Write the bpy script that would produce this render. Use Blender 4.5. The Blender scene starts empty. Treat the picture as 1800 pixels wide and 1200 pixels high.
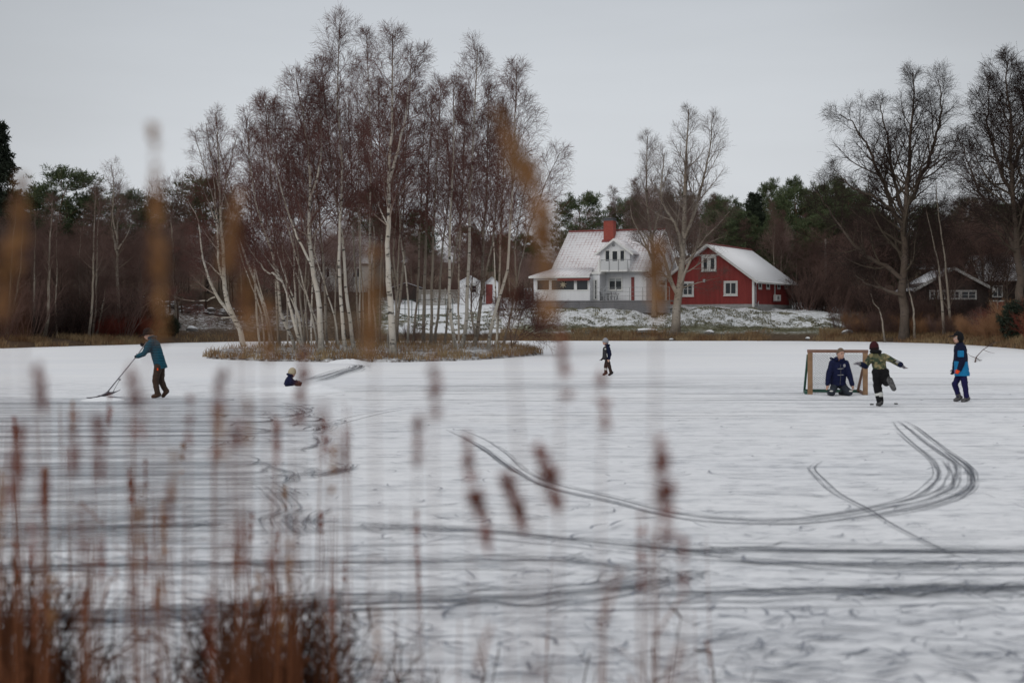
import bpy, math, random
import numpy as np
from mathutils import Vector, Matrix

SC = bpy.context.scene
COL = SC.collection
R = math.radians
rnd = random.Random(7)

# ------------------------------------------------------------------ camera
F = 2250.0          # focal length in photograph pixels (45 mm on 36 mm, 1800 px wide)
H = 2.0             # eye height above the ice
HY = 560.0          # row of the horizon
cam_d = bpy.data.cameras.new('camera')
cam = bpy.data.objects.new('camera', cam_d)
COL.objects.link(cam)
cam.location = (0, 0, H)
cam.rotation_euler = (R(90), 0, 0)
cam_d.sensor_width = 36.0
cam_d.lens = 45.0
cam_d.shift_y = -(600.0 - HY) / 1800.0
cam_d.clip_start = 0.05
cam_d.clip_end = 6000
cam_d.dof.use_dof = True
cam_d.dof.focus_distance = 62.0
cam_d.dof.aperture_fstop = 1.5
SC.camera = cam

# ------------------------------------------------------------------ overcast sky, soft sun, exposure
SUN_EL, SUN_ROT = 32.0, 215.0
w = bpy.data.worlds.new('World'); SC.world = w
w.use_nodes = True
nt = w.node_tree; nt.nodes.clear()
N = nt.nodes.new
sky = N('ShaderNodeTexSky'); sky.sky_type = 'NISHITA'; sky.sun_disc = False
sky.sun_elevation = R(SUN_EL); sky.sun_rotation = R(SUN_ROT); sky.dust_density = 3.0
hs = N('ShaderNodeHueSaturation'); hs.inputs['Saturation'].default_value = 0.12
tc = N('ShaderNodeTexCoord'); sp = N('ShaderNodeSeparateXYZ')
rp = N('ShaderNodeValToRGB')
RAMP = ((0.0, (.575, .60, .625)), (0.09, (.57, .595, .625)), (0.19, (.53, .56, .595)), (0.27, (.45, .48, .52)), (0.36, (.42, .45, .49)),
        (0.5, (.60, .62, .65)), (0.85, (.86, .88, .90)))
els = rp.color_ramp.elements
els[0].position = RAMP[0][0]; els[0].color = (*RAMP[0][1], 1)
els[1].position = RAMP[-1][0]; els[1].color = (*RAMP[-1][1], 1)
for pos, c in RAMP[1:-1]:
    e = els.new(pos); e.color = (*c, 1)
mp = N('ShaderNodeMapping'); mp.inputs['Scale'].default_value = (1.3, 1.3, 7.0)
nz = N('ShaderNodeTexNoise'); nz.inputs['Scale'].default_value = 1.6; nz.inputs['Detail'].default_value = 5
mr = N('ShaderNodeMapRange')
mr.inputs[1].default_value = .3; mr.inputs[2].default_value = .7; mr.inputs[3].default_value = 9.4; mr.inputs[4].default_value = 10.6
sc_ = N('ShaderNodeVectorMath'); sc_.operation = 'SCALE'
mx = N('ShaderNodeMix'); mx.data_type = 'RGBA'; mx.inputs[0].default_value = 0.88
bg = N('ShaderNodeBackground'); bg.inputs['Strength'].default_value = 0.1
wo = N('ShaderNodeOutputWorld')
L = nt.links.new
L(tc.outputs['Generated'], sp.inputs[0]); L(sp.outputs['Z'], rp.inputs[0])
L(tc.outputs['Generated'], mp.inputs[0]); L(mp.outputs[0], nz.inputs['Vector']); L(nz.outputs[0], mr.inputs[0])
# lens-like falloff graded into the sky colour, brightest beyond the island
dt_ = N('ShaderNodeVectorMath'); dt_.operation = 'DOT_PRODUCT'; dt_.inputs[1].default_value = (-.03, .995, .06)
ma = N('ShaderNodeMapRange'); ma.interpolation_type = 'SMOOTHSTEP'
for i_, q_ in enumerate((.89, .985, .80, 1.06)): ma.inputs[i_+1].default_value = q_
m2_ = N('ShaderNodeMath'); m2_.operation = 'MULTIPLY'
L(tc.outputs['Generated'], dt_.inputs[0]); L(dt_.outputs['Value'], ma.inputs[0]); L(ma.outputs[0], m2_.inputs[0]); L(mr.outputs[0], m2_.inputs[1])
L(rp.outputs[0], sc_.inputs[0]); L(m2_.outputs[0], sc_.inputs[3])
L(sky.outputs[0], hs.inputs['Color'])
L(hs.outputs[0], mx.inputs[6]); L(sc_.outputs[0], mx.inputs[7])
L(mx.outputs[2], bg.inputs['Color']); L(bg.outputs[0], wo.inputs['Surface'])

sun_d = bpy.data.lights.new('sun', 'SUN'); sun = bpy.data.objects.new('sun', sun_d); COL.objects.link(sun)
sun_d.energy = 0.7; sun_d.angle = R(50); sun_d.color = (1.0, .965, .92)
sun.rotation_euler = (R(90 - SUN_EL), 0, R(180 - SUN_ROT))
SC.view_settings.view_transform = 'Standard'; SC.view_settings.look = 'None'
SC.view_settings.exposure = 0.12; SC.view_settings.gamma = 1.0
SC.cycles.use_denoising = True
SC.cycles.max_bounces = 6; SC.cycles.diffuse_bounces = 3; SC.cycles.transparent_max_bounces = 24
SC.cycles.caustics_reflective = False; SC.cycles.caustics_refractive = False

# ------------------------------------------------------------------ helpers
def P(x, y, d):
    """point at distance d that the photograph shows at pixel x, y"""
    return np.array([(x - 900.0) / F * d, d, H - (y - HY) / F * d])

def G(x, y, z=0.0):
    d = (H - z) * F / (y - HY)
    return np.array([(x - 900.0) / F * d, d, z])

def tag(o, label=None, cat=None, group=None, kind=None):
    if label: o['label'] = label
    if cat: o['category'] = cat
    if group: o['group'] = group
    if kind: o['kind'] = kind
    return o

def empty(name, loc, rz=0.0):
    o = bpy.data.objects.new(name, None); COL.objects.link(o)
    o.empty_display_size = .1
    o.location = [float(v) for v in loc]; o.rotation_euler = (0, 0, rz)
    return o

def link(name, me, mat=None, parent=None, loc=None):
    o = bpy.data.objects.new(name, me); COL.objects.link(o)
    if mat is not None and len(me.materials) == 0: me.materials.append(mat)
    if parent is not None: o.parent = parent
    if loc is not None: o.location = [float(v) for v in loc]
    return o

def mesh_np(name, V, Q=None, T=None, smooth=True, attrs=None, uv=None):
    V = np.asarray(V, np.float32).reshape(-1, 3)
    Q = np.zeros((0, 4), np.int32) if Q is None else np.asarray(Q, np.int32).reshape(-1, 4)
    T = np.zeros((0, 3), np.int32) if T is None else np.asarray(T, np.int32).reshape(-1, 3)
    me = bpy.data.meshes.new(name)
    me.vertices.add(len(V)); me.vertices.foreach_set('co', V.ravel())
    li = np.concatenate([Q.ravel(), T.ravel()])
    me.loops.add(len(li)); me.loops.foreach_set('vertex_index', li)
    st = np.concatenate([np.arange(len(Q)) * 4, len(Q) * 4 + np.arange(len(T)) * 3]).astype(np.int32)
    me.polygons.add(len(st)); me.polygons.foreach_set('loop_start', st)
    if smooth: me.polygons.foreach_set('use_smooth', np.ones(len(st), bool))
    for k, a in (attrs or {}).items():
        at = me.attributes.new(k, 'FLOAT', 'POINT'); at.data.foreach_set('value', np.asarray(a, np.float32).ravel())
    if uv is not None:
        ul = me.uv_layers.new(name='UVMap'); ul.data.foreach_set('uv', np.asarray(uv, np.float32)[li].ravel())
    me.update(calc_edges=True)
    return me

class MB:
    """collects boxes, prisms, tubes and sheets for ONE mesh"""
    def __init__(s): s.v = []; s.f = []; s.uv = {}
    def add(s, vs, fs):
        b = len(s.v); s.v += [tuple(float(c) for c in v) for v in vs]; s.f += [tuple(b + i for i in f) for f in fs]; return s
    def box(s, x0, x1, y0, y1, z0, z1):
        return s.add([(x0,y0,z0),(x1,y0,z0),(x1,y1,z0),(x0,y1,z0),(x0,y0,z1),(x1,y0,z1),(x1,y1,z1),(x0,y1,z1)],
                     [(0,3,2,1),(4,5,6,7),(0,1,5,4),(1,2,6,5),(2,3,7,6),(3,0,4,7)])
    def hexa(s, pts):  # 8 points ordered like box
        return s.add(pts, [(0,3,2,1),(4,5,6,7),(0,1,5,4),(1,2,6,5),(2,3,7,6),(3,0,4,7)])
    def slab(s, quad, thick):
        """quad (4 points, counter-clockwise from outside) thickened inwards"""
        q = [np.array(p, float) for p in quad]
        n = np.cross(q[1] - q[0], q[3] - q[0]); n /= np.linalg.norm(n)
        return s.hexa([*(p - n * thick for p in q), *q])
    def prism(s, poly, y0, y1):
        """poly of (x, z) extruded along y"""
        n = len(poly)
        s.add([(x, y0, z) for x, z in poly] + [(x, y1, z) for x, z in poly],
              [tuple(range(n)), tuple(range(2*n-1, n-1, -1))] + [(i, i+n, (i+1) % n + n, (i+1) % n) for i in range(n)])
        return s
    def bar(s, a, b, wd, ht=None):
        """square bar from a to b"""
        a = np.array(a, float); b = np.array(b, float); t = b - a; t /= np.linalg.norm(t)
        up = np.array([0, 0, 1.0]) if abs(t[2]) < .9 else np.array([0, 1.0, 0])
        sx = np.cross(t, up); sx /= np.linalg.norm(sx); sy = np.cross(sx, t)
        hw = wd / 2; hh = (ht or wd) / 2
        c = [(-hw,-hh),(hw,-hh),(hw,hh),(-hw,hh)]
        vs = [a + sx*u + sy*v for u, v in c] + [b + sx*u + sy*v for u, v in c]
        return s.add(vs, [(0,3,2,1),(4,5,6,7),(0,1,5,4),(1,2,6,5),(2,3,7,6),(3,0,4,7)])
    def tube(s, pts, rad, n=8):
        pts = [np.array(p, float) for p in pts]; k = len(pts)
        rad = [rad]*k if np.isscalar(rad) else rad
        vs = []; fs = []
        ref = np.array([0.31, 0.17, 0.93])
        for i, p in enumerate(pts):
            t = pts[min(i+1, k-1)] - pts[max(i-1, 0)]; t /= np.linalg.norm(t) + 1e-9
            a = np.cross(t, ref)
            if np.linalg.norm(a) < .1: a = np.cross(t, np.array([1.0, 0, 0]))
            a /= np.linalg.norm(a); b = np.cross(t, a)
            vs += [p + rad[i]*(a*math.cos(2*math.pi*j/n) + b*math.sin(2*math.pi*j/n)) for j in range(n)]
        for i in range(k-1):
            fs += [(i*n+j, i*n+(j+1) % n, (i+1)*n+(j+1) % n, (i+1)*n+j) for j in range(n)]
        fs += [tuple(range(n-1, -1, -1)), tuple((k-1)*n+j for j in range(n))]
        return s.add(vs, fs)
    def ell(s, c, r, n=12, m=8, rot=None):
        c = np.array(c, float); r = np.array([r]*3 if np.isscalar(r) else r, float)
        vs = [(0,0,-1)]; fs = []
        for i in range(1, m):
            ph = -math.pi/2 + math.pi*i/m
            vs += [(math.cos(ph)*math.cos(2*math.pi*j/n), math.cos(ph)*math.sin(2*math.pi*j/n), math.sin(ph)) for j in range(n)]
        vs.append((0,0,1)); V = np.array(vs) * r
        if rot is not None: V = V @ np.array(rot).T
        V = V + c
        fs += [(0, 1+(j+1) % n, 1+j) for j in range(n)]
        for i in range(m-2):
            b = 1+i*n; fs += [(b+j, b+(j+1) % n, b+n+(j+1) % n, b+n+j) for j in range(n)]
        b = 1+(m-2)*n; fs += [(b+j, b+(j+1) % n, len(vs)-1) for j in range(n)]
        return s.add(V, fs)
    def mesh(s, name, smooth=False):
        me = bpy.data.meshes.new(name); me.from_pydata(s.v, [], s.f)
        if smooth: me.polygons.foreach_set('use_smooth', np.ones(len(s.f), bool))
        me.update(); return me
    def build(s, name, mat, parent=None, smooth=False, loc=None, bevel=0.0):
        o = link(name, s.mesh(name, smooth), mat, parent, loc)
        if bevel:
            b = o.modifiers.new('bevel', 'BEVEL'); b.width = bevel; b.segments = 2; b.limit_method = 'ANGLE'
        return o

def copy_thing(o, loc, rz, scale, parts=True):
    c = o.copy(); COL.objects.link(c)
    c.location = [float(v) for v in loc]; c.rotation_euler = (o.rotation_euler[0], o.rotation_euler[1], rz)
    c.scale = (scale if not np.isscalar(scale) else (scale,)*3)
    for ch in list(o.children):
        d = ch.copy(); COL.objects.link(d); d.parent = c
        for g in list(ch.children):
            e = g.copy(); COL.objects.link(e); e.parent = d
    return c

# ---- value noise (numpy) for shapes
def vnoise(x, y, seed=0):
    x = np.asarray(x, float); y = np.asarray(y, float)
    xi = np.floor(x).astype(np.int64); yi = np.floor(y).astype(np.int64); fx = x - xi; fy = y - yi
    def h(a, b):
        n = (a * 374761393 + b * 668265263 + seed * 974711) & 0x7fffffff
        n = ((n ^ (n >> 13)) * 1274126177) & 0x7fffffff
        return ((n ^ (n >> 16)) & 0xffff) / 65535.0
    u = fx*fx*(3-2*fx); v = fy*fy*(3-2*fy)
    return (h(xi,yi)*(1-u)+h(xi+1,yi)*u)*(1-v)+(h(xi,yi+1)*(1-u)+h(xi+1,yi+1)*u)*v
def fbm(x, y, seed=0, o=4):
    s = 0; a = .5
    for k in range(o):
        s = s + a*vnoise(np.asarray(x)*2**k, np.asarray(y)*2**k, seed+k*13); a *= .5
    return s
def sstep(a, b, x):
    t = np.clip((np.asarray(x, float)-a)/(b-a), 0, 1); return t*t*(3-2*t)

# ---- materials
def new_mat(name):
    m = bpy.data.materials.new(name); m.use_nodes = True
    t = m.node_tree; b = t.nodes['Principled BSDF']
    return m, t, b

class NT:
    """tiny node-graph helper"""
    def __init__(s, t): s.t = t
    def n(s, typ, **kw):
        nd = s.t.nodes.new(typ)
        for k, v in kw.items(): setattr(nd, k, v)
        return nd
    def l(s, a, b): s.t.links.new(a, b)
    def coord(s, out='Object', scale=(1,1,1), rot=(0,0,0)):
        c = s.n('ShaderNodeTexCoord'); m = s.n('ShaderNodeMapping')
        m.inputs['Scale'].default_value = scale; m.inputs['Rotation'].default_value = rot
        s.l(c.outputs[out], m.inputs[0]); return m.outputs[0]
    def noise(s, vec, scale=1, detail=4, rough=.55):
        n = s.n('ShaderNodeTexNoise'); n.inputs['Scale'].default_value = scale; n.inputs['Detail'].default_value = detail
        n.inputs['Roughness'].default_value = rough
        if vec is not None: s.l(vec, n.inputs['Vector'])
        return n.outputs[0]
    def rng(s, v, a, b, c=0.0, d=1.0, smooth=False):
        m = s.n('ShaderNodeMapRange'); m.interpolation_type = 'SMOOTHSTEP' if smooth else 'LINEAR'
        s.l(v, m.inputs[0])
        for i, q in enumerate((a, b, c, d)): m.inputs[i+1].default_value = q
        return m.outputs[0]
    def math(s, op, a, b=None):
        m = s.n('ShaderNodeMath'); m.operation = op
        for i, q in enumerate((a, b)):
            if q is None: continue
            if hasattr(q, 'is_output'): s.l(q, m.inputs[i])
            else: m.inputs[i].default_value = q
        return m.outputs[0]
    def mix(s, f, a, b):
        m = s.n('ShaderNodeMix'); m.data_type = 'RGBA'
        for i, q in ((0, f), (6, a), (7, b)):
            if hasattr(q, 'is_output'): s.l(q, m.inputs[i])
            elif i == 0: m.inputs[0].default_value = q
            else: m.inputs[i].default_value = (*q, 1) if len(q) == 3 else q
        return m.outputs[2]
    def attr(s, name):
        a = s.n('ShaderNodeAttribute'); a.attribute_name = name; return a.outputs['Fac']
    def bump(s, b, h, strength=.3, dist=.02):
        n = s.n('ShaderNodeBump'); n.inputs['Strength'].default_value = strength; n.inputs['Distance'].default_value = dist
        s.l(h, n.inputs['Height']); s.l(n.outputs[0], b.inputs['Normal'])

def simple(name, c, rough=.7, var=.25, scale=6.0, metal=0.0, c2=None, spec=None, bump=0.0):
    m, t, b = new_mat(name); g = NT(t)
    v = g.coord('Object'); n = g.noise(v, scale, 5)
    c2 = c2 or tuple(q*(1-var) for q in c); c1 = tuple(min(1, q*(1+var*.5)) for q in c)
    g.l(g.mix(g.rng(n, .3, .7), c2, c1), b.inputs['Base Color'])
    b.inputs['Roughness'].default_value = rough; b.inputs['Metallic'].default_value = metal
    if spec is not None: b.inputs['Specular IOR Level'].default_value = spec
    if bump: g.bump(b, n, bump)
    return m
# ------------------------------------------------------------------ terrain
SHX = np.array([-2500,-900,-400, 0, 200, 330, 420, 600, 900, 1000, 1300, 1500, 1650, 1750, 1850, 2100, 2600, 4300], float)
SHY = np.array([  14,  40,  66,86.5, 97,107, 112, 114, 115.5, 115.5, 115.5, 112, 104, 91, 76, 52, 34, 14], float)
PCOL = np.array([-2500, 0, 250, 420, 640, 800, 905, 1000, 1300, 1440, 1560, 1800, 4300], float)
PS = np.array([-30, -3, 0, 1.0, 3, 6, 9, 13.5, 20, 30, 60, 110, 200, 400, 900], float)
PZ = np.array([
 [-1,-.5,-.02,.3,.5,.8,1.0,1.3,1.8,2.6,5,9,15,17,18],
 [-1,-.5,-.02,.3,.5,.8,1.0,1.3,1.8,2.6,5,9,15,17,18],
 [-1,-.5,-.02,.3,.45,.8,1.2,1.9,2.7,3.6,6,10,15,17,18],
 [-1,-.5,-.02,.3,.5,.9,1.4,2.0,2.6,3.4,6,10,16,18,19],
 [-1,-.5,-.02,.25,.5,1.0,1.6,2.2,2.9,3.7,6,10,16,18,19],
 [-1,-.5,-.02,.25,.5,.9,1.4,2.2,3.1,3.9,6,10,16,18,19],
 [-1,-.5,-.02,.25,.5,.9,1.35,2.7,3.2,3.6,5,9,16,18,19],
 [-1,-.5,-.02,.25,.5,.95,1.3,2.95,3.2,3.4,5,9,16,18,19],
 [-1,-.5,-.02,.25,.5,.95,1.3,2.95,3.2,3.4,5,10,18,20,20],
 [-1,-.5,-.02,.25,.5,.9,1.2,1.9,2.6,3.2,5,10,18,20,20],
 [-1,-.5,-.02,.25,.5,.7,.9,1.2,1.7,2.2,4,8,14,16,18],
 [-1,-.5,-.02,.3,.5,.7,.9,1.2,1.7,2.4,4,8,13,15,16],
 [-1,-.5,-.02,.3,.5,.7,.9,1.2,1.7,2.4,4,8,13,15,16]], float)

ISL = [G(350, 630), G(450, 635), G(560, 636.5), G(700, 637), G(820, 634), G(900, 629), G(962, 623)]
def island(X, Y):
    """height of the birch island in the middle of the pond"""
    cx, cy, ax, ay = -6.7, 73.5, 9.6, 13.0
    # front edge follows the photograph, back edge is an ellipse
    fx = np.array([p[0] for p in ISL]); fy = np.array([p[1] for p in ISL])
    front = np.interp(X, fx, fy, left=200, right=200)
    a0, a1 = fx[0], fx[-1]
    u = np.clip((X-(a0+a1)/2)/((a1-a0)/2), -1, 1)
    back = 66 + 24*np.sqrt(np.clip(1-u*u, 0, 1))
    e = np.minimum(Y-front, back-Y)
    e = e + (vnoise(X*1.3, Y*1.3, 5)-.5)*.7
    return np.where(np.abs(u) >= 1, -1, np.clip(e, -1, 12))

def terrain(X, Y, rough=True):
    X = np.asarray(X, float); Y = np.asarray(Y, float)
    Ys = np.maximum(Y, 1.0)
    px = np.clip(900+F*X/Ys, -2500, 4300)
    sh = np.interp(px, SHX, SHY)
    s = Y - sh + (fbm(X*.35, Y*.35, 3, 3)-.45)*2.4
    z = np.zeros_like(s)
    ci = np.clip(np.searchsorted(PCOL, px, side='right')-1, 0, len(PCOL)-2)
    f = (px-PCOL[ci])/(PCOL[ci+1]-PCOL[ci])
    zz = np.stack([np.interp(s, PS, row) for row in PZ])
    idx = np.indices(s.shape) if s.ndim else ()
    if s.ndim:
        z0 = np.take_along_axis(zz, ci[None], 0)[0]; z1 = np.take_along_axis(zz, ci[None]+1, 0)[0]
    else:
        z0, z1 = zz[ci], zz[ci+1]
    z = z0*(1-f)+z1*f
    if rough: z = z + np.where(s > .3, (fbm(X*.5, Y*.5, 9, 4)-.47)*np.clip(s*.05, 0, .9), 0)
    isl = island(X, Y)
    zi = np.where(isl > 0, .10+.30*sstep(0, 4, isl)+(fbm(X*.9, Y*.9, 21, 3)-.45)*.12, -.5+isl*.3)
    z = np.where(s < 0, np.maximum(z, zi), z)
    # the bank the photographer stands on
    near = sstep(6.6, 3.0, Y+ (vnoise(X*.8, Y*.8, 31)-.5)*1.2)
    z = np.where(Y < 9, np.maximum(z, -.5+.72*near), z)
    return z

def hz(x, y): return float(terrain(np.array([x]), np.array([y]))[0])

def hit(px, py, d0=40.0, d1=240.0):
    """where the line of sight through a pixel of the photograph meets the ground"""
    d = np.linspace(d0, d1, 2400)
    X = (px-900)/F*d; Z = H-(py-HY)/F*d
    g = np.maximum(terrain(X, d), 0.0)
    k = np.argmax(g >= Z) if np.any(g >= Z) else len(d)-1
    return np.array([X[k], d[k], g[k]])

def grid_axis(parts):
    a = []
    for lo, hi, st in parts: a += list(np.arange(lo, hi, st))
    return np.array(a + [parts[-1][1]])
gx = grid_axis([(-1600,-300,100),(-300,-100,20),(-100,-50,3),(-50,52,.55),(52,100,3),(100,300,20),(300,1600,100)])
gy = grid_axis([(-300,-20,40),(-20,0,2),(0,12,.5),(12,56,2),(56,140,.5),(140,240,2),(240,400,16),(400,2600,200)])
XX, YY = np.meshgrid(gx, gy)
ZZ = terrain(XX, YY)
nx, ny = len(gx), len(gy)
ii = np.arange(nx*ny).reshape(ny, nx)
Qd = np.stack([ii[:-1,:-1], ii[:-1,1:], ii[1:,1:], ii[1:,:-1]], -1).reshape(-1, 4)
pxm = np.clip(900+F*XX/np.maximum(YY, 1), -2500, 4300)
sm = YY-np.interp(pxm, SHX, SHY)
# how much snow lies: open lawns and the house bank hold it, under the trees little
lawn = sstep(640, 700, pxm)*sstep(1560, 1440, pxm)*sstep(2.5, 6, sm)*sstep(60, 36, sm)
snow = .30 + .27*lawn
snow = snow - .16*lawn*sstep(4, 6.0, sm)*sstep(10.0, 8.0, sm)*sstep(880, 930, pxm)     # the trodden green strip below the bank
snow = snow + .20*sstep(690, 720, pxm)*sstep(900, 870, pxm)*lawn
leftbank = sstep(220, 300, pxm)*sstep(640, 520, pxm)*sstep(3, 8, sm)*sstep(34, 22, sm)
snow = snow + .16*leftbank
snow = np.where(sm < 1.5, snow-.02, snow)
snow = np.where(YY < 20, .62, snow)
snow = np.where((sm < -2) & (YY > 30), .50, snow)
green = lawn*.9*np.where(sm > 2, 1, .3)

g_mat, t, b = new_mat('snowy_ground'); g = NT(t)
v = g.coord('Object')
n1 = g.noise(v, .7, 6, .65); n2 = g.noise(v, 3.2, 5, .8); n3 = g.noise(v, .16, 3)
mask = g.math('ADD', g.math('MULTIPLY', n1, .25), g.math('MULTIPLY', n2, .75))
thr = g.math('SUBTRACT', 1.0, g.attr('snow'))
dlt = g.math('SUBTRACT', mask, thr)
sn = g.rng(dlt, -.09, .13, 0, 1, True)
grass = g.mix(g.rng(n2, .3, .7), (.075, .080, .045), (.20, .195, .125))
brown = g.mix(g.rng(n2, .3, .7), (.040, .026, .018), (.13, .088, .055))
base = g.mix(g.attr('green'), brown, grass)
g.l(g.mix(sn, base, (.70, .715, .74)), b.inputs['Base Color'])
b.inputs['Roughness'].default_value = .95; b.inputs['Specular IOR Level'].default_value = .15
g.bump(b, mask, .8, .15)
ground = link('ground', mesh_np('ground', np.stack([XX, YY, ZZ], -1), Qd, attrs={'snow': snow, 'green': green}), g_mat)
tag(ground, 'snow dusted banks, lawn and woodland floor round the frozen pond', kind='structure')

# ------------------------------------------------------------------ the frozen pond
i_mat, t, b = new_mat('snow_on_ice'); g = NT(t)
c = g.n('ShaderNodeTexCoord').outputs['Object']
sx = g.n('ShaderNodeSeparateXYZ'); g.l(c, sx.inputs[0])
vs = g.coord('Object', (.10, 2.6, 1), (0, 0, R(-1.5)))
vs2 = g.coord('Object', (.22, 7.0, 1), (0, 0, R(1.2)))
vd = g.coord('Object', (.7, 1.5, 1))
st = g.noise(vs, 1.0, 6, .62); st2 = g.noise(vs2, 1.0, 5, .65); fine = g.noise(vd, 9, 5, .7); big = g.noise(vd, .11, 3); mid = g.noise(vd, 1.6, 6, .6)
# scraped field on the left: past the snow pusher, from 13 m to 33 m out
side = g.rng(g.math('ADD', sx.outputs['X'], g.math('MULTIPLY', sx.outputs['Y'], .165)), 1.2, -1.6, 0, 1, True)
far = g.math('MULTIPLY', g.rng(sx.outputs['Y'], 33.2, 31.6, 0, 1, True), g.rng(sx.outputs['Y'], 10.2, 12.5, 0, 1, True))
scr = g.math('MULTIPLY', side, far)
scr = g.math('MULTIPLY', scr, g.rng(big, .30, .62, .55, 1.0))
lines = g.rng(g.math('ADD', g.math('MULTIPLY', st, .6), g.math('MULTIPLY', st2, .4)), .42, .60, 0, 1, True)
scraped = g.math('MULTIPLY', scr, g.math('ADD', g.math('MULTIPLY', lines, .70), .17))
# the rest: skated thin, faint stretched streaks
play = g.rng(sx.outputs['Y'], 49, 36, 0, 1, True)
faint = g.math('MULTIPLY', g.rng(st2, .48, .70, 0, .36, True), play)
spots = g.math('MULTIPLY', g.rng(mid, .48, .70, 0, .36, True), play)
grain = g.noise(g.coord('Object', (1.6, 2.6, 1)), 2.0, 6, .8)
tramp = g.math('MULTIPLY', g.math('MULTIPLY', g.rng(grain, .47, .66, 0, .42, True), g.rng(big, .34, .6, .45, 1.0)), g.rng(sx.outputs['Y'], 44, 36, 0, 1, True))
ice = g.math('MINIMUM', g.math('ADD', g.math('ADD', g.math('ADD', scraped, faint), spots), tramp), .8)
ice = g.math('MULTIPLY', ice, g.rng(fine, .25, .6, .55, 1.0))
snowc = g.mix(g.rng(fine, .3, .7), (.785, .79, .812), (.865, .866, .878))
snowc = g.mix(g.math('MULTIPLY', g.rng(big, .35, .65), .5), snowc, (.74, .755, .795))
g.l(g.mix(ice, snowc, (.22, .24, .275)), b.inputs['Base Color'])
g.l(g.rng(ice, 0, .8, .9, .45), b.inputs['Roughness'])
b.inputs['Specular IOR Level'].default_value = .25
g.bump(b, g.math('ADD', fine, g.math('MULTIPLY', mid, .8)), .35, .02)
ix = np.linspace(-90, 90, 61); iy = np.concatenate([np.linspace(-6, 20, 14), np.linspace(22, 124, 52)])
IX, IY = np.meshgrid(ix, iy); k = np.arange(IX.size).reshape(IX.shape)
iq = np.stack([k[:-1,:-1], k[:-1,1:], k[1:,1:], k[1:,:-1]], -1).reshape(-1, 4)
icem = link('frozen_pond', mesh_np('frozen_pond', np.stack([IX, IY, IX*0], -1), iq), i_mat)
tag(icem, 'snow covered ice of the pond, skated and scraped', kind='structure')

# ------------------------------------------------------------------ scraped stripes and skating marks: thin sheets of bared ice on the snow
def catmull(pts, n):
    pts = np.asarray(pts, float)
    if len(pts) == 2:
        t = np.linspace(0, 1, n)[:, None]; return pts[0]*(1-t)+pts[1]*t
    p = np.vstack([2*pts[0]-pts[1], pts, 2*pts[-1]-pts[-2]])
    m = len(pts)-1; out = []
    for u in np.linspace(0, m, n):
        i = min(int(u), m-1); f = u-i; a, b_, c_, d_ = p[i:i+4]
        out.append(.5*((2*b_)+(-a+c_)*f+(2*a-5*b_+4*c_-d_)*f*f+(-a+3*b_-3*c_+d_)*f**3))
    return np.array(out)

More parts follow.
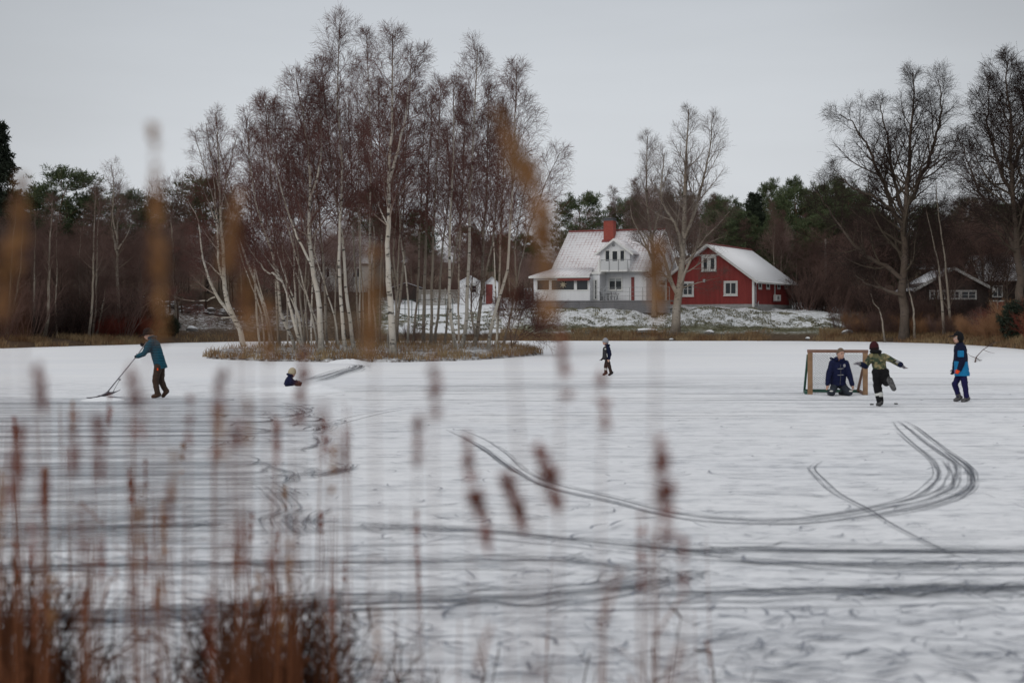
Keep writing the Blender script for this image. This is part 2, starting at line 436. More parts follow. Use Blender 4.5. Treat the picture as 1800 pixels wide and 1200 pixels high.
class Ribbons:
    def __init__(s): s.V = []; s.Q = []; s.A = []; s.S = []; s.U = []; s.z = .004; s.n = 0
    def add(s, pts, width, strength=.8, n=24, fade=.12, jit=0.0):
        p = catmull(pts, n)[:, :2]
        if jit: p = p + np.array([[rnd.uniform(-jit, jit), rnd.uniform(-jit, jit)] for _ in range(n)])
        t = np.gradient(p, axis=0); t /= np.linalg.norm(t, axis=1)[:, None]+1e-9
        nn = np.stack([-t[:, 1], t[:, 0]], 1)
        ln = np.concatenate([[0], np.cumsum(np.linalg.norm(np.diff(p, axis=0), axis=1))])
        q = ln/ln[-1]
        e = np.clip(np.minimum(q, 1-q)/max(fade, 1e-3), 0, 1)
        wd = width if not np.isscalar(width) else np.full(n, width)
        s.z += .00004
        off = rnd.uniform(0, 80)
        for k, vv in enumerate((-1, 0, 1)):
            xy = p+nn*(vv*np.asarray(wd)/2)[:, None]
            s.V.append(np.column_stack([xy, np.full(n, s.z)])); s.A.append(np.full(n, vv*1.0)); s.S.append(strength*e)
            s.U.append(np.column_stack([ln+off, vv*np.asarray(wd)/2+off*.37]))
        i = np.arange(n-1)
        for k in range(2):
            a = s.n+k*n+i; s.Q.append(np.stack([a, a+1, a+n+1, a+n], 1))
        s.n += 3*n
    def strands(s, pts, width, strength, k, n=50, fine=.03):
        """a track as a bundle of thin, broken, wandering cuts"""
        p = catmull(pts, n)[:, :2]
        t = np.gradient(p, axis=0); t /= np.linalg.norm(t, axis=1)[:, None]+1e-9
        nn = np.stack([-t[:, 1], t[:, 0]], 1)
        for i in range(k):
            off = rnd.gauss(0, .34)*width
            a, b_ = (0, n) if rnd.random() < .35 else sorted((rnd.randrange(0, n), rnd.randrange(0, n)))
            if b_-a < 8: continue
            ph = rnd.uniform(0, 50); x = np.arange(a, b_)
            wob = (vnoise(x*.18+ph, x*0.+ph, 3)-.5)*width*.55
            q = p[a:b_]+nn[a:b_]*(off+wob)[:, None]
            wd = fine*rnd.uniform(.5, 1.7)*(.45+1.1*vnoise(x*.35+ph*2, x*0., 9))
            s.add_raw(q, wd, strength*rnd.uniform(.45, 1.15)*(.45+.8*vnoise(x*.25+ph, x*0.+7, 5)), .12)
    def add_raw(s, p, wd, st, fade):
        n = len(p); ln = np.concatenate([[0], np.cumsum(np.linalg.norm(np.diff(p, axis=0), axis=1))]); q = ln/max(ln[-1], 1e-6)
        t = np.gradient(p, axis=0); t /= np.linalg.norm(t, axis=1)[:, None]+1e-9; nn = np.stack([-t[:, 1], t[:, 0]], 1)
        e = np.clip(np.minimum(q, 1-q)/fade, 0, 1); s.z += .00002; off = rnd.uniform(0, 80)
        for vv in (-1, 0, 1):
            s.V.append(np.column_stack([p+nn*(vv*wd/2)[:, None], np.full(n, s.z)])); s.A.append(np.full(n, vv*1.0)); s.S.append(np.clip(st, 0, 1)*e)
            s.U.append(np.column_stack([ln+off, vv*wd/2+off*.37]))
        i = np.arange(n-1)
        for k in range(2):
            a = s.n+k*n+i; s.Q.append(np.stack([a, a+1, a+n+1, a+n], 1))
        s.n += 3*n
    def build(s, name, mat, label):
        me = mesh_np(name, np.vstack(s.V), np.vstack(s.Q), attrs={'across': np.concatenate(s.A), 'strength': np.concatenate(s.S)}, uv=np.vstack(s.U))
        return tag(link(name, me, mat), label, kind='structure')

def mark_mat(name, col, nscale=(1.4, 14, 1), thr=(.33, .62), rough=.5):
    m, t, b = new_mat(name); g = NT(t)
    uvv = g.coord('UV', nscale); n = g.noise(uvv, 2.2, 6, .7)
    ac = g.math('ABSOLUTE', g.attr('across')); prof = g.rng(ac, 1.0, .25, 0, 1, True)
    al = g.rng(g.math('ADD', n, g.math('MULTIPLY', g.math('SUBTRACT', prof, .6), .35)), thr[0], thr[1], 0, 1, True)
    al = g.math('MULTIPLY', g.math('MULTIPLY', al, prof), g.attr('strength'))
    g.l(al, b.inputs['Alpha']); b.inputs['Base Color'].default_value = (*col, 1)
    b.inputs['Roughness'].default_value = rough; b.inputs['Specular IOR Level'].default_value = .3
    return m
m_scrape = mark_mat('bared_ice', (.12, .135, .16), (5, 22, 1), (.32, .64))
m_line = mark_mat('skate_cut', (.13, .14, .165), (5, 22, 1), (.30, .62))
m_scuff = mark_mat('scuffed_snow', (.17, .185, .225), (4, 10, 1), (.2, .55))

GP = lambda pts: [G(x, y) for x, y in pts]
rl = Ribbons()
inner = [(1568,738),(1575,750),(1600,775),(1636,805),(1650,829),(1642,850),(1608,873),(1554,887),(1450,906),(1346,914),(1200,904),(1079,875),(975,850),(925,826),(892,796),(850,771),(804,752)]
outer = [(1585,738),(1612,752),(1658,787),(1700,818),(1708,840),(1698,860),(1658,879),(1575,898),(1450,917),(1346,921),(1200,912),(1079,884),(965,858),(915,835),(885,815),(862,797),(825,775),(783,754)]
midl = [(1576,738),(1592,750),(1630,780),(1672,810),(1682,833),(1672,857),(1635,876),(1565,892),(1450,911),(1346,918),(1200,908)]
for L_, w_, s_ in ((inner,.10,.42),(midl,.11,.36),(outer,.13,.42)):
    rl.strands(GP(L_), w_, s_, 8, 90, .045); rl.add(GP(L_), w_*.9, .2, 90, .08, .02)
rl.strands(GP([(x+6,y+5) for x,y in outer[2:9]]), .16, .5, 6, 40, .04)
rl.strands(GP([(x-9,y-3) for x,y in midl[3:8]]), .12, .4, 4, 40, .04)
for dx, s_ in ((0,.62),(-9,.5)):
    rl.add(GP([(1446+dx,810),(1432+dx,823),(1450+dx,844),(1475+dx,867),(1533+dx,898),(1575+dx,925),(1658+dx,967),(1721+dx,992)]), .045, s_*.6, 60)
    rl.strands(GP([(1446+dx,810),(1432+dx,823),(1450+dx,844),(1475+dx,867),(1533+dx,898),(1575+dx,925),(1658+dx,967),(1721+dx,992)]), .07, .45, 4, 60, .022)
rl.add(GP([(560,748),(640,728),(760,712),(1000,703),(1250,699)]), .07, .4, 40)
rl.add(GP([(585,752),(700,742),(900,739),(1150,735),(1420,733)]), .07, .5, 40)
rl.add(GP([(585,756),(700,746),(900,742),(1150,738),(1420,737)]), .06, .42, 40)
rl.add(GP([(570,752),(700,721),(800,713)]), .08, .45, 30)
for i in range(46):     # lines far out, past the goal
    y = rnd.uniform(652, 730); x0 = rnd.uniform(500, 1500); x1 = x0+rnd.uniform(250, 900)
    rl.add(GP([(x0, y+rnd.uniform(-1, 2)), ((x0+x1)/2, y+rnd.uniform(-1,1)), (x1, y+rnd.uniform(-2, 1))]), rnd.uniform(.08,.2), rnd.uniform(.35,.6), 24)
# long tracks across the near ice
for L_, w_, s_ in (
  ([(560,925),(850,933),(1017,950),(1200,966),(1330,966),(1500,967),(1900,972)],.10,.85),
  ([(560,932),(760,939),(960,957),(1200,981),(1330,988),(1480,1003),(1620,1009),(1900,1010)],.035,.8),
  ([(560,930),(850,936),(1017,956),(1200,974),(1380,985),(1500,996),(1650,998),(1900,994)],.09,.8),
  ([(1200,954),(1400,956),(1600,959),(1900,962)],.03,.75),
  ([(1230,966),(1350,960),(1370,954),(1395,953)],.03,.7),
  ([(-80,1018),(150,1013),(400,1008),(600,1004),(800,1001),(912,1003),(1020,1011),(1120,1013)],.03,.8),
  ([(-80,1008),(150,1004),(400,999),(600,997),(800,996),(900,995)],.03,.7),
  ([(600,1081),(900,1077),(1200,1070),(1500,1066),(1900,1054)],.025,.85),
  ([(600,1069),(900,1066),(1200,1060),(1500,1054),(1900,1046)],.03,.85),
  ([(600,1046),(800,1041),(980,1030),(1100,1016),(1150,1001)],.025,.6),
  ([(-80,972),(200,966),(420,962),(700,958),(860,955)],.04,.75),
  ([(-80,962),(200,955),(420,949)],.04,.6),
  ([(-80,1110),(150,1104),(300,1099)],.04,.8)):
    rl.strands(GP(L_), max(.03, w_*2.2), s_*.7, 5 if w_ < .05 else 11, 70, .02 if w_ < .05 else .028); rl.add(GP(L_), w_*.9, s_*.5, 70, .04, .004)
rl.build('skate_tracks', m_line, 'narrow sled and skate tracks looping over the snowy ice')

rs = Ribbons()
# darker scraped bands
for L_, w_, s_ in (
  ([(-80,1078),(120,1076),(300,1073),(600,1057),(800,1051),(933,1048),(1060,1036),(1142,1010)],.26,.95),
  ([(-80,1092),(160,1088),(330,1083),(600,1066)],.22,.8),
  ([(1120,1046),(1300,1042),(1500,1038),(1700,1034),(1900,1030)],.20,.9),
  ([(1450,1044),(1700,1038),(1900,1036)],.16,.8),
  ([(560,988),(800,985),(1000,984),(1050,984)],.16,.75),
  ([(-80,997),(120,994),(400,990),(600,986)],.20,.85),
  ([(1060,1040),(1180,1022),(1240,1000)],.22,.55),
  ([(1000,987),(1120,998),(1200,1004)],.16,.55),
  ([(1260,988),(1500,992),(1700,991),(1900,988)],.16,.8),
  ([(-80,930),(150,927),(330,924),(400,920)],.28,.8),
  ([(620,925),(700,923),(830,930)],.16,.5),
  ([(1300,968),(1600,970),(1900,968)],.14,.75),
  ([(1100,958),(1200,966),(1300,975)],.16,.6)):
    rs.strands(GP(L_), w_*2.0, s_*.75, int(14+w_*60), 70, .032); rs.add(GP(L_), w_*1.7, s_*.33, 60, .08)
# the stripes the pusher leaves on the left; most turn back at their right-hand end
for i in range(120):
    y = 702+ (i/120.0)**1.15*250 + rnd.uniform(-2, 2)
    d = 4500/(y-560)
    xe = rnd.uniform(330, 560) if y < 820 else rnd.uniform(260, 500)
    xs = -120 if rnd.random() < .7 else rnd.uniform(-60, 250)
    rise = rnd.uniform(.06, .13)*max(0, y-740)+rnd.uniform(-1, 2)
    pts = [(xs, y+rise), (xs*.5+xe*.5, y+rise*.4), (xe, y)]
    if rnd.random() < .42 and 705 < y < 860:
        k = rnd.uniform(.5, 1.0)*(y-690)*.09+1.2
        pts += [(xe+rnd.uniform(20,45), y-k*.6), (xe+rnd.uniform(25,50), y-k*1.4), (xe-rnd.uniform(0,20), y-k*2.2)]
    w_ = rnd.choice((.05,.1,.16,.25,.4)); rs.strands(GP(pts), w_, rnd.uniform(.35, .7), 2+int(w_*12), 44, .04 if y > 760 else .07); rs.add(GP(pts), w_*.7, rnd.uniform(.05, .22), 40, .08)
for L_ in ([(440,852),(462,862),(476,875),(496,900),(466,913),(462,922),(476,938),(494,949)],
           [(490,862),(505,872),(530,878)], [(537,896),(512,905),(500,917),(515,933),(540,948)],
           [(556,900),(535,915),(533,930),(548,945)], [(470,712),(515,722),(520,730),(470,738)],
           [(540,768),(556,778),(540,788),(480,795)], [(575,815),(600,825),(560,838),(500,843)], [(520,835),(590,832),(600,822)],
           [(500,745),(560,752),(548,765),(470,768)], [(480,728),(530,733),(505,742)]):
    for k in range(3):
        rs.strands([G(x+k*11, y-k*2) for x, y in L_], .13, rnd.uniform(.45,.75), 7, 36, .03)
# the cleared lane beside the sitting child
for k, (w_, s_) in enumerate(((.5,.75),(.22,.8),(.3,.6),(.12,.8),(.1,.7),(.09,.7))):
    o = (0, -2.5, 2.5, -5, 4.0, 6)[k]
    rs.strands(GP([(545+o*2,671+o*.3),(580+o*2,661),(612+o*2,651),(630+o,646),(628+o,642),(606+o,641)]), w_*1.8, s_*.5, 10, 40, .09)
for k in range(6):
    y = 680+k*1.9
    rs.add(GP([(562,y+3),(700,y-1),(900,y-5),(1100,y-8),(1250,y-9)]), rnd.uniform(.1,.3), rnd.uniform(.35,.6), 30)
    rs.add(GP([(1480,y-8),(1640,y-10),(1900,y-11)]), rnd.uniform(.08,.2), rnd.uniform(.35,.6), 30)
    rs.add(GP([(330,y+12),(420,y+8),(510,y+6)]), rnd.uniform(.08,.2), rnd.uniform(.35,.6), 30)
rs.build('scraped_ice', m_scrape, 'bared dark ice where the snow has been pushed aside')

rc = Ribbons()
for i in range(2300):   # blade scratches, kicked snow, small prints
    y = 690+(rnd.random()**.8)*520; x = rnd.uniform(-50, 1850)
    if x < 560 and y < 960 and rnd.random() < .7: continue
    c0 = G(x, y); d = c0[1]
    ln = rnd.uniform(.06, .55)*(.7+d*.02); a = rnd.gauss(0, .5) if rnd.random() < .75 else rnd.uniform(0, math.pi)
    dv = np.array([math.cos(a), math.sin(a), 0])*ln/2; bend = np.array([-dv[1], dv[0], 0])*rnd.uniform(-.6, .6)
    rc.add([c0-dv, c0+bend, c0+dv], rnd.uniform(.012, .045)*(1+d*.02), rnd.uniform(.35, 1.0), 7, .35)
for i in range(150):    # prints and smears in the deeper snow by the near bank
    y = rnd.uniform(1090, 1220); x = rnd.uniform(0, 1850); c0 = G(x, y)
    ln = rnd.uniform(.06, .42); a = rnd.uniform(0, math.pi)
    dv = np.array([math.cos(a), math.sin(a), 0])*ln/2; bend = np.array([-dv[1], dv[0], 0])*rnd.uniform(-.8, .8)
    rc.add([c0-dv, c0+bend, c0+dv], rnd.uniform(.015, .06), rnd.uniform(.3, .85), 9, .4)
rc.build('snow_scuffs', m_scuff, 'scratches, smears and prints in the thin snow')

# snow piles thrown up beside the cleared lanes
m_snow = simple('fresh_snow', (.80, .81, .835), .9, .06, 8, bump=.5)
def snow_pile(px, py, lx, ly, h, label, seed):
    c0 = G(px, py); n = 44
    u = np.linspace(-1, 1, n); UX, UY = np.meshgrid(u, u)
    rr = np.sqrt(UX**2+UY**2)
    z = h*np.clip(1-rr**1.6, -.1, 1)*(.45+1.1*fbm(UX*3+seed, UY*3, seed, 4)) + (fbm(UX*9, UY*9, seed+4, 3)-.45)*h*.4*np.clip(1-rr, 0, 1)
    z = np.where(rr > 1, -.03, z)-.004
    k = np.arange(n*n).reshape(n, n)
    q = np.stack([k[:-1,:-1], k[:-1,1:], k[1:,1:], k[1:,:-1]], -1).reshape(-1, 4)
    o = link('snow_pile', mesh_np('snow_pile', np.stack([UX*lx, UY*ly, z], -1), q), m_snow, loc=c0)
    tag(o, label, 'snow pile')
snow_pile(520, 687, 1.5, .9, .13, 'wide low pile of shovelled snow in front of the sitting child', 3)
snow_pile(556, 682, .55, .8, .13, 'small heap of shovelled snow at the right of the sitting child', 8)
snow_pile(468, 686, .8, .7, .09, 'flat lumpy heap of snow at the left of the sitting child', 12)
snow_pile(613, 638, 1.1, .8, .17, 'ridge of shovelled snow at the end of the cleared lane by the island', 17)
# ------------------------------------------------------------------ trees: stems, limbs and twigs grown level by level
def nrm(a): return a/(np.linalg.norm(a, axis=-1, keepdims=True)+1e-9)

def tubes(P_, R_, n):
    """batch of tapered tubes; P_ (N,K,3), R_ (N,K) -> verts, quads, radius per vertex"""
    N_, K_ = R_.shape
    T_ = np.gradient(P_, axis=1); T_ = nrm(T_)
    ref = np.where(np.abs(T_[..., 2:3]) > .8, np.array([1.0, .2, 0]), np.array([.1, .2, 1.0]))
    A = nrm(np.cross(T_, ref)); B = np.cross(T_, A)
    an = np.arange(n)*2*np.pi/n
    V = P_[:, :, None, :]+R_[:, :, None, None]*(A[:, :, None, :]*np.cos(an)[None, None, :, None]+B[:, :, None, :]*np.sin(an)[None, None, :, None])
    i = np.arange(N_*K_*n).reshape(N_, K_, n)
    j = np.roll(i, -1, axis=2)
    Q = np.stack([i[:, :-1], j[:, :-1], j[:, 1:], i[:, 1:]], -1).reshape(-1, 4)
    return V.reshape(-1, 3), Q, np.repeat(R_.reshape(-1), n)

def join(parts):
    V = []; Q = []; A = []; b = 0
    for v_, q_, a_ in parts:
        V.append(v_); Q.append(q_+b); A.append(a_); b += len(v_)
    return np.vstack(V), np.vstack(Q), np.concatenate(A)

def spawn(rg, P_, R_, Ln, M, t0, t1, ang, lenf, K_, trop, wob, rf=.55, rend=.25, rmin=.0025, az=None):
    """children of a batch of branches. lenf(t, parent length) -> child length"""
    N_, Kp = R_.shape
    t = t0+(t1-t0)*((np.arange(M)[None]+rg.random((N_, M)))/M)
    f = t*(Kp-1); i0 = np.clip(f.astype(int), 0, Kp-2); fr = (f-i0)[..., None]
    idx = np.arange(N_)[:, None]
    pos = P_[idx, i0]*(1-fr)+P_[idx, i0+1]*fr
    tan = nrm(P_[idx, i0+1]-P_[idx, i0])
    rad = R_[idx, i0]*(1-fr[..., 0])+R_[idx, i0+1]*fr[..., 0]
    ref = np.where(np.abs(tan[..., 2:3]) > .85, np.array([1.0, 0, 0]), np.array([0, 0, 1.0]))
    a = nrm(np.cross(tan, ref)); b_ = np.cross(tan, a)
    ph = (np.arange(M)[None]*2.4+rg.random((N_, M))*1.6+rg.random((N_, 1))*6.28)
    an = np.radians(ang)*(1+.35*(rg.random((N_, M))-.5)*2)
    d = tan*np.cos(an)[..., None]+(a*np.cos(ph)[..., None]+b_*np.sin(ph)[..., None])*np.sin(an)[..., None]
    ln = lenf(t, Ln[:, None]*np.ones((1, M)))*(.7+.6*rg.random((N_, M)))
    pos = pos.reshape(-1, 3); d = nrm(d.reshape(-1, 3)); ln = ln.reshape(-1); rad = rad.reshape(-1)
    r0 = np.maximum(np.minimum(rad*rf, ln*.022+.002), rmin)
    pts = [pos]; st = (ln/(K_-1))[:, None]
    for k in range(K_-1):
        pts.append(pts[-1]+d*st)
        d = nrm(d+np.array([0, 0, 1.0])*trop/(K_-1)+(rg.random(d.shape)-.5)*2*wob/np.sqrt(K_-1))
    Pn = np.stack(pts, 1)
    Rn = np.maximum(r0[:, None]*np.linspace(1, rend, K_)[None], rmin*.8)
    return Pn, Rn, ln

def stem_path(pts, r0, r1, K_=16, rg=None, wig=.03, pw=1.2):
    p = catmull(np.array(pts), 60)
    s = np.concatenate([[0], np.cumsum(np.linalg.norm(np.diff(p, axis=0), axis=1))])
    u = np.linspace(0, s[-1], K_)
    q = np.stack([np.interp(u, s, p[:, i]) for i in range(3)], 1)
    if rg is not None:
        w_ = (rg.random((K_, 3))-.5)*2*wig; w_[0] = 0; q = q+w_
    r = r1+(r0-r1)*(1-np.linspace(0, 1, K_))**pw
    return q, r, s[-1]

def grow(seed, stems, spec):
    """stems: list of (pts, r0, r1). returns (trunk parts, crown parts)"""
    rg = np.random.default_rng(seed)
    K_ = 18
    S = [stem_path(p, a*spec.get('thin', 1), b_, K_, rg, spec.get('wig', .03)) for p, a, b_ in stems]
    P0 = np.stack([s_[0] for s_ in S]); R0 = np.stack([s_[1] for s_ in S]); L0 = np.array([s_[2] for s_ in S])
    # root flare on the first stem
    R0[0, 0] *= spec.get('flare', 1.25)
    trunk = [tubes(P0, R0, 9)]
    crown = []
    l1 = spec['l1']
    bits = []
    for k in range(len(S)):     # a short side stem carries fewer limbs than the main one
        m_ = max(3, int(round(l1['n']*min(1.0, L0[k]/L0[0]))))
        bits.append(spawn(rg, P0[k:k+1], R0[k:k+1], L0[k:k+1], m_, l1['t0'] if k == 0 else max(.12, l1['t0']-.2), 1.0, l1['ang'], l1['len'], 8, l1['trop'], l1.get('wob', .25), rf=l1.get('rf', .5), rmin=.008))
    P1, R1, Q1 = (np.concatenate([b_[i] for b_ in bits]) for i in range(3))
    crown.append(tubes(P1, R1, 5))
    l2 = spec['l2']
    P2, R2, Q2 = spawn(rg, P1, R1, Q1, l2['n'], .18, 1.0, l2['ang'], l2['len'], 6, l2['trop'], l2.get('wob', .3), rf=.6, rmin=spec['tw']*1.1)
    crown.append(tubes(P2, R2, 4))
    l3 = spec['l3']
    P3, R3, Q3 = spawn(rg, P2, R2, Q2, l3['n'], .15, 1.0, l3['ang'], l3['len'], 4, l3['trop'], l3.get('wob', .35), rf=.7, rmin=spec['tw'])
    crown.append(tubes(P3, R3, 3))
    if 'l4' in spec:
        l4 = spec['l4']
        P4, R4, Q4 = spawn(rg, P3, R3, Q3, l4['n'], .2, 1.0, l4['ang'], l4['len'], 3, l4['trop'], .3, rf=.8, rmin=spec['tw']*.8)
        crown.append(tubes(P4, R4, 3))
    return trunk, crown

# --- bark and twig materials
def bark_mat(name, pale, dark, marks=.5, base_h=1.6, zs=10):
    m, t, b = new_mat(name); g = NT(t)
    v = g.coord('Object', (2.4, 2.4, zs*.75)); v2 = g.coord('Object', (6, 6, 2.4)); v3 = g.coord('Object', (.8, .8, .6))
    n = g.noise(v, 1.0, 4, .6); n2 = g.noise(v2, 1.0, 5, .65); n3 = g.noise(v3, 1.0, 3)
    c = g.n('ShaderNodeTexCoord').outputs['Object']; sx = g.n('ShaderNodeSeparateXYZ'); g.l(c, sx.inputs[0])
    pl = g.mix(g.rng(n3, .3, .7), pale, tuple(q*f for q, f in zip(pale, (.72, .66, .58))))
    mk = g.rng(n, .53+.1*(1-marks), .61+.1*(1-marks), 0, .95, True)
    low = g.rng(g.math('ADD', sx.outputs['Z'], g.math('MULTIPLY', n2, -2.2)), base_h-1.1, base_h-2.2, 0, .95, True)
    f = g.math('MAXIMUM', mk, g.math('MULTIPLY', low, g.rng(n2, .30, .60, 1, .25)))
    col = g.mix(f, pl, dark)
    tw = g.mix(g.rng(g.attr('thick'), .012, .045, 0, 1, True), (.10, .062, .05), col)
    g.l(tw, b.inputs['Base Color']); b.inputs['Roughness'].default_value = .85
    b.inputs['Specular IOR Level'].default_value = .2
    g.bump(b, n2, .5, .03)
    return m
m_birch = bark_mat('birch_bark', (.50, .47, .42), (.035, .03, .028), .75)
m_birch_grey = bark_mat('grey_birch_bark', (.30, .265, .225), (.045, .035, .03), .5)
m_dark_bark = bark_mat('dark_bark', (.085, .06, .045), (.03, .022, .018), .4)
m_grey_bark = bark_mat('grey_bark', (.12, .095, .078), (.045, .036, .03), .55, 2.2)
def twig_mat(name, thin, thick, hi=.035):
    m, t, b = new_mat(name); g = NT(t)
    n = g.noise(g.coord('Object', (.35, .35, .35)), 1.0, 3)
    th = tuple(q*1.55 for q in thin)
    c = g.mix(g.rng(g.attr('thick'), .009, hi, 0, 1, True), g.mix(g.rng(n, .35, .65), thin, th), thick)
    g.l(c, b.inputs['Base Color']); b.inputs['Roughness'].default_value = .9; b.inputs['Specular IOR Level'].default_value = .1
    return m
m_tw_birch = twig_mat('birch_twigs', (.086, .040, .034), (.28, .23, .19), .05)
m_tw_brown = twig_mat('brown_twigs', (.105, .066, .056), (.19, .15, .115))
m_tw_dark = twig_mat('dark_twigs', (.034, .023, .020), (.10, .08, .06), .06)
m_tw_grey = twig_mat('grey_twigs', (.11, .08, .068), (.24, .2, .165))
m_tw_red = twig_mat('red_twigs', (.115, .030, .022), (.13, .05, .04))
m_tw_rust = twig_mat('rust_twigs', (.23, .125, .068), (.24, .16, .10))

def make_tree(name, label, cat, base, stems, spec, seed, mb, mc, group=None, rz=0.0):
    """stems in world space; the thing is an Empty at the base with trunk and crown under it"""
    tr, cr = grow(seed, [([np.asarray(p)-base for p in st], a, b_) for st, a, b_ in stems], spec)
    root = tag(empty(name, base, rz), label, cat, group)
    v_, q_, a_ = join(tr); link('trunk', mesh_np('trunk', v_, q_, attrs={'thick': a_}), mb, root)
    v_, q_, a_ = join(cr); link('crown', mesh_np('crown', v_, q_, attrs={'thick': a_}), mc, root)
    return root

BIRCH = dict(thin=.82, tw=.0048, l1=dict(n=40, t0=.36, ang=42, trop=.55, len=lambda t, L_: (.5+ (1-t)**.75*3.7)*np.minimum(1, L_/12), rf=.42),
             l2=dict(n=10, ang=42, trop=.15, len=lambda t, L_: .25+L_*.42*(1.1-t)),
             l3=dict(n=9, ang=38, trop=-.35, len=lambda t, L_: .22+L_*.42))
SLIM = dict(thin=.85, tw=.0048, l1=dict(n=32, t0=.45, ang=38, trop=.6, len=lambda t, L_: (.4+(1-t)**.8*2.7), rf=.45),
            l2=dict(n=8, ang=42, trop=.15, len=lambda t, L_: .22+L_*.42*(1.1-t)),
            l3=dict(n=7, ang=38, trop=-.3, len=lambda t, L_: .2+L_*.42))
BARE = dict(tw=.0065, l1=dict(n=22, t0=.22, ang=46, trop=.5, len=lambda t, L_: .6+(1-t)**.7*4.2, rf=.5),
            l2=dict(n=8, ang=44, trop=.25, len=lambda t, L_: .4+L_*.45*(1.1-t)),
            l3=dict(n=7, ang=40, trop=.1, len=lambda t, L_: .3+L_*.42))

# ------------------------------------------------------------------ the birches on the island: base pixel, then the way the stem goes
def stems_px(d, specs, rg, sway=.35):
    out = []
    for pts, wpx, wtop in specs:
        k = len(pts); w3 = []
        dy = np.cumsum([0]+[rg.uniform(-sway, sway) for _ in range(k-1)])
        for i, (x, y) in enumerate(pts): w3.append(P(x, y, d+dy[i]))
        out.append((w3, wpx*d/F/2, wtop*d/F/2))
    return out

def island_birch(label, specs, seed, spec=BIRCH, mb=None, mc=None, name='birch_tree', group='birches on the island', d=None):
    bx, by = specs[0][0][0]
    h_ = hit(bx, by, 55, 100) if d is None else None
    d = h_[1] if d is None else d
    rg = random.Random(seed)
    st = stems_px(d, specs, rg)
    base = st[0][0][0].copy(); base[2] = hz(base[0], base[1])-.05
    st[0][0][0] = base.copy()
    return make_tree(name, label, 'birch tree', base, st, spec, seed, mb or m_birch, mc or m_tw_birch, group)

import copy as _cp
def var(s_, **kw):
    q = _cp.copy(s_)
    for k, v_ in kw.items():
        if isinstance(v_, dict): q[k] = {**q[k], **v_}
        else: q[k] = v_
    return q
OPEN = var(BIRCH, l1=dict(n=30, t0=.42), l2=dict(n=9), l3=dict(n=7))
WIDE = var(BIRCH, l1=dict(n=40, t0=.40, ang=46))
LOWB = var(SLIM, l1=dict(n=20, t0=.5))

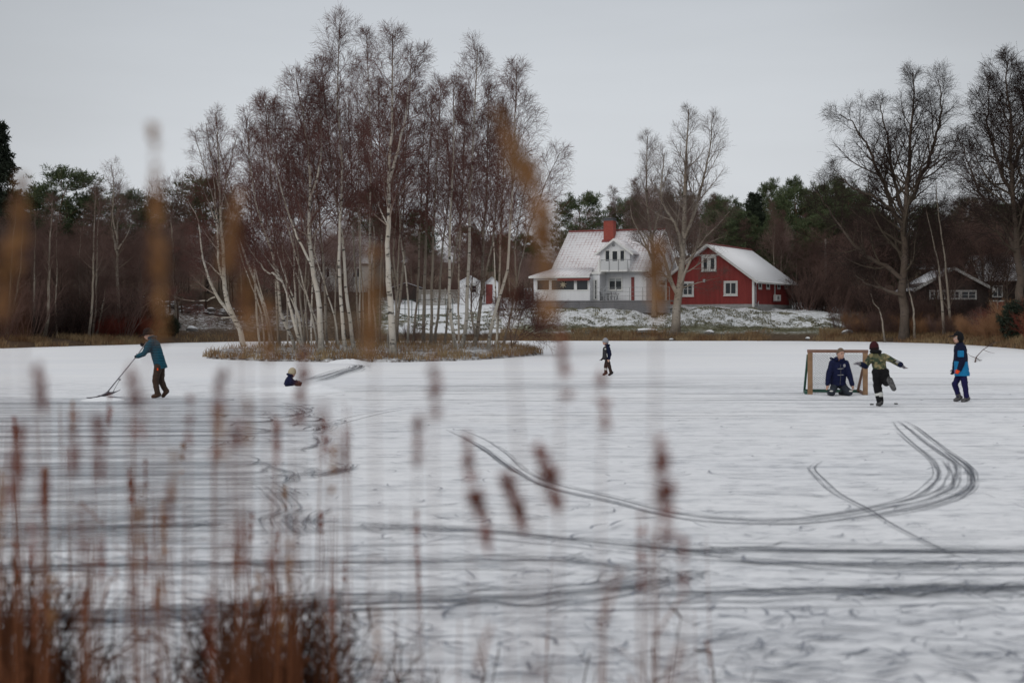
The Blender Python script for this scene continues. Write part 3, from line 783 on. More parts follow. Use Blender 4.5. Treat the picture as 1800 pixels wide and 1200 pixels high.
ISLAND = [
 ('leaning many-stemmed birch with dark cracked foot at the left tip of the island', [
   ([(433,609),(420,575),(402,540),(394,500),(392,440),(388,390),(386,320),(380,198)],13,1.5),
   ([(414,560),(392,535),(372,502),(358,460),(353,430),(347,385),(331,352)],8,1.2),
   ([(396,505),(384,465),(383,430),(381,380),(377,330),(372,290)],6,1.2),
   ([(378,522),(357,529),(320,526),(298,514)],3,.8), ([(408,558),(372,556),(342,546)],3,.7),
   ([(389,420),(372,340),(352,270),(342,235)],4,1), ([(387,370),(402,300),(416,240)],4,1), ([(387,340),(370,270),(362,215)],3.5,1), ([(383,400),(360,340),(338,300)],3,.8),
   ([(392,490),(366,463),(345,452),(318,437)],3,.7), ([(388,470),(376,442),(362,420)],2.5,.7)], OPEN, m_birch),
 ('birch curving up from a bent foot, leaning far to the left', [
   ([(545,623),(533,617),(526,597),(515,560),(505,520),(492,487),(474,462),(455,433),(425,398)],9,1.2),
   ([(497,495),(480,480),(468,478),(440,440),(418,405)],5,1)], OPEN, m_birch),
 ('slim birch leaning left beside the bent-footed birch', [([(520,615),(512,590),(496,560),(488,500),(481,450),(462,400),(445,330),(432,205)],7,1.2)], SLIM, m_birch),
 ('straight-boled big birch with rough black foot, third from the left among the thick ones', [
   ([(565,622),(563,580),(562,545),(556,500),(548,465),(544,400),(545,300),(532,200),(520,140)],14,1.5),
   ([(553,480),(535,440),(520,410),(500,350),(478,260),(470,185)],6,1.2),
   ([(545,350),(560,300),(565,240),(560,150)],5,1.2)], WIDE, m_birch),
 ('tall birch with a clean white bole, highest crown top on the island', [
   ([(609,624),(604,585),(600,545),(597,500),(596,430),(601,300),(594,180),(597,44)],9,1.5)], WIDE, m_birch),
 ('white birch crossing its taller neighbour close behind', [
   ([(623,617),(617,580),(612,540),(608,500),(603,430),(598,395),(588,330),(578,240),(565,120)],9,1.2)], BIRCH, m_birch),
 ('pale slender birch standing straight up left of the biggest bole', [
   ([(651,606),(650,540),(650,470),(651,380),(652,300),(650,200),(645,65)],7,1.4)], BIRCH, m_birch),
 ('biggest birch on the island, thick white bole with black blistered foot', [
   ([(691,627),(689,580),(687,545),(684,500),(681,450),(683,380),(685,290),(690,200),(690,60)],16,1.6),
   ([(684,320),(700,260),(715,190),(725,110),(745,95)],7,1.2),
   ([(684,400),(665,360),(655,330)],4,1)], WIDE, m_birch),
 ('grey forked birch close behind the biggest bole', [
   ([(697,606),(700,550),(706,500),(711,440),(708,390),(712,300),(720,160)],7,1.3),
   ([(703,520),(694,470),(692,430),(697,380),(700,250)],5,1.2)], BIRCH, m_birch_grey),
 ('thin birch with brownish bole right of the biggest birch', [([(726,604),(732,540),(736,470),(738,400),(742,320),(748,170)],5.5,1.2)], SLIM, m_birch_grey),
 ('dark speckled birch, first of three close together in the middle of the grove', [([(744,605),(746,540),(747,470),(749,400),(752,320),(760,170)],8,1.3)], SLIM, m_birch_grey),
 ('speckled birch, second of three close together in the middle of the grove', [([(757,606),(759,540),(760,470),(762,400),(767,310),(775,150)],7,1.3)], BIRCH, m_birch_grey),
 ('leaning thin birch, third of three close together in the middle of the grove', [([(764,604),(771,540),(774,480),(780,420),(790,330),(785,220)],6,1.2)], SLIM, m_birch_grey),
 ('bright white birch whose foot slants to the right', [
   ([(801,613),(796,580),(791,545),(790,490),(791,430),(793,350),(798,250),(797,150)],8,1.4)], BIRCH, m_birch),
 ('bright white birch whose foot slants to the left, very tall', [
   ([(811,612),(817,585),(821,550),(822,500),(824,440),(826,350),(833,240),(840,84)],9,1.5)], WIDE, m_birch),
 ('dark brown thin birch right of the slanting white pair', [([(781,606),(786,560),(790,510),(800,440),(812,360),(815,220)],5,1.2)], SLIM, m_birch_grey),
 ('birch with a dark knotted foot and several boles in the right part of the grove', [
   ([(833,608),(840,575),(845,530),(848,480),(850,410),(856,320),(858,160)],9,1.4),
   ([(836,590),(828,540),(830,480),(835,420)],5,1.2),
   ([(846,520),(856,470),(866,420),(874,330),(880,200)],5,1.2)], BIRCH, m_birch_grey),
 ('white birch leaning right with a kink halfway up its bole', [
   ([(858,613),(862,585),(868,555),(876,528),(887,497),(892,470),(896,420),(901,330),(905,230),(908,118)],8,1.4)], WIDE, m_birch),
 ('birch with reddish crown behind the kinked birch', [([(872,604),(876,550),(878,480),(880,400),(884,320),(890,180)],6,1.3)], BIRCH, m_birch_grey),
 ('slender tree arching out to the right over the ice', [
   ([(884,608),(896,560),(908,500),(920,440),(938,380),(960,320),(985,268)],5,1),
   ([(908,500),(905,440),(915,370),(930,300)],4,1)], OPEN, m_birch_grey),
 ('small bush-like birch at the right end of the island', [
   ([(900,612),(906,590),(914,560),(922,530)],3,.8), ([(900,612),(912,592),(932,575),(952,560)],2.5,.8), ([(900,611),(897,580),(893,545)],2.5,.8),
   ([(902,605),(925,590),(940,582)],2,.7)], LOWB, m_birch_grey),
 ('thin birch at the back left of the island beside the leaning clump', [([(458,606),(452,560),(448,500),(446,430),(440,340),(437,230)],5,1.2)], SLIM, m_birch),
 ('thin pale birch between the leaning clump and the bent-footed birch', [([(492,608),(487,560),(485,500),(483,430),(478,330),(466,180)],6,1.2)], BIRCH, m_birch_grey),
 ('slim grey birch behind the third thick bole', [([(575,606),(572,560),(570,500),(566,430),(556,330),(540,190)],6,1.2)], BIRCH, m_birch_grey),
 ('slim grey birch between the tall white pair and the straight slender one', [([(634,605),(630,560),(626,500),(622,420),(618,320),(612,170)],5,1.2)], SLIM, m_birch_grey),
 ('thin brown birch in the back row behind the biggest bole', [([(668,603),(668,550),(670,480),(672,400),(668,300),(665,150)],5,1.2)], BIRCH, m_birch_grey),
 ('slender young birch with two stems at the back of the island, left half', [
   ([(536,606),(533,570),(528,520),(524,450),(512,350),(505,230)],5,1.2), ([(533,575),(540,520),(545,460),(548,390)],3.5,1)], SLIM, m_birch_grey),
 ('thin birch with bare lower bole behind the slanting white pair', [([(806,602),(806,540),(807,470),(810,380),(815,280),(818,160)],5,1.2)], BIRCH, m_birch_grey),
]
for k, (lab, specs, sp_, mb_) in enumerate(ISLAND):
    island_birch(lab, specs, 100+k, sp_, mb_)

rgx = random.Random(404)
for k in range(14):     # thin stems crowding the middle of the grove
    bx = rgx.uniform(470, 880); by = rgx.uniform(602, 611); top = rgx.uniform(150, 330)*.55+np.interp(bx, [460, 600, 700, 800, 900], [200, 90, 110, 120, 170])*.55
    dx = rgx.uniform(-28, 18); kx_ = rgx.uniform(-6, 6)
    island_birch('thin pale birch stem crowded among the thicker boles of the island', [([(bx, by), (bx+dx*.15+kx_, by-90), (bx+dx*.4-kx_, by-190), (bx+dx*.7, (by+top)/2-60), (bx+dx, top)], rgx.uniform(3.2, 5.0), 1.0)],
                 800+k, var(SLIM, l1=dict(n=18, t0=.5)), m_birch if k % 2 else m_birch_grey, group='thin birch stems on the island')
for k in range(9):      # thin stems leaning out to the left
    bx = rgx.uniform(462, 600); by = rgx.uniform(603, 612); ln = rgx.uniform(60, 130); tp_ = rgx.uniform(215, 400)
    island_birch('thin pale birch stem leaning out to the left from the left half of the island', [([(bx, by), (bx-ln*.12, by-60), (bx-ln*.42, by-(by-tp_)*.45), (bx-ln*.8, by-(by-tp_)*.8), (bx-ln, tp_)], rgx.uniform(3.2, 5.5), 1.0)],
                 840+k, var(SLIM, l1=dict(n=16, t0=.42)), m_birch, group='thin leaning birch stems on the island')
# ------------------------------------------------------------------ single trees on the far shore
def shore_tree(label, cat, name, d, specs, seed, spec, mb, mc, group=None, sway=.6, sink=.05):
    rg = random.Random(seed)
    st = stems_px(d, specs, rg, sway)
    base = st[0][0][0].copy(); base[2] = hz(base[0], base[1])-sink
    st[0][0][0] = base.copy()
    return make_tree(name, label, cat, base, st, spec, seed, mb, mc, group)

GARDEN = dict(tw=.0062, l1=dict(n=26, t0=.30, ang=38, trop=.55, len=lambda t, L_: .6+(1-t)**.7*np.minimum(4.2, L_*.36), rf=.5),
              l2=dict(n=10, ang=40, trop=.25, len=lambda t, L_: .35+L_*.45*(1.1-t)),
              l3=dict(n=9, ang=38, trop=-.15, len=lambda t, L_: .3+L_*.40))
shore_tree('big bare birch with forked trunk in front of the red house', 'birch tree', 'birch_tree', 118.5, [
   ([(1187,584),(1189,550),(1193,515),(1198,480),(1201,430),(1204,350),(1206,280),(1211,192)],17,1.5),
   ([(1192,520),(1178,490),(1168,455),(1150,430),(1128,405)],9,1.5),
   ([(1196,500),(1215,455),(1238,420),(1262,395),(1282,372)],6,1.2),
   ([(1200,450),(1190,400),(1172,370),(1162,340),(1168,270)],7,1.2),
   ([(1202,420),(1222,370),(1235,320),(1248,260),(1252,205)],7,1.2),
   ([(1178,490),(1160,480),(1140,488)],4,1), ([(1192,508),(1225,498),(1265,488)],3,.8)], 301, GARDEN, m_birch_grey, m_tw_grey)
shore_tree('slimmer bare birch at the right end of the white house', 'birch tree', 'birch_tree', 127, [
   ([(1150,552),(1150,500),(1148,450),(1143,400),(1136,340),(1138,240)],9,1.3),
   ([(1148,460),(1130,420),(1112,385),(1108,360)],5,1), ([(1145,420),(1160,370),(1170,310)],4,1)], 302, GARDEN, m_birch_grey, m_tw_grey)
BIGT = dict(tw=.0075, wig=.12, l1=dict(n=34, t0=.25, ang=44, trop=.6, wob=.4, len=lambda t, L_: .8+(1-t)**.6*np.minimum(5.0, L_*.36), rf=.5),
            l2=dict(n=12, ang=46, trop=.2, len=lambda t, L_: .4+L_*.48*(1.1-t)),
            l3=dict(n=10, ang=42, trop=-.45, len=lambda t, L_: .3+L_*.42))
shore_tree('wide spreading bare tree with crooked low limbs on the right shore', 'bare tree', 'bare_tree', 108, [
   ([(1589,572),(1587,530),(1588,480),(1590,420),(1592,350),(1600,260),(1606,130)],18,2),
   ([(1586,490),(1560,470),(1532,455),(1500,430),(1475,395),(1450,360),(1436,335)],9,1.3),
   ([(1587,520),(1560,510),(1525,500),(1500,478),(1488,465)],7,1.2),
   ([(1590,400),(1568,365),(1552,320),(1530,270),(1502,220),(1475,200)],10,1.5),
   ([(1591,380),(1575,330),(1560,250),(1548,180)],8,1.5),
   ([(1592,370),(1620,310),(1645,250),(1655,180),(1650,140)],9,1.5),
   ([(1590,430),(1612,390),(1640,370),(1672,350)],6,1.2),
   ([(1570,370),(1535,345),(1500,330),(1470,300)],6,1.2)], 311, BIGT, m_grey_bark, m_tw_dark)
shore_tree('dark dense bare tree filling the right edge of the picture', 'bare tree', 'bare_tree', 100, [
   ([(1800,585),(1795,530),(1790,470),(1786,420),(1780,330),(1775,220),(1770,110)],16,2),
   ([(1789,450),(1765,400),(1735,360),(1710,310),(1690,250)],9,1.4),
   ([(1785,400),(1810,330),(1830,250),(1835,140)],9,1.5),
   ([(1782,350),(1755,290),(1735,220),(1740,150)],8,1.5),
   ([(1790,440),(1820,400),(1860,380)],7,1.4), ([(1779,300),(1800,230),(1800,130)],7,1.3)],
   312, var(BIGT, l1=dict(n=36), l2=dict(n=12), l3=dict(n=11), tw=.010), m_grey_bark, m_tw_dark)
for k, (lab, pts, wd) in enumerate((
  ('thin pale birch bole bending left between the spreading tree and the dark cottage', [(1660,578),(1655,530),(1650,470),(1640,420),(1628,370)], 7),
  ('thin rusty birch bole in front of the dark cottage', [(1672,580),(1666,520),(1660,450),(1650,380),(1645,320)], 6),
  ('low crooked pale bole right of the spreading tree', [(1608,574),(1605,540),(1598,510),(1592,470)], 6),
  ('forked pale shoot left of the spreading tree', [(1556,572),(1548,550),(1538,535),(1530,515)], 5))):
    shore_tree(lab, 'birch tree', 'birch_tree', 106+k*.8, [(pts, wd, 1.2)], 320+k, var(SLIM, l1=dict(n=14), l3=dict(n=5)), m_birch_grey, m_tw_dark)

# slim birches along the left shore
for k, (lab, specs, d) in enumerate((
  ('pair of thin yellowish boles close to the left picture edge', [([(12,606),(17,520),(22,440),(30,350)],6,1.2), ([(14,606),(24,540),(36,470),(40,380)],5,1.2)], 93),
  ('thin straight pale bole, second group from the left edge', [([(59,604),(60,530),(61,460),(62,380)],5,1.2)], 95),
  ('curved pale bole with ochre tint left of the snow pusher', [([(78,606),(84,560),(86,490),(88,420),(92,350)],8,1.3)], 95),
  ('left one of the twin slender boles behind the snow pusher', [([(156,602),(162,540),(164,480),(165,410),(168,330)],6,1.2)], 98),
  ('right one of the twin slender boles behind the snow pusher', [([(162,602),(168,540),(170,470),(172,400),(176,340)],5,1.2)], 99),
  ('slanting thin yellow bole right of the twin boles', [([(169,600),(176,560),(182,530),(187,495)],5,1.2)], 99),
  ('pale forked birch standing over the red bushes', [([(209,597),(208,540),(206,480),(206,420),(208,330)],9,1.3), ([(206,450),(197,400),(194,360)],5,1.1), ([(206,440),(222,415),(232,390)],4,1),
       ([(206,420),(198,380),(200,330),(195,290)],4,1)], 104),
  ('grey bole beside the dark clipped bush', [([(311,592),(310,550),(308,520),(305,450),(300,380)],10,1.4)], 112),
  ('thin dark bole left of the tall twin boles', [([(100,604),(98,540),(100,470),(99,380)],4,1.1)], 97),
  ('thin brown bole among the twigs left of the forked birch', [([(140,603),(141,550),(139,480),(142,400)],4,1.1)], 101))):
    shore_tree(lab, 'birch tree', 'birch_tree', d, specs, 340+k, var(SLIM, l1=dict(n=22, t0=.4)), m_birch_grey, m_tw_brown, 'slim birches along the left shore')

# ------------------------------------------------------------------ woods behind: prototypes, then copies
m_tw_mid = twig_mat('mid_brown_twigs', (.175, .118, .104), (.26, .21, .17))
def proto_bare(seed, h, mb, mc, spec, lean=.5, forks=2):
    rg = random.Random(seed)
    def wob(z, f): return np.array([rg.uniform(-1,1)*f, rg.uniform(-1,1)*f, z])
    st = [([np.zeros(3), wob(h*.25,lean*.3), wob(h*.55,lean*.6), wob(h*.8,lean), wob(h,lean*1.1)], h*.0095+.02, .012)]
    for k in range(forks):
        z0 = h*rg.uniform(.25,.5); a = rg.uniform(0,6.28); e = h*rg.uniform(.12,.24)
        st.append(([np.array([0,0,z0]), np.array([math.cos(a)*e*.5, math.sin(a)*e*.5, z0+h*.18]), np.array([math.cos(a)*e, math.sin(a)*e, z0+h*rg.uniform(.33,.45)])], h*.005, .01))
    tr, cr = grow(seed, st, spec)
    v_, q_, a_ = join(tr); mt = mesh_np('trunk', v_, q_, attrs={'thick': a_}); mt.materials.append(mb)
    v_, q_, a_ = join(cr); mk = mesh_np('crown', v_, q_, attrs={'thick': a_}); mk.materials.append(mc)
    return mt, mk

def needle_tuft(rg, C, D, n, ln, wd, spread):
    """C (M,3) tuft centres, D (M,3) directions: n flat needle bundles each"""
    M = len(C)
    c = np.repeat(C, n, 0); d = np.repeat(D, n, 0)
    dr = nrm(d*.7+(rg.random((M*n, 3))-.5)*2.0+np.array([0, 0, .25]))
    p = c+(rg.random((M*n, 3))-.5)*2*spread*np.array([1, 1, .55])
    sd = nrm(np.cross(dr, rg.random((M*n, 3))-.5))
    l_ = (ln*(.6+.8*rg.random(M*n)))[:, None]; w_ = wd*(.6+.8*rg.random(M*n))[:, None]
    V = np.stack([p-sd*w_, p+sd*w_, p+dr*l_+sd*w_*.25, p+dr*l_-sd*w_*.25], 1).reshape(-1, 3)
    Q = np.arange(M*n*4).reshape(-1, 4)
    return V, Q, np.zeros(len(V))

def proto_pine(seed, h, crown0, width, n_l=34):
    rg = np.random.default_rng(seed)
    tp = [np.array([0,0,0]), np.array([rg.uniform(-.2,.2),rg.uniform(-.2,.2),h*.4]), np.array([rg.uniform(-.4,.4),rg.uniform(-.4,.4),h*.75]), np.array([rg.uniform(-.5,.5),rg.uniform(-.5,.5),h])]
    q, r, ln = stem_path(tp, h*.011+.03, .03, 14, rg, .06)
    Pt, Rt = q[None], r[None]
    trunk = [tubes(Pt, Rt, 8)]
    lf = lambda t, L_: width*(.35+.75*np.sin(np.pi*np.clip((t-crown0)/(1-crown0)*.85+.12, 0, 1)))
    P1, R1, L1 = spawn(rg, Pt, Rt, np.array([ln]), n_l, crown0, .985, 72, lf, 7, .55, .35, rf=.4, rmin=.02)
    P2, R2, L2 = spawn(rg, P1, R1, L1, 7, .35, 1.0, 45, lambda t, L_: .3+L_*.35, 4, .4, .3, rf=.6, rmin=.012)
    trunk += [tubes(P1, R1, 5), tubes(P2, R2, 3)]
    C = np.concatenate([P2[:, -1], P2[:, 2], P1[:, -1]]); D = nrm(np.concatenate([P2[:, -1]-P2[:, 0], P2[:, 2]-P2[:, 0], P1[:, -1]-P1[:, -2]]))
    v_, q_, a_ = join(trunk); mt = mesh_np('trunk', v_, q_, attrs={'thick': a_}); mt.materials.append(m_pine_bark)
    keep = rg.random(len(C)) > .15
    V, Q, A = needle_tuft(rg, C[keep], D[keep], 25, .36, .034, .36)
    mk = mesh_np('crown', V, Q, smooth=False); mk.materials.append(m_needles)
    return mt, mk

def proto_spruce(seed, h, width):
    rg = np.random.default_rng(seed)
    q, r, ln = stem_path([np.zeros(3), np.array([.1,0,h*.5]), np.array([0,.1,h])], h*.012+.03, .02, 14, rg, .03)
    Pt, Rt = q[None], r[None]; trunk = [tubes(Pt, Rt, 8)]
    P1, R1, L1 = spawn(rg, Pt, Rt, np.array([ln]), 120, .12, .99, 92, lambda t, L_: .25+width*(1-t)**.85*1.05, 6, -.25, .2, rf=.3, rmin=.012)
    P2, R2, L2 = spawn(rg, P1, R1, L1, 6, .25, 1.0, 50, lambda t, L_: .2+L_*.28, 3, -.5, .2, rf=.6, rmin=.01)
    trunk += [tubes(P1, R1, 4)]
    C = np.concatenate([P2[:, -1], P2[:, 1], P1[:, -1], P1[:, 3]]); D = nrm(np.concatenate([P2[:, -1]-P2[:, 0], P2[:, -1]-P2[:, 0], P1[:, -1]-P1[:, -2], P1[:, 3]-P1[:, 2]]))
    v_, q_, a_ = join(trunk); mt = mesh_np('trunk', v_, q_, attrs={'thick': a_}); mt.materials.append(m_dark_bark)
    V, Q, A = needle_tuft(rg, C, D*.8+np.array([0, 0, -.45]), 11, .32, .05, .22)
    mk = mesh_np('crown', V, Q, smooth=False); mk.materials.append(m_spruce)
    return mt, mk

m_pine_bark, t, b = new_mat('pine_bark'); g = NT(t)
n_ = g.noise(g.coord('Object', (6, 6, 2)), 1, 4)
c_ = g.n('ShaderNodeTexCoord').outputs['Object']; sx_ = g.n('ShaderNodeSeparateXYZ'); g.l(c_, sx_.inputs[0])
g.l(g.mix(g.rng(sx_.outputs['Z'], 3, 8), g.mix(n_, (.035,.026,.022), (.10,.075,.06)), g.mix(n_, (.09,.045,.025), (.20,.105,.06))), b.inputs['Base Color'])
b.inputs['Roughness'].default_value = .9
def needle_mat(name, a, c, d):
    m, t, b = new_mat(name); g = NT(t)
    n1 = g.noise(g.coord('Object'), .55, 3); n2 = g.noise(g.coord('Object'), 3.0, 3)
    oi = g.n('ShaderNodeObjectInfo')
    col = g.mix(g.rng(n1, .35, .65), a, c); col = g.mix(g.math('MULTIPLY', g.rng(n2, .4, .7), .6), col, d)
    col = g.mix(g.math('MULTIPLY', oi.outputs['Random'], .35), col, tuple(q*.55 for q in a))
    g.l(col, b.inputs['Base Color']); b.inputs['Roughness'].default_value = .75; b.inputs['Specular IOR Level'].default_value = .25
    return m
m_needles = needle_mat('pine_needles', (.050,.075,.032), (.085,.115,.05), (.12,.125,.065))
m_spruce = needle_mat('spruce_needles', (.014,.021,.013), (.026,.036,.020), (.035,.046,.028))
m_juniper = needle_mat('juniper_needles', (.035,.055,.020), (.07,.095,.035), (.10,.11,.045))

bare_P = [proto_bare(500+k, 9.5+k*.7, m_dark_bark if k % 2 else m_grey_bark, (m_tw_brown, m_tw_brown, m_tw_brown, m_tw_grey)[k % 4], BARE, .6, 2+k % 2) for k in range(6)]
mid_P = []
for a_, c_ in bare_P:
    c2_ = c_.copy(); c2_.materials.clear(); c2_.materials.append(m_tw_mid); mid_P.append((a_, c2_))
dark_P = [proto_bare(520+k, 10+k*.8, m_dark_bark, m_tw_dark, BARE, .6, 2) for k in range(3)]
bir_P = [proto_bare(540+k, 12+k, m_birch_grey, m_tw_brown, var(SLIM, tw=.0065), .5, 0) for k in range(3)]
pine_P = [proto_pine(560+k, (13, 14.5, 12, 15, 10)[k], (.34, .42, .28, .5, .2)[k], (2.6, 3.0, 2.8, 3.0, 2.4)[k]) for k in range(5)]
spru_P = [proto_spruce(580+k, (15, 12)[k], (3.0, 2.6)[k]) for k in range(2)]

def place(proto, name, label, cat, group, x, y, sc, rz, sxy=1.0):
    r = tag(empty(name, (x, y, hz(x, y)-.1), rz), label, cat, group); r.scale = (sc*sxy, sc*sxy, sc)
    link('trunk', proto[0], None, r); link('crown', proto[1], None, r)
    return r

HOUSE_KEEP = [(15.5, 131, 19, 12.5)]   # x, y, radii kept free for the houses
def blocked(x, y):
    return (abs(x-18.5) < 18.5 and 108 < y < 149) or (abs(x+5) < 12 and 108 < y < 143) or (34 < x < 52 and 112 < y < 136)
def wood(n, pxr, dr, protos, name, label, cat, group, sc, seed, gap=1.6, maxpx=None, top=None):
    """scatter n trees over a piece of woodland seen between the pixel columns pxr; top(px) = skyline row they reach"""
    rg = random.Random(seed); pts = []; tries = 0
    while len(pts) < n and tries < n*60:
        tries += 1
        px = rg.uniform(*pxr); d = rg.uniform(*dr); x = (px-900)/F*d
        sh = np.interp(px, SHX, SHY)
        if 545 < px < 650 and d < 166 and rg.random() < .7: continue
        if d < sh+3.5 or blocked(x, d) or any((x-a)**2+(d-b_)**2 < gap**2 for a, b_ in pts): continue
        pts.append((x, d)); pr = rg.choice(protos)
        s_ = rg.uniform(*sc)
        if top is not None:
            tp = top(px)+rg.uniform(-8, 46)*(1.0 if cat != 'pine tree' else 1.7); zt = H-(tp-HY)/F*d
            hgt = max(v.co.z for v in (pr[1].vertices[i] for i in range(0, len(pr[1].vertices), 97)))
            s_ = max(.4, min(1.5, (zt-hz(x, d))/hgt))
        place(pr, name, label, cat, group, x, d, s_, rg.uniform(0, 6.28), (rg.uniform(.85, 1.15) if s_ > .75 else 1.15)*(.78 if cat == 'pine tree' and s_ > .8 else 1))
sky_l = lambda px: np.interp(px, [-200, 0, 60, 170, 200, 240, 330, 420, 640, 720, 960, 1000], [300, 330, 350, 375, 350, 385, 345, 385, 335, 360, 385, 380])
wood(95, (-120, 330), (98, 150), bare_P+dark_P[:1]+bir_P, 'bare_tree', 'bare dark brown tree in the thicket on the left shore', 'bare tree', 'bare trees on the left shore', (.7, 1.1), 11, 1.5, top=lambda px: sky_l(px)+28)
wood(40, (-100, 330), (120, 165), bare_P, 'bare_tree', 'bare brown tree at the back of the left wood', 'bare tree', 'bare trees at the back of the left wood', (.8, 1.1), 12, 2.0, top=lambda px: sky_l(px)+15)
wood(70, (300, 720), (128, 185), mid_P+bir_P, 'bare_tree', 'bare brown tree in the wood behind the birch island', 'bare tree', 'bare trees behind the island', (.8, 1.1), 13, 2.0, top=lambda px: sky_l(px)+30)
wood(44, (700, 1010), (143, 190), mid_P+bir_P, 'bare_tree', 'bare tree behind the shed and fence left of the white house', 'bare tree', 'bare trees behind the shed', (.8, 1.1), 14, 2.0, top=lambda px: sky_l(px)+35)
wood(26, (985, 1270), (152, 190), mid_P+bir_P, 'bare_tree', 'bare pale tree rising behind the roof of the white house', 'bare tree', 'bare trees behind the white house', (.8, 1.1), 15, 2.0, top=lambda px: np.interp(px, [985, 1060, 1100, 1270], [350, 345, 310, 330]))
wood(46, (1405, 1900), (116, 165), bare_P[:3]+dark_P, 'bare_tree', 'bare dark tree in the thicket on the right shore', 'bare tree', 'bare trees on the right shore', (.7, 1.0), 16, 1.8, top=lambda px: np.interp(px, [1405, 1480, 1900], [430, 360, 330]))
wood(11, (1265, 1450), (147, 156), mid_P[:2]+bir_P, 'bare_tree', 'brown bare tree in front of the pines behind the red house', 'bare tree', 'bare trees before the pines', (.6, .9), 43, 2.0, top=lambda px: np.interp(px, [1265, 1450], [380, 370]))
wood(38, (1250, 1480), (150, 195), pine_P+spru_P[1:], 'pine_tree', 'green pine in the wood behind the red house', 'pine tree', 'pines behind the red house', (.8, 1.1), 17, 2.0, top=lambda px: np.interp(px, [1250, 1290, 1340, 1420, 1480], [350, 330, 318, 310, 318]))
wood(34, (1470, 1900), (150, 200), pine_P, 'pine_tree', 'dark pine behind the bare trees on the right', 'pine tree', 'pines behind the right shore', (.8, 1.1), 18, 2.4, top=lambda px: np.interp(px, [1470, 1560, 1640, 1900], [318, 330, 350, 340]))
wood(12, (1262, 1420), (146, 160), pine_P[2:3]+pine_P[4:], 'pine_tree', 'low bushy young pine close behind the red house roof', 'pine tree', 'young pines behind the red house', (.5, .7), 19, 1.8, top=lambda px: np.interp(px, [1262, 1420], [440, 400]))
wood(12, (640, 960), (165, 200), pine_P, 'pine_tree', 'pine half hidden behind the birch crowns of the island', 'pine tree', 'pines behind the island', (.8, 1.0), 20, 3, top=lambda px: np.interp(px, [640, 720, 960], [350, 380, 385]))
wood(7, (1090, 1265), (155, 185), pine_P, 'pine_tree', 'dark pine behind the garden birches between the two houses', 'pine tree', 'pines between the houses', (.8, 1.0), 22, 2.5, top=lambda px: np.interp(px, [1090, 1265], [335, 345]))

wood(4, (1605, 1770), (108, 111.9), bare_P[:3]+dark_P, 'bare_tree', 'small dark bare tree screening the dark cottage', 'bare tree', 'bare trees before the dark cottage', (.5, .8), 41, 1.3, top=lambda px: 400)
wood(7, (1690, 1880), (137, 143), bare_P[:3]+dark_P, 'bare_tree', 'dark bare tree behind the right end of the dark cottage', 'bare tree', 'bare trees behind the dark cottage', (.5, .8), 42, 1.5, top=lambda px: 380)
def one(proto, name, label, cat, px, top, d, sxy=1.0, rz=0.0, group=None):
    x = (px-900)/F*d; zt = H-(top-HY)/F*d
    hgt = max(v.co.z for v in proto[1].vertices)
    return place(proto, name, label, cat, group, x, d, (zt-hz(x, d))/hgt, rz, sxy)
one(spru_P[0], 'spruce_tree', 'tall nearly black spruce at the left edge of the picture', 'spruce tree', -4, 205, 116, .85)
one(spru_P[1], 'spruce_tree', 'second dark spruce beyond the left edge, lower', 'spruce tree', -55, 240, 118, .9)
one(pine_P[1], 'pine_tree', 'big round-crowned dark pine right of the black spruce', 'pine tree', 112, 284, 128, 1.4, 1.0)
one(pine_P[3], 'pine_tree', 'lower pine leaning on the big round-crowned one', 'pine tree', 72, 318, 132, 1.1, 2.0)
one(pine_P[3], 'pine_tree', 'dark pine between the black spruce and the big round-crowned pine', 'pine tree', 28, 322, 122, 1.25, 3.0)
one(pine_P[0], 'pine_tree', 'dark pine filling in right of the big round-crowned pine', 'pine tree', 148, 330, 131, 1.3, 4.0)
one(pine_P[0], 'pine_tree', 'small pine top above the left wood, right of the pale forked birch', 'pine tree', 240, 328, 150, 1.2, .5)
one(pine_P[2], 'pine_tree', 'wide pine crown above the bare wood left of the leaning birch', 'pine tree', 268, 345, 152, 1.1, .9)
one(pine_P[4], 'pine_tree', 'dark pine top behind the crown of the leaning birch', 'pine tree', 365, 305, 158, 1.2, .3)
one(pine_P[0], 'pine_tree', 'lone pine with open crown left of the white house roof', 'pine tree', 1016, 330, 160, 1.15, 2.2)
one(pine_P[3], 'pine_tree', 'pine behind the island birches above the snowy roof in the wood', 'pine tree', 648, 325, 172, 1.1, 1.4)
one(bir_P[0], 'birch_tree', 'bare birch with white stem in front of the pines behind the red house', 'birch tree', 1362, 345, 148, .8, .2)
one(bir_P[1], 'birch_tree', 'second white stem close by in front of the pines behind the red house', 'birch tree', 1372, 365, 148.6, .8, 1.2)
one(bare_P[3], 'bare_tree', 'pale bare crown on the skyline behind the left wood', 'bare tree', 205, 308, 140, 1.0, .7)
one(bare_P[1], 'bare_tree', 'bare round crown on the skyline above the snow pusher', 'bare tree', 300, 290, 150, 1.0, 1.9)

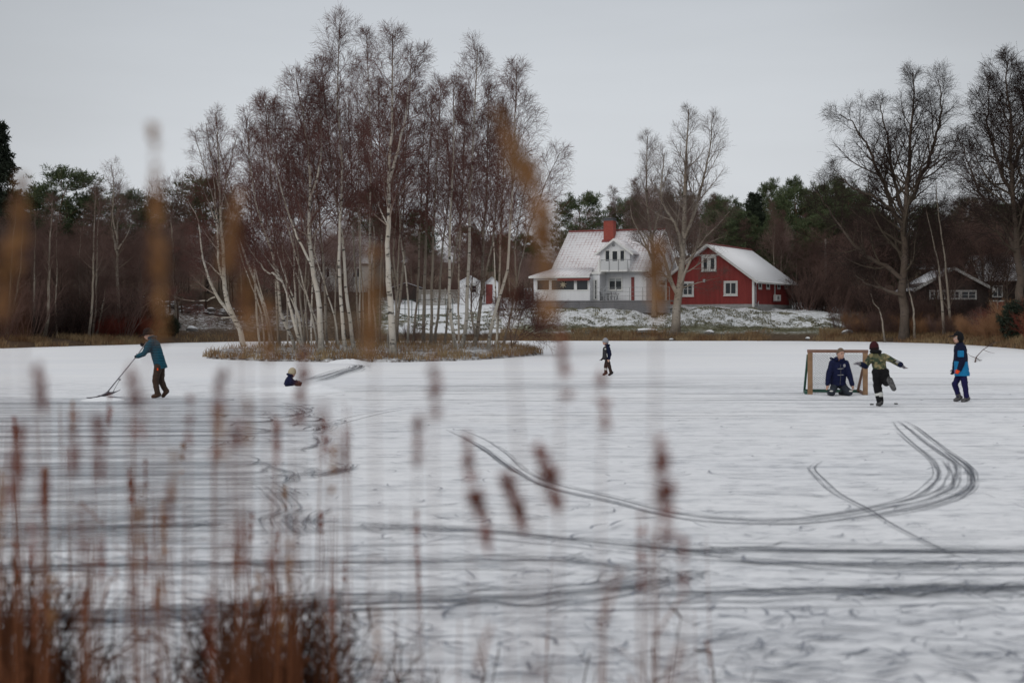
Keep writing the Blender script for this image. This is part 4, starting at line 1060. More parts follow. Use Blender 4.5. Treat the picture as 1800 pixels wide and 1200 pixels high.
# ------------------------------------------------------------------ shrubs
def proto_shrub(seed, h, rad, n, mc, K_=6, tw=.005, kids=(7, 5)):
    rg = np.random.default_rng(seed)
    a = rg.random(n)*6.28; e = np.sqrt(rg.random(n))*rad*.45
    p0 = np.stack([np.cos(a)*e, np.sin(a)*e, np.zeros(n)-.05], 1)
    d = nrm(np.stack([np.cos(a)*.45*rg.random(n)*rad, np.sin(a)*.45*rg.random(n)*rad, np.full(n, 1.0)], 1))
    ln = h*(.55+.45*rg.random(n)); pts = [p0]
    for k in range(K_-1):
        pts.append(pts[-1]+d*(ln/(K_-1))[:, None]); d = nrm(d+(rg.random((n, 3))-.5)*.35+np.array([0, 0, .03]))
    P0 = np.stack(pts, 1); R0 = np.maximum((.004+ln*.006)[:, None]*np.linspace(1, .3, K_)[None], tw*.8)
    P1, R1, L1 = spawn(rg, P0, R0, ln, kids[0], .2, 1.0, 32, lambda t, L_: .15+L_*.35*(1.15-t), 4, .35, .3, rf=.7, rmin=tw)
    P2, R2, L2 = spawn(rg, P1, R1, L1, kids[1], .2, 1.0, 34, lambda t, L_: .12+L_*.45, 3, .2, .3, rf=.8, rmin=tw*.85)
    v_, q_, a_ = join([tubes(P0, R0, 4), tubes(P1, R1, 3), tubes(P2, R2, 3)])
    me = mesh_np('twigs', v_, q_, attrs={'thick': a_*.5}); me.materials.append(mc); return me
sh_brown = [proto_shrub(600+k, 2.6+k*.5, 1.6, 26, m_tw_brown) for k in range(3)]
sh_red = [proto_shrub(610+k, 1.9, 1.5, 40, m_tw_red) for k in range(2)]
sh_rust = [proto_shrub(620+k, 1.7+k*.3, 1.4, 40, m_tw_rust) for k in range(2)]
sh_grey = [proto_shrub(630+k, 2.2, 1.5, 26, m_tw_grey) for k in range(2)]
sh_dark = [proto_shrub(640+k, 2.6, 1.6, 26, m_tw_dark) for k in range(2)]
def shrub(me, label, group, x, y, s_, rz, z=None):
    o = link('shrub', me, None, None, (x, y, (hz(x, y) if z is None else z)-.03)); o.rotation_euler = (0, 0, rz); o.scale = (s_,)*3
    return tag(o, label, 'shrub', group)
def shrubs(n, pxr, off, protos, label, group, sc, seed, gap=1.0):
    rg = random.Random(seed); pts = []; tr = 0
    while len(pts) < n and tr < n*40:
        tr += 1
        px = rg.uniform(*pxr); d = np.interp(px, SHX, SHY)+rg.uniform(*off); x = (px-900)/F*d
        if any((x-a)**2+(d-b_)**2 < gap**2 for a, b_ in pts): continue
        pts.append((x, d)); shrub(rg.choice(protos), label, group, x, d, rg.uniform(*sc), rg.uniform(0, 6.28))
shrubs(60, (-60, 270), (3.0, 16), sh_dark+sh_brown, 'tangled dark brown shrub under the trees of the left shore', 'shrubs under the left wood', (.9, 1.5), 31)
shrubs(9, (186, 262), (3, 6.5), sh_red, 'rounded dark red dogwood shrub on the left shore', 'red shrubs on the left shore', (.8, 1.05), 32, .8)
shrubs(16, (330, 640), (7, 26), sh_brown+sh_grey, 'loose brown shrub on the bank behind the island', 'shrubs behind the island', (.6, 1.1), 33)
shrubs(46, (1470, 1760), (2.5, 9), sh_rust+sh_brown[:1]+sh_brown[:1], 'rusty brown shrub on the right shore', 'rusty shrubs on the right shore', (.6, 1.0), 34, .7)
shrubs(26, (1730, 1960), (1.5, 9), sh_red[:1]+sh_rust, 'reddish brown shrub at the right end of the shore', 'reddish shrubs at the right end', (.9, 1.4), 35, .7)
shrubs(26, (1405, 1600), (17, 34), sh_brown+sh_dark, 'tall brown shrub right of the red house', 'shrubs right of the red house', (1.1, 1.8), 36, 1.0)
shrubs(30, (1590, 1860), (6, 20), sh_dark, 'dark leafless shrub round the dark cottage', 'shrubs round the dark cottage', (.7, 1.1), 37, 1.2)
shrubs(22, (440, 1000), (28, 50), sh_brown, 'brown shrub along the edge of the wood behind the lawn', 'shrubs along the wood edge', (.8, 1.5), 38, 1.4)
shrubs(16, (1592, 1652), (6, 16), sh_dark+sh_brown, 'dark leafless shrub between the spreading tree and the left half of the cottage', 'shrubs left of the cottage window', (.9, 1.4), 39, .8)
ix_ = hit(483, 606, 55, 100); shrub(sh_dark[0], 'dense dark little shrub among the left boles of the island', None, ix_[0], ix_[1], .55, .3)
ix_ = hit(605, 604, 55, 100); shrub(sh_dark[1], 'small dark green-brown shrub behind the tall white birch pair', None, ix_[0], ix_[1], .5, 1.3)
ix_ = hit(840, 606, 55, 100); shrub(sh_brown[0], 'twiggy brown shrub at the knotted foot on the island', None, ix_[0], ix_[1], .6, 2.3)
ix_ = hit(722, 606, 55, 100); shrub(sh_brown[1], 'thin twiggy shrub right of the biggest birch foot', None, ix_[0], ix_[1], .55, 2.9)
# dark clipped bush on the left bank
def needle_bush(label, px, py, wpx, hpx, mat_, seed, d=None):
    q = hit(px, py, 85, 140); d = q[1]; rx = wpx*d/F/2; rz_ = hpx*d/F
    rg = np.random.default_rng(seed); n = 900
    u = rg.random((n, 3))*2-1; u = u[np.linalg.norm(u, axis=1) < 1]; u = u*(.75+.25*rg.random((len(u), 1)))
    C = u*np.array([rx, rx, rz_*.55])+np.array([0, 0, rz_*.45])
    V, Q, A = needle_tuft(rg, C, nrm(u), 12, .22, .03, .14)
    o = link('evergreen_bush', mesh_np('evergreen_bush', V, Q, smooth=False), mat_, None, q); tag(o, label, 'bush')
needle_bush('dark evergreen bush on the bank behind the snow pusher', 292, 588, 52, 34, m_spruce, 650)
needle_bush('black-green evergreen bush at the right picture edge', 1790, 596, 70, 70, m_spruce, 651)
needle_bush('low yellowish green bush behind the ridge of the red house', 1300, 430, 50, 60, m_juniper, 652) if False else None

# ------------------------------------------------------------------ dry grass on the shores, the island and the lawn bank
m_grass, t, b = new_mat('dry_grass'); g = NT(t)
n_ = g.noise(g.coord('Object'), .6, 3); n2_ = g.noise(g.coord('Object'), 4, 3)
col = g.mix(g.rng(n_, .35, .65), (.20, .115, .062), (.33, .25, .14)); col = g.mix(g.math('MULTIPLY', g.rng(n2_, .4, .7), .5), col, (.11, .055, .032))
g.l(col, b.inputs['Base Color']); b.inputs['Roughness'].default_value = .9; b.inputs['Specular IOR Level'].default_value = .1
m_green, t, b = new_mat('frosted_grass'); g = NT(t)
n_ = g.noise(g.coord('Object'), 1.1, 3)
g.l(g.mix(g.rng(n_, .35, .65), (.085, .088, .050), (.24, .22, .14)), b.inputs['Base Color']); b.inputs['Roughness'].default_value = .9
def blades(name, label, pos, hgt, wd, mat_, seed, lean=.35):
    rg = np.random.default_rng(seed); n = len(pos)
    a = rg.random(n)*6.28; l_ = rg.random(n)*lean; h_ = hgt*(.5+.8*rg.random(n))
    if not np.isscalar(hgt): pass
    d = np.stack([np.cos(a)*l_, np.sin(a)*l_, np.ones(n)], 1); d = nrm(d)
    b_ = rg.random(n)*6.28; sd = np.stack([np.cos(b_), np.sin(b_), np.zeros(n)], 1)*(wd*(.6+.8*rg.random(n)))[:, None]
    mid = pos+d*(h_*.55)[:, None]; tip = mid+nrm(d+np.stack([np.cos(a)*.5, np.sin(a)*.5, -.25*np.ones(n)], 1))*(h_*.5)[:, None]
    V = np.stack([pos-sd, pos+sd, mid+sd*.7, mid-sd*.7, tip], 1).reshape(-1, 3)
    k = np.arange(n)*5
    me = mesh_np(name, V, np.stack([k, k+1, k+2, k+3], 1), np.stack([k+3, k+2, k+4], 1), smooth=False)
    return tag(link(name, me, mat_), label, kind='stuff')
rg_ = np.random.default_rng(77)
def shore_pos(n, pxr, off, thr=.45, seed=0, fr=.5):
    px = rg_.uniform(*pxr, n); s_ = rg_.uniform(*off, n)
    sh = np.interp(px, SHX, SHY); y = sh+s_; x = (px-900)/F*y
    k = fbm(x*fr, y*fr, 40+seed, 3) > thr*(.93); x, y = x[k], y[k]
    z = terrain(x, y); m_ = z > -.12
    return np.stack([x[m_], y[m_], np.maximum(z[m_], 0)-.02], 1)
blades('shore_grass', 'matted rust brown grass and sedge along the far shore', np.vstack([
   shore_pos(9000, (-100, 260), (-1.2, 3.6), .40, 1), shore_pos(2600, (260, 900), (-.6, 3.0), .50, 2),
   shore_pos(15000, (880, 1480), (-.8, 5.0), .40, 3), shore_pos(17000, (1440, 2000), (-.8, 6.5), .34, 4)]), .46, .016, m_grass, 1)
px_ = rg_.uniform(-16, 2.5, 60000); py_ = rg_.uniform(59, 92, 60000)
e_ = island(px_, py_)
k_ = (e_ > -.05) & ((e_ < 2.6) | (rg_.random(60000) < .16)) & ((fbm(px_*.7, py_*.7, 61, 3) > .40) | (e_ < 1.0))
blades('island_grass', 'tawny tussock grass round the rim of the birch island', np.stack([px_, py_, terrain(px_, py_)-.02], 1)[k_], .40, .013, m_grass, 2, .6)
blades('bank_grass', 'grey green grass tufts poking through the snow on the house bank', np.vstack([
   shore_pos(60000, (640, 1480), (5.5, 15.5), .47, 7, 1.3)]), .17, .028, m_green, 3, .7)
# ------------------------------------------------------------------ buildings
def siding(name, c, board, c2, rough=.75, axis='X'):
    m, t, b = new_mat(name); g = NT(t)
    cc = g.n('ShaderNodeTexCoord').outputs['Object']; sx = g.n('ShaderNodeSeparateXYZ'); g.l(cc, sx.inputs[0])
    bi = g.math('FLOOR', g.math('DIVIDE', g.math('ADD', sx.outputs[0], sx.outputs[1]), board))
    wn = g.n('ShaderNodeTexWhiteNoise', noise_dimensions='1D'); g.l(bi, wn.inputs['W'])
    n = g.noise(g.coord('Object', (3, 3, .6)), 1.0, 5)
    f = g.math('ADD', g.math('MULTIPLY', wn.outputs['Value'], .5), g.math('MULTIPLY', g.rng(n, .3, .7), .5))
    g.l(g.mix(f, c, c2), b.inputs['Base Color']); b.inputs['Roughness'].default_value = rough
    return m
m_red = siding('falu_red_boards', (.18, .019, .016), .22, (.26, .034, .029))
m_redtrim = simple('red_paint', (.20, .035, .03), .6, .2)
m_white = siding('white_boards', (.68, .69, .71), .15, (.77, .78, .79))
m_wtrim = simple('white_paint', (.72, .72, .70), .6, .08)
m_dimtrim = simple('dimmed_white_paint', (.46, .45, .43), .8, .25)  # cottage's white paint, with the dimming at the frame edge put into its colour
m_greytrim = simple('weathered_white_paint', (.56, .55, .53), .7, .15)
m_dark = siding('dark_brown_boards', (.025, .016, .013), .2, (.045, .028, .022))
m_deck = siding('grey_deck_boards', (.13, .13, .14), .6, (.20, .195, .20))
m_conc = simple('concrete_plinth', (.30, .29, .28), .9, .25, 3)
m_brick, t, b = new_mat('chimney_brick'); g = NT(t)
br = g.n('ShaderNodeTexBrick'); g.l(g.coord('Object', (1, 1, 1), (R(90), 0, 0)), br.inputs['Vector'])
br.inputs['Scale'].default_value = 4; br.inputs['Color1'].default_value = (.25,.045,.032,1); br.inputs['Color2'].default_value = (.31,.06,.042,1); br.inputs['Mortar'].default_value = (.30,.13,.10,1)
br.inputs['Mortar Size'].default_value = .012
g.l(br.outputs[0], b.inputs['Base Color']); b.inputs['Roughness'].default_value = .9
m_glass, t, b = new_mat('window_glass'); b.inputs['Base Color'].default_value = (.022, .027, .032, 1); b.inputs['Roughness'].default_value = .12; b.inputs['Specular IOR Level'].default_value = .5
m_curtain = simple('curtain', (.42, .44, .44), .9, .2)
m_metal = simple('galvanised_metal', (.42, .43, .45), .45, .15, metal=.6)
m_rail = simple('thin_rail_metal', (.28, .29, .30), .5, .1)

def roof_mat(name, snow, gaps, tile=(.26, .055, .04), row=.36, colw=.30, spec=None, bare=.0):
    """clay tiles showing through a thin coat of snow; UV in metres: u along the ridge, v up the slope"""
    m, t, b = new_mat(name); g = NT(t)
    cc = g.n('ShaderNodeTexCoord').outputs['UV']; sx = g.n('ShaderNodeSeparateXYZ'); g.l(cc, sx.inputs[0])
    def line(o, w_, p0, p1):
        fr = g.math('FRACT', g.math('DIVIDE', o, w_)); return g.rng(g.math('ABSOLUTE', g.math('SUBTRACT', fr, .5)), p0, p1, 0, 1, True)
    lu = line(sx.outputs[0], colw, .22, .46); lv = line(sx.outputs[1], row, .28, .48)
    n = g.noise(g.coord('UV', (1, 1, 1)), 3.0, 5, .7); nb = g.noise(g.coord('UV', (1, 1, 1)), .45, 3)
    ln = g.math('MAXIMUM', g.math('MULTIPLY', lu, gaps[0]), g.math('MULTIPLY', lv, gaps[1]))
    f = g.math('ADD', ln, g.rng(n, .45, .8, -.12, .38)); f = g.math('ADD', f, g.rng(nb, .45, .75, -.12, .25+bare))
    f = g.rng(f, .25, .95, 0, .95)
    tc = g.mix(g.rng(n, .3, .7), tuple(q*.75 for q in tile), tile)
    g.l(g.mix(f, snow, tc), b.inputs['Base Color']); b.inputs['Roughness'].default_value = .85
    g.bump(b, g.math('ADD', lu, lv), .4, .03)
    return m
m_roof_white = roof_mat('snowy_tiles', (.74, .73, .745), (.55, .62), row=.44, colw=.40)
m_roof_red = roof_mat('snowy_tiles_thick', (.80, .80, .815), (.08, .26), bare=-.1)
m_roof_dark = roof_mat('snowy_felt', (.50, .50, .52), (.2, .3), tile=(.06, .05, .045))

def sheet(name, quad, mat_, parent, thick=.12, u0=None):
    """a roof plane: quad lower-left, lower-right, upper-right, upper-left, with UV in metres"""
    q = [np.array(p, float) for p in quad]
    n = np.cross(q[1]-q[0], q[3]-q[0]); n /= np.linalg.norm(n)
    V = [*(p-n*thick for p in q), *q]
    du = nrm(q[1]-q[0]); dv = np.cross(n, du)
    uv = np.array([[np.dot(p-q[0], du), np.dot(p-q[0], dv)] for p in V])
    Q = np.array([(0,3,2,1),(4,5,6,7),(0,1,5,4),(1,2,6,5),(2,3,7,6),(3,0,4,7)])
    return link(name, mesh_np(name, V, Q, smooth=False, uv=uv), mat_, parent)

class Frame:
    """local frame of a house: origin at C, s runs along the front to the right, t runs into the house"""
    def __init__(s, C, th): s.C = np.array(C, float); s.th = th; s.u = np.array([math.cos(th), -math.sin(th), 0]); s.v = np.array([math.sin(th), math.cos(th), 0])
    def front(s, px, py, t=0.0):
        """local (s, z) where a pixel of the photograph meets the plane t = const"""
        ray = np.array([(px-900)/F, 1, -(py-HY)/F]); o = np.array([0, 0, H]); p0 = s.C+s.v*t
        k = np.dot(p0-o, s.v)/np.dot(ray, s.v); p = o+ray*k-s.C
        return float(np.dot(p, s.u)), float(p[2])
    def side(s, px, py, sv):
        ray = np.array([(px-900)/F, 1, -(py-HY)/F]); o = np.array([0, 0, H]); p0 = s.C+s.u*sv
        k = np.dot(p0-o, s.u)/np.dot(ray, s.u); p = o+ray*k-s.C
        return float(np.dot(p, s.v)), float(p[2])

def window(parent, s0, s1, z0, z1, t=0.0, trim=.12, mull=1, bars=0, axis='t', mat_=None, name='window', outer=True, curtain=0.0, sill=False):
    """casing, sashes and dark panes standing on a wall; axis t: wall runs along s, axis s: wall runs along t (outside at +s)"""
    mat_ = mat_ or m_wtrim; fr = MB()
    def bx(mb, a0, a1, z0_, z1_, p0, p1):
        if axis == 't': mb.box(a0, a1, t-p1, t-p0, z0_, z1_)
        else: mb.box(t+p0, t+p1, a0, a1, z0_, z1_)
    if outer:
        bx(fr, s0-trim, s1+trim, z1, z1+trim*1.15, .0, .07); bx(fr, s0-trim, s1+trim, z0-trim, z0, .0, .06)
        bx(fr, s0-trim, s0, z0, z1, .0, .055); bx(fr, s1, s1+trim, z0, z1, .0, .055)
    w_ = .05
    edges = [s0+(s1-s0)*k/(mull+1) for k in range(mull+2)]
    for k in range(mull+1):
        a, c = edges[k], edges[k+1]
        bx(fr, a, a+w_, z0, z1, .004, .042); bx(fr, c-w_, c, z0, z1, .004, .042)
        bx(fr, a+w_, c-w_, z0, z0+w_, .004, .042); bx(fr, a+w_, c-w_, z1-w_, z1, .004, .042)
        for q in range(bars):
            zc = z0+(z1-z0)*(q+1)/(bars+1); bx(fr, a+w_, c-w_, zc-.015, zc+.015, .004, .036)
    f = fr.build(name, mat_, parent)
    pn = MB()
    for k in range(mull+1): bx(pn, edges[k]+w_, edges[k+1]-w_, z0+w_, z1-w_, .006, .018)
    pn.build('pane', m_glass, f)
    if sill:
        sl = MB(); bx(sl, s0-trim-.04, s1+trim+.04, z0-trim-.05, z0-trim, .0, .11); sl.build('sill', m_wtrim, f)
    if curtain:
        cu = MB()
        for k in range(mull+1): bx(cu, edges[k]+w_, edges[k+1]-w_, z1-w_-(z1-z0)*curtain, z1-w_, .019, .024)
        cu.build('blind', m_curtain, f)
    return f

# ---- the white house
th = R(22); Y0 = 131.0
Cw = np.array([(1140-900)/F*Y0, Y0, 0.0]); zb = H+(HY-545)/F*Y0
Cw[2] = zb
LW, DW = 10.4, 11.4
fw = Frame(Cw, th); fw.C[2] = 0
house = tag(empty('white_house', Cw, -th), 'white wooden house with steep snowy red tile roof, balcony dormer and red chimney', 'house')
ze = lambda y, Y=Y0: H-(y-HY)/F*Y-zb
EZ, RZ, DZ = 7.05-zb, 11.5-zb, H-(528-HY)/F*131-zb
rise = (RZ-EZ)/(DW/2)
wl = MB()
wl.box(-LW+.35, -.35, .4, DW-.4, -.6, EZ+.15)
for s_ in (-LW+.35, -.35-.02):      # gable triangles
    wl.add([(s_, .4, EZ+.15), (s_, DW-.4, EZ+.15), (s_, DW/2, RZ-.2), (s_+.02, .4, EZ+.15), (s_+.02, DW-.4, EZ+.15), (s_+.02, DW/2, RZ-.2)],
           [(0,1,2),(5,4,3),(0,3,4,1),(1,4,5,2),(2,5,3,0)])
wl.build('wall', m_white, house)
sheet('roof', [(-LW-.2, -.15, EZ-.1), (.2, -.15, EZ-.1), (.2, DW/2, RZ), (-LW-.2, DW/2, RZ)], m_roof_white, house, .14)
sheet('roof', [(.2, DW+.15, EZ-.1), (-LW-.2, DW+.15, EZ-.1), (-LW-.2, DW/2+.01, RZ), (.2, DW/2+.01, RZ)], m_roof_white, house, .14)
rdg = MB(); rdg.tube([(-LW-.22, DW/2, RZ+.02), (.22, DW/2, RZ+.02)], .11, 8); rdg.build('ridge_tiles', m_redtrim, house)
for s_ in (-LW-.24, .2):
    vb = MB()
    vb.hexa([(s_, -.2, EZ-.32), (s_+.05, -.2, EZ-.32), (s_+.05, DW/2, RZ-.24), (s_, DW/2, RZ-.24), (s_, -.2, EZ-.06), (s_+.05, -.2, EZ-.06), (s_+.05, DW/2, RZ+.05), (s_, DW/2, RZ+.05)])
    vb.hexa([(s_, DW/2, RZ-.24), (s_+.05, DW/2, RZ-.24), (s_+.05, DW+.2, EZ-.32), (s_, DW+.2, EZ-.32), (s_, DW/2, RZ+.05), (s_+.05, DW/2, RZ+.05), (s_+.05, DW+.2, EZ-.06), (s_, DW+.2, EZ-.06)])
    vb.build('bargeboard', m_wtrim, house)
eb = MB(); eb.box(-LW-.18, .18, -.2, -.152, EZ-.32, EZ-.12); eb.build('fascia', m_wtrim, house)
gu = MB(); gu.tube([(-LW-.2, -.28, EZ-.16), (.2, -.28, EZ-.19)], .06, 8); gu.build('gutter', m_wtrim, house)
# chimney
cs, cz = fw.front(1064, 404, DW/2-.9); cs1, _ = fw.front(1081, 404, DW/2-.9); _, ct = fw.front(1072, 387, DW/2-.9)
ch = MB(); ch.box(cs, cs1, DW/2-1.5, DW/2-.5, RZ-2.2, ct-zb-.1); chm = ch.build('chimney', m_brick, house)
cc_ = MB(); cc_.box(cs-.07, cs1+.07, DW/2-1.57, DW/2-.43, ct-zb-.1, ct-zb+.0); cc_.box(cs+.06, cs1-.06, DW/2-1.44, DW/2-.56, ct-zb, ct-zb+.12); cc_.box(cs-.05, cs1+.05, DW/2-1.55, DW/2-.45, ct-zb+.12, ct-zb+.2)
cc_.build('cap', simple('chimney_cap', (.10,.10,.11), .6, .2), chm)
fl = MB(); fl.hexa([(cs-.16, DW/2-1.72, RZ-rise*1.72+.03), (cs1+.16, DW/2-1.72, RZ-rise*1.72+.03), (cs1+.16, DW/2-1.5, RZ-rise*1.5+.05), (cs-.16, DW/2-1.5, RZ-rise*1.5+.05), (cs-.16, DW/2-1.72, RZ-rise*1.72+.1), (cs1+.16, DW/2-1.72, RZ-rise*1.72+.1), (cs1+.16, DW/2-1.5, RZ-rise*1.5+.14), (cs-.16, DW/2-1.5, RZ-rise*1.5+.14)])
fl.build('flashing', m_redtrim, chm)
# dormer with balcony
dt = .15
a0, _ = fw.front(1055, 450, dt); a1, _ = fw.front(1107, 450, dt); am = (a0+a1)/2
_, dz1 = fw.front(1078, 440, dt); _, dzr = fw.front(1078, 422, dt); dz1 -= zb; dzr -= zb; _, dzb = fw.front(1078, 477, dt); dzb -= zb
tr_ = lambda z: (z-EZ)/rise    # depth at which the main roof reaches height z
dm = MB(); dm.prism([(a0, dzb), (a1, dzb), (a1, dz1), (am, dzr), (a0, dz1)], dt, DW/2-.6); dor = dm.build('dormer', m_white, house)
for sg in (-1, 1):
    e0 = am+sg*((a1-a0)/2+.5); zE = dz1-.12*1.0-.28
    lo = (e0, zE); hi = (am, dzr+.14)
    back_lo = tr_(zE)+.1; back_hi = tr_(hi[1])+.1
    q = [(lo[0], dt-.45, lo[1]), (lo[0], max(back_lo, .4), lo[1]), (hi[0], back_hi, hi[1]), (hi[0], dt-.45, hi[1])]
    if sg > 0: q = [q[0], q[1], q[2], q[3]]
    else: q = [q[1], q[0], q[3], q[2]]
    sheet('dormer_roof', q, m_roof_white, dor, .09)
    bb = MB(); bb.hexa([(lo[0], dt-.50, lo[1]-.22), (hi[0], dt-.50, hi[1]-.24), (hi[0], dt-.455, hi[1]-.24), (lo[0], dt-.455, lo[1]-.22), (lo[0], dt-.50, lo[1]+.02), (hi[0], dt-.50, hi[1]+.02), (hi[0], dt-.455, hi[1]+.02), (lo[0], dt-.455, lo[1]+.02)])
    bb.build('bargeboard', m_wtrim, dor)
for x0, x1, y0, y1, nm in ((1064, 1072, 440, 463, 'window'), (1076, 1086, 441, 473, 'balcony_door'), (1090, 1098, 440, 462, 'window')):
    s0, z1_ = fw.front(x0, y0, dt); s1, z0_ = fw.front(x1, y1, dt); window(house, s0, s1, z0_-zb, z1_-zb, dt, .07, 0, 0, name=nm)
vt = MB(); s0, z0_ = fw.front(1078.5, 431, dt); vt.ell((s0, dt-.02, z0_-zb), (.16, .05, .16)); vt.build('vent', m_rail, dor)
bl = MB(); b0, zt_ = fw.front(1054, 457, -1.0); b1, zbt = fw.front(1104, 477, -1.0); zt_ -= zb; zbt -= zb
bl.box(b0, b1, -1.05, dt, zbt, zbt+.16); bal = bl.build('balcony', m_wtrim, house)
bp = MB(); bp.box(b0+.08, b1-.08, -1.0, -.97, zbt+.17, zt_-.12); bp.build('balcony_panel', simple('frosted_panel', (.55,.56,.57), .4, .05), bal)
brl = MB(); brl.bar((b0, -1.0, zt_), (b1, -1.0, zt_), .06); brl.bar((b0, -1.0, zt_), (b0, dt, zt_), .05); brl.bar((b1, -1.0, zt_), (b1, dt, zt_), .05)
for k in range(4):
    x = b0+.04+(b1-b0-.08)*k/3; brl.bar((x, -1.03, zbt), (x, -1.03, zt_), .06)
brl.build('balcony_rail', m_rail, bal)
cl = MB(); c0_, _ = fw.front(1052, 470, -.98); cl.box(c0_-.05, c0_+.25, -1.06, -.8, DZ, zt_+.02); cl.build('balcony_column', m_wtrim, bal)
# ground floor window, red post, veranda door
s0, z1_ = fw.front(1071, 489, .4); s1, z0_ = fw.front(1093, 509, .4); window(house, s0, s1, z0_-zb, z1_-zb, .4, .09, 1, 0, curtain=.22, sill=True)
s0, z1_ = fw.front(1109.5, 487, .3); s1, _ = fw.front(1114.5, 487, .3)
pr_ = MB(); pr_.box(s0, s1, .28, .398, DZ, z1_-zb); pr_.build('red_panel', m_redtrim, house)
# veranda wing on the left
vt_ = -2.6
v0, vz1 = fw.front(938, 487, vt_); v1, _ = fw.front(1037, 487, vt_); _, vtop = fw.front(1000, 473, .2); vz1 -= zb; vtop -= zb
w2 = MB(); w2.box(v0, v1, vt_, .38, DZ-.2, vz1+.02); ver = w2.build('veranda', m_white, house)
sheet('veranda_roof', [(v0-.35, vt_-.5, vz1+.06), (v1+.1, vt_-.5, vz1+.06), (v1-.6, .3, vtop+.12), (v0+1.1, .3, vtop+.12)], m_roof_white, ver, .1)
fa = MB(); fa.box(v0-.35, v1+.12, vt_-.56, vt_-.505, vz1-.14, vz1+.05); fa.build('fascia', m_wtrim, ver)
x0, aw1 = fw.front(980, 489.5, vt_-.4); x1, aw0 = fw.front(1036, 493, vt_-.4)
aw = MB(); aw.hexa([(x0, vt_-.5, aw0-zb), (x1, vt_-.5, aw0-zb), (x1, vt_-.02, aw1-zb-.05), (x0, vt_-.02, aw1-zb-.05), (x0, vt_-.5, aw0-zb+.22), (x1, vt_-.5, aw0-zb+.22), (x1, vt_-.02, aw1-zb+.05), (x0, vt_-.02, aw1-zb+.05)]); aw.build('awning', m_redtrim, ver)
for x0, x1 in ((944, 966), (969, 1010), (1013.5, 1034)):
    s0, z1_ = fw.front(x0, 492, vt_); s1, z0_ = fw.front(x1, 510, vt_); window(house, s0, s1, z0_-zb, z1_-zb, vt_, .05, 0, 0, outer=True)
en = MB(); s0, z1_ = fw.front(1036.5, 482, -1.6); s1, _ = fw.front(1054, 482, -1.6); z1_ -= zb
en.box(s0, s1, -1.6, .39, DZ, z1_); ent = en.build('porch', m_white, house)
ef = MB(); ef.box(s0-.15, s1+.15, -1.75, .2, z1_, z1_+.22); ef.build('porch_roof', m_wtrim, ent)
q0, z1_ = fw.front(1039, 492, -1.6); q1, z0_ = fw.front(1043.5, 526, -1.6); window(house, q0, q1, z0_-zb, z1_-zb, -1.6, .05, 0, 0, name='glazed_door')
q0, z1_ = fw.front(1045.5, 492, -1.6); q1, z0_ = fw.front(1049.5, 526, -1.6); window(house, q0, q1, z0_-zb, z1_-zb, -1.6, .05, 0, 3, name='glazed_door')
# deck with skirting boards and wire rail
d0, _ = fw.front(921, 540, -3.4); d1, _ = fw.front(1178, 540, -3.4)
dk = MB(); dk.box(d0, d1, -3.4, .39, DZ-.14, DZ-.02)
for k in range(6):
    z1_ = DZ-.16-k*.19; dk.box(d0, d1, -3.36, -3.33, z1_-.17, z1_)
deck = dk.build('deck', m_deck, house)
rl_ = MB(); _, rz_ = fw.front(1120, 505, -3.3); rz_ -= zb
for x in np.linspace(fw.front(1038, 520, -3.3)[0], d1-.1, 7): rl_.bar((x, -3.3, DZ-.02), (x, -3.3, rz_), .045)
for f_ in (1, .66, .33): rl_.bar((fw.front(1038, 520, -3.3)[0], -3.3, DZ+(rz_-DZ)*f_), (d1-.1, -3.3, DZ+(rz_-DZ)*f_), .03)
rl_.build('deck_rail', m_rail, deck)
rl2 = MB()
for x in np.linspace(d0, v0, 3): rl2.bar((x, -3.3, DZ-.02), (x, -3.3, rz_), .05)
for f_ in (1, .6, .3): rl2.bar((d0, -3.3, DZ+(rz_-DZ)*f_), (v0, -3.3, DZ+(rz_-DZ)*f_), .035)
rl2.build('deck_rail', m_rail, deck)

def to_world(fr, Cz, s_, t_, z_): p = fr.C+fr.u*s_+fr.v*t_; return np.array([p[0], p[1], Cz+z_])
# table and chairs on the deck
m_dkmetal = simple('dark_garden_metal', (.05, .05, .055), .5, .2)
s0, _ = fw.front(1077, 520, -1.5)
tb = tag(empty('garden_table', to_world(fw, zb, s0, -1.5, DZ-.02), -th), 'dark slatted garden table on the deck under the ground floor window', 'table')
q = MB()
for k in range(6): q.box(-.6, .6, -.36+k*.125, -.26+k*.125, .70, .73)
q.build('tabletop', m_dkmetal, tb)
for sx_1 in (-1, 1):
    q = MB(); q.bar((sx_1*.5, -.3, 0), (sx_1*.5, .3, .70), .04); q.bar((sx_1*.5, .3, 0), (sx_1*.5, -.3, .70), .03); q.build('leg', m_dkmetal, tb)
def chair(label, px, rz, t_):
    s0, _ = fw.front(px, 520, t_)
    c = tag(empty('garden_chair', to_world(fw, zb, s0, t_, DZ-.02), -th+rz), label, 'chair')
    q = MB()
    for k in range(5): q.box(-.22, .22, -.22+k*.09, -.15+k*.09, .43, .45)
    q.build('seat', m_dkmetal, c)
    q = MB(); q.bar((-.22, .22, .40), (-.22, .30, .92), .03); q.bar((.22, .22, .40), (.22, .30, .92), .03)
    for k in range(4): q.bar((-.2, .235+k*.018, .55+k*.1), (.2, .235+k*.018, .55+k*.1), .045, .02)
    q.build('backrest', m_dkmetal, c)
    for a in (-1, 1):
        q = MB(); q.bar((a*.2, -.22, 0), (a*.2, .2, .44), .028); q.build('leg', m_dkmetal, c)
        q = MB(); q.bar((a*.2, .22, 0), (a*.2, -.2, .44), .028); q.build('leg', m_dkmetal, c)
chair('dark folding garden chair at the left end of the deck table', 1060, R(90), -1.5)
